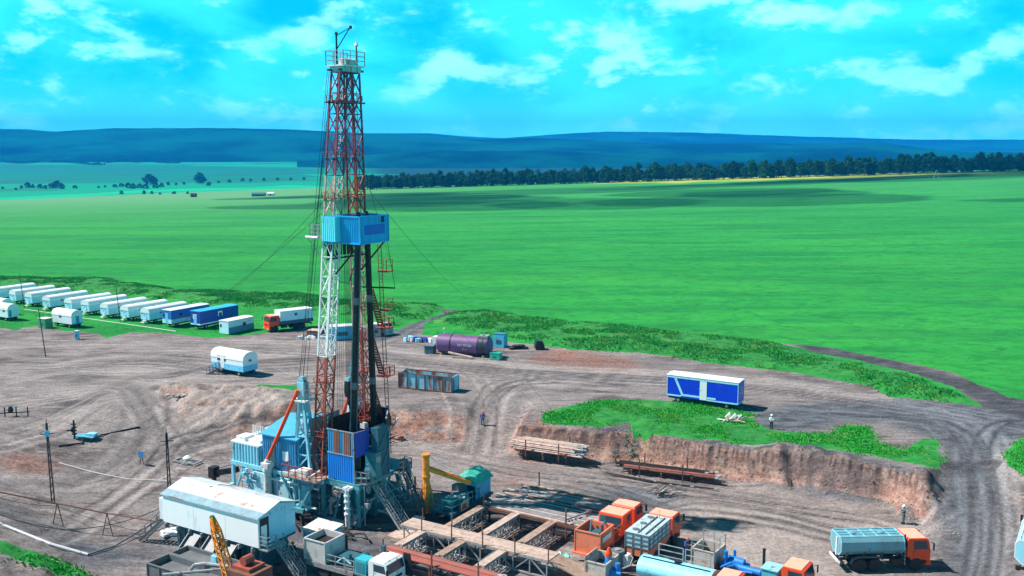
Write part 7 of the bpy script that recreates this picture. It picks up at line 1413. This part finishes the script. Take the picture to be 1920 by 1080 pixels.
# far farm buildings
def farm(u, v, label, w, d, h, m1, m2, nm='farm_building'):
    x, y, z = GZ(u, v); o = thing(nm, label, 'building', (x, y, z)); MB().bb(-w / 2, w / 2, 0, d, -1, h).build('wall', m1, o); MB().prism([(-.6, h), (d / 2, h + d * .3), (d + .6, h)], 'x', -w / 2 - .5, w / 2 + .5).build('roof', m2, o); MB().bb(-w * .1, w * .1, -.05, 0, 0, h * .7).build('door', dark, o)
farm(362, 368, 'tiny dark red farm shed far out on the left field', 6, 5, 3, rst, dark); farm(484, 367, 'long low dark blue farm building far out left of the mast', 14, 6, 2.2, dteal, dteal); farm(507, 366, 'tiny white shed beside the long far farm building', 7, 5, 2.5, wp, wp); farm(300, 301, 'pale far farmhouse below the hills on the left', 26, 14, 8, wp, lgs); farm(372, 299, 'pair like white far barn below the hills left of the mast', 20, 14, 9, wp, wp)

# ================================================================ PEOPLE
def skin_mesh(nm, V, E, Rr, m_):
    me_ = bpy.data.meshes.new(nm); me_.from_pydata(V, E, []); ob = bpy.data.objects.new(nm, me_); COL.objects.link(ob)
    md = ob.modifiers.new('s', 'SKIN'); sv = me_.skin_vertices[0].data
    for i, r in enumerate(Rr): sv[i].radius = (r, r) if not isinstance(r, tuple) else r
    sv[0].use_root = True; ob.modifiers.new('u', 'SUBSURF').levels = 1
    dg = bpy.context.evaluated_depsgraph_get(); mm = bpy.data.meshes.new_from_object(ob.evaluated_get(dg)); bpy.data.objects.remove(ob)
    mm.materials.clear(); mm.materials.append(m_); mm.polygons.foreach_set('use_smooth', [True] * len(mm.polygons)); mm.name = nm; return mm
skinm = flat('skin', (0.45, 0.22, 0.14), 0.6)
def person(label, x, y, z, face, jacket, trousers, helmet, pose='stand', s=1.0):
    o = thing('person', label, 'person', (x, y, z), face)
    # x forward, y left
    st = 0.10 if pose != 'walk' else 0.0; lf, rf_ = (0.0, 0.0) if pose != 'walk' else (0.22, -0.2)
    ax, ah = {'stand': (0.05, 0.0), 'walk': (0.15, 0.0), 'hold': (0.32, 0.28), 'work': (0.42, 0.35)}[pose]; ln_ = 0.25 if pose == 'work' else 0.0
    pel = (0, 0, 0.95); ch = (ln_ * .6, 0, 1.32 - ln_ * .1); nk = (ln_ * .9, 0, 1.50 - ln_ * .15); hd = (ln_ + 0.02, 0, 1.66 - ln_ * .2)
    sh = 0.19; V = [pel, ch, nk, hd]; E = [(0, 1), (1, 2), (2, 3)]; Rr = [0.13, (0.15, 0.12), 0.06, (0.085, 0.1)]
    def limb(start, pts, rs):
        b0 = len(V); V.extend(pts); Rr.extend(rs); E.append((start, b0)); E.extend((b0 + i, b0 + i + 1) for i in range(len(pts) - 1)); return b0 + len(pts) - 1
    hands = []
    for q in (-1, 1):
        aa = ax if (pose != 'walk') else ax * q
        el = (ch[0] + aa * 0.3, q * (sh + .07), 1.13 + ah * .3); ha = (ch[0] + aa, q * (sh + (0.06 if ah == 0 else -0.08)), 0.86 + ah)
        e = limb(1, [(ch[0], q * sh, 1.42 - ln_ * .1), el, ha], [0.065, 0.05, 0.03]); hands.append((ha, el, e, q))
        fo = lf if q > 0 else rf_
        limb(0, [(0, q * 0.10, 0.88), (fo * .6 + .03, q * 0.11, 0.48), (fo, q * 0.11, 0.07), (fo + 0.16, q * 0.12, 0.05)], [0.095, 0.065, 0.05, 0.045])
    for ha, el, e, q in hands:
        d = (Vector(ha) - Vector(el)).normalized(); base = Vector(ha) + d * 0.06; b0 = len(V); V.append(tuple(base)); Rr.append(0.035); E.append((e, b0))
        for k in range(4): off = Vector((0.024 * (k - 1.5), 0, 0)); b1 = len(V); V.extend([tuple(base + d * 0.04 + off), tuple(base + d * (0.08 + 0.01 * (k in (1, 2))) + off + Vector((0.01, -q * 0.015, 0)))]); Rr.extend([0.010, 0.008]); E.extend([(b0, b1), (b1, b1 + 1)])
        b1 = len(V); V.extend([tuple(base + Vector((0.045, 0, 0.01))), tuple(base + d * 0.03 + Vector((0.065, 0, 0)))]); Rr.extend([0.011, 0.009]); E.extend([(b0, b1), (b1, b1 + 1)])
    mm = skin_mesh('body', V, E, Rr, skinm); ob = bpy.data.objects.new('body', mm); COL.objects.link(ob); ob.parent = o
    J = 1.16
    jv = [pel, ch, (nk[0], 0, nk[2] - .04)]; je = [(0, 1), (1, 2)]; jr = [0.165, (0.185, 0.15), 0.085]
    for ha, el, e, q in hands: b0 = len(jv); jv += [(ch[0], q * sh, 1.42 - ln_ * .1), el, tuple(Vector(ha).lerp(Vector(el), 0.1))]; jr += [0.085, 0.068, 0.05]; je += [(1, b0), (b0, b0 + 1), (b0 + 1, b0 + 2)]
    ob = bpy.data.objects.new('jacket', skin_mesh('jacket', jv, je, jr, jacket)); COL.objects.link(ob); ob.parent = o
    tv = [(0, 0, 0.98)]; te = []; tr2 = [0.155]
    for q in (-1, 1):
        fo = lf if q > 0 else rf_; b0 = len(tv); tv += [(0, q * 0.10, 0.86), (fo * .6 + .03, q * 0.11, 0.48), (fo, q * 0.11, 0.12)]; tr2 += [0.118, 0.088, 0.075]; te += [(0, b0), (b0, b0 + 1), (b0 + 1, b0 + 2)]
    ob = bpy.data.objects.new('trousers', skin_mesh('trousers', tv, te, tr2, trousers)); COL.objects.link(ob); ob.parent = o
    for q in (-1, 1): fo = lf if q > 0 else rf_; MB().prism([(fo - .1, 0), (fo + .22, 0), (fo + .22, .06), (fo + .08, .13), (fo - .1, .14)], 'y', q * .11 - .055, q * .11 + .055).build('boot', blk, o)
    h_ = MB().rev([(0.155, 0.0), (0.15, 0.05), (0.12, 0.12), (0.06, 0.16), (0.01, 0.17)], (hd[0], 0, hd[2] + 0.03), 'z', 16).bb(hd[0] + .08, hd[0] + .2, -.1, .1, hd[2] + .03, hd[2] + .05); h_.build('helmet', helmet, o, True)
    m_ = MB().box((hd[0] + .10, 0, hd[2] - .02), (0.04, 0.03, 0.05)); m_.build('nose', skinm, o)
    o.scale = (s, s, s); return o
cb_ = flat('coverall_blue', (0.015, 0.10, 0.34), 0.8); cw_ = flat('jacket_pale', (0.55, 0.72, 0.78), 0.8); ct_ = flat('coverall_teal', (0.02, 0.10, 0.14), 0.8); co_ = flat('vest_orange', (0.75, 0.10, 0.03), 0.8); hw_ = flat('helmet_white', (0.8, 0.82, 0.8), 0.4); ho_ = flat('helmet_orange', (0.8, 0.12, 0.02), 0.4); trd = flat('trousers_dark', (0.02, 0.03, 0.06), 0.8)
x, y, z = GZ(905, 797); person('person in blue coveralls and orange helmet walking on the dirt ramp', x, y, z, R(-80), cb_, cb_, ho_, 'walk', 1.05)
x, y, z = GZ(1446, 804); person('person in a pale jacket, dark trousers and white helmet at the grass edge', x, y, z, R(-95), cw_, trd, hw_, 'hold', 1.0)
x, y, z = GZ(1694, 982); person('person in dark teal coveralls and white helmet standing by the road', x, y, z, R(170), ct_, ct_, hw_, 'hold', 1.08)
x, y, z = GZ(1285, 1042); person('person in blue coveralls and orange helmet behind the railing of the cyan tank truck', x, y, z, R(-60), cb_, cb_, ho_, 'work', 1.05)
a = Lq(1345, 1056, 1.4); p = yp(a[0], a[1], 1.05); person('person in an orange vest and helmet standing at the beige mixing box', p[0], p[1], Z(p[0], p[1]), R(150), co_, cw_, ho_, 'work', 1.1)
a = Lq(550, 1052, 0.0); p = yp(a[0], a[1], 0); person('person in dark clothes and orange helmet in the shade beside the building stairs', p[0], p[1], Z(p[0], p[1]), R(-70), ct_, trd, ho_, 'stand', 1.0)
p = yp(5.75, -3.2, 4.68); person('person in pale work clothes standing on the rig landing beside the blue wall', p[0], p[1], p[2], R(-60), cw_, cw_, hw_, 'stand', 1.0)

# broken clouds overhead: their shadows drift over the far field
cm = bpy.data.materials.new('cloud_vapour'); cm.use_nodes = True; t = cm.node_tree; b = t.nodes['Principled BSDF']; b.inputs['Base Color'].default_value = (0.9, 0.9, 0.9, 1); b.inputs['Roughness'].default_value = 1.0
tr_ = nn(t, 'ShaderNodeBsdfTransparent'); mxs = nn(t, 'ShaderNodeMixShader', i_0=0.28); t.links.new(tr_.outputs[0], mxs.inputs[1]); t.links.new(b.outputs[0], mxs.inputs[2]); t.links.new(mxs.outputs[0], t.nodes['Material Output'].inputs['Surface'])
random.seed(21)
for (X0_, Y0_, lx, ly) in [(60, 760, 190, 110), (300, 980, 330, 60), (420, 620, 150, 22), (-150, 1010, 120, 50)]:
    h_ = 900.0; m_ = MB(); oX = X0_ - sdir.x / -sdir.z * h_; oY = Y0_ - sdir.y / -sdir.z * h_
    for k in range(9):
        a, b_ = random.uniform(-1, 1) * lx, random.uniform(-1, 1) * ly; rx, ry, rz_ = random.uniform(.35, .6) * lx, random.uniform(.5, .8) * ly, random.uniform(.25, .4) * ly; vs = []; fs = []; N, Mm = 14, 8
        for j in range(Mm + 1):
            for i in range(N): th, ph = math.pi * j / Mm, 2 * math.pi * i / N; w_ = 1 + 0.12 * math.sin(3 * ph + 5 * th + k); vs.append((a + rx * w_ * math.sin(th) * math.cos(ph), b_ + ry * w_ * math.sin(th) * math.sin(ph), rz_ * w_ * math.cos(th)))
        for j in range(Mm):
            for i in range(N): fs.append((j * N + i, (j + 1) * N + i, (j + 1) * N + (i + 1) % N, j * N + (i + 1) % N))
        m_.add(vs, fs)
    o = m_.build('cloud', cm, None, True, (oX, oY, h_)); tag(o, kind='structure')

# small stones on the dirt so the ground is not bare
random.seed(5); m_ = MB(); n = 0
ce = [(PITW[i], PITW[i + 1]) for i in (0, 1, 5, 6, 7, 8, 9, 17, 18)]
while n < 2000:
    if n % 2: x, y = random.uniform(-55, 60), random.uniform(80, 150)
    else: (ax_, ay_), (bx_, by_) = random.choice(ce); t_ = random.random(); x = ax_ + (bx_ - ax_) * t_ + random.gauss(0, 1.0); y = ay_ + (by_ - ay_) * t_ + random.gauss(0.4, 1.0)
    s = random.choice([0.04, 0.05, 0.07, 0.10 if n % 2 == 0 else 0.04]); z = Z(x, y); m_.box((x, y, z + s * 0.3), (s * random.uniform(1, 2), s * random.uniform(1, 2), s), random.random() * 3); n += 1
tag(m_.build('loose_stones', mat('stone', (0.36, 0.30, 0.27), 0.9)), kind='stuff')
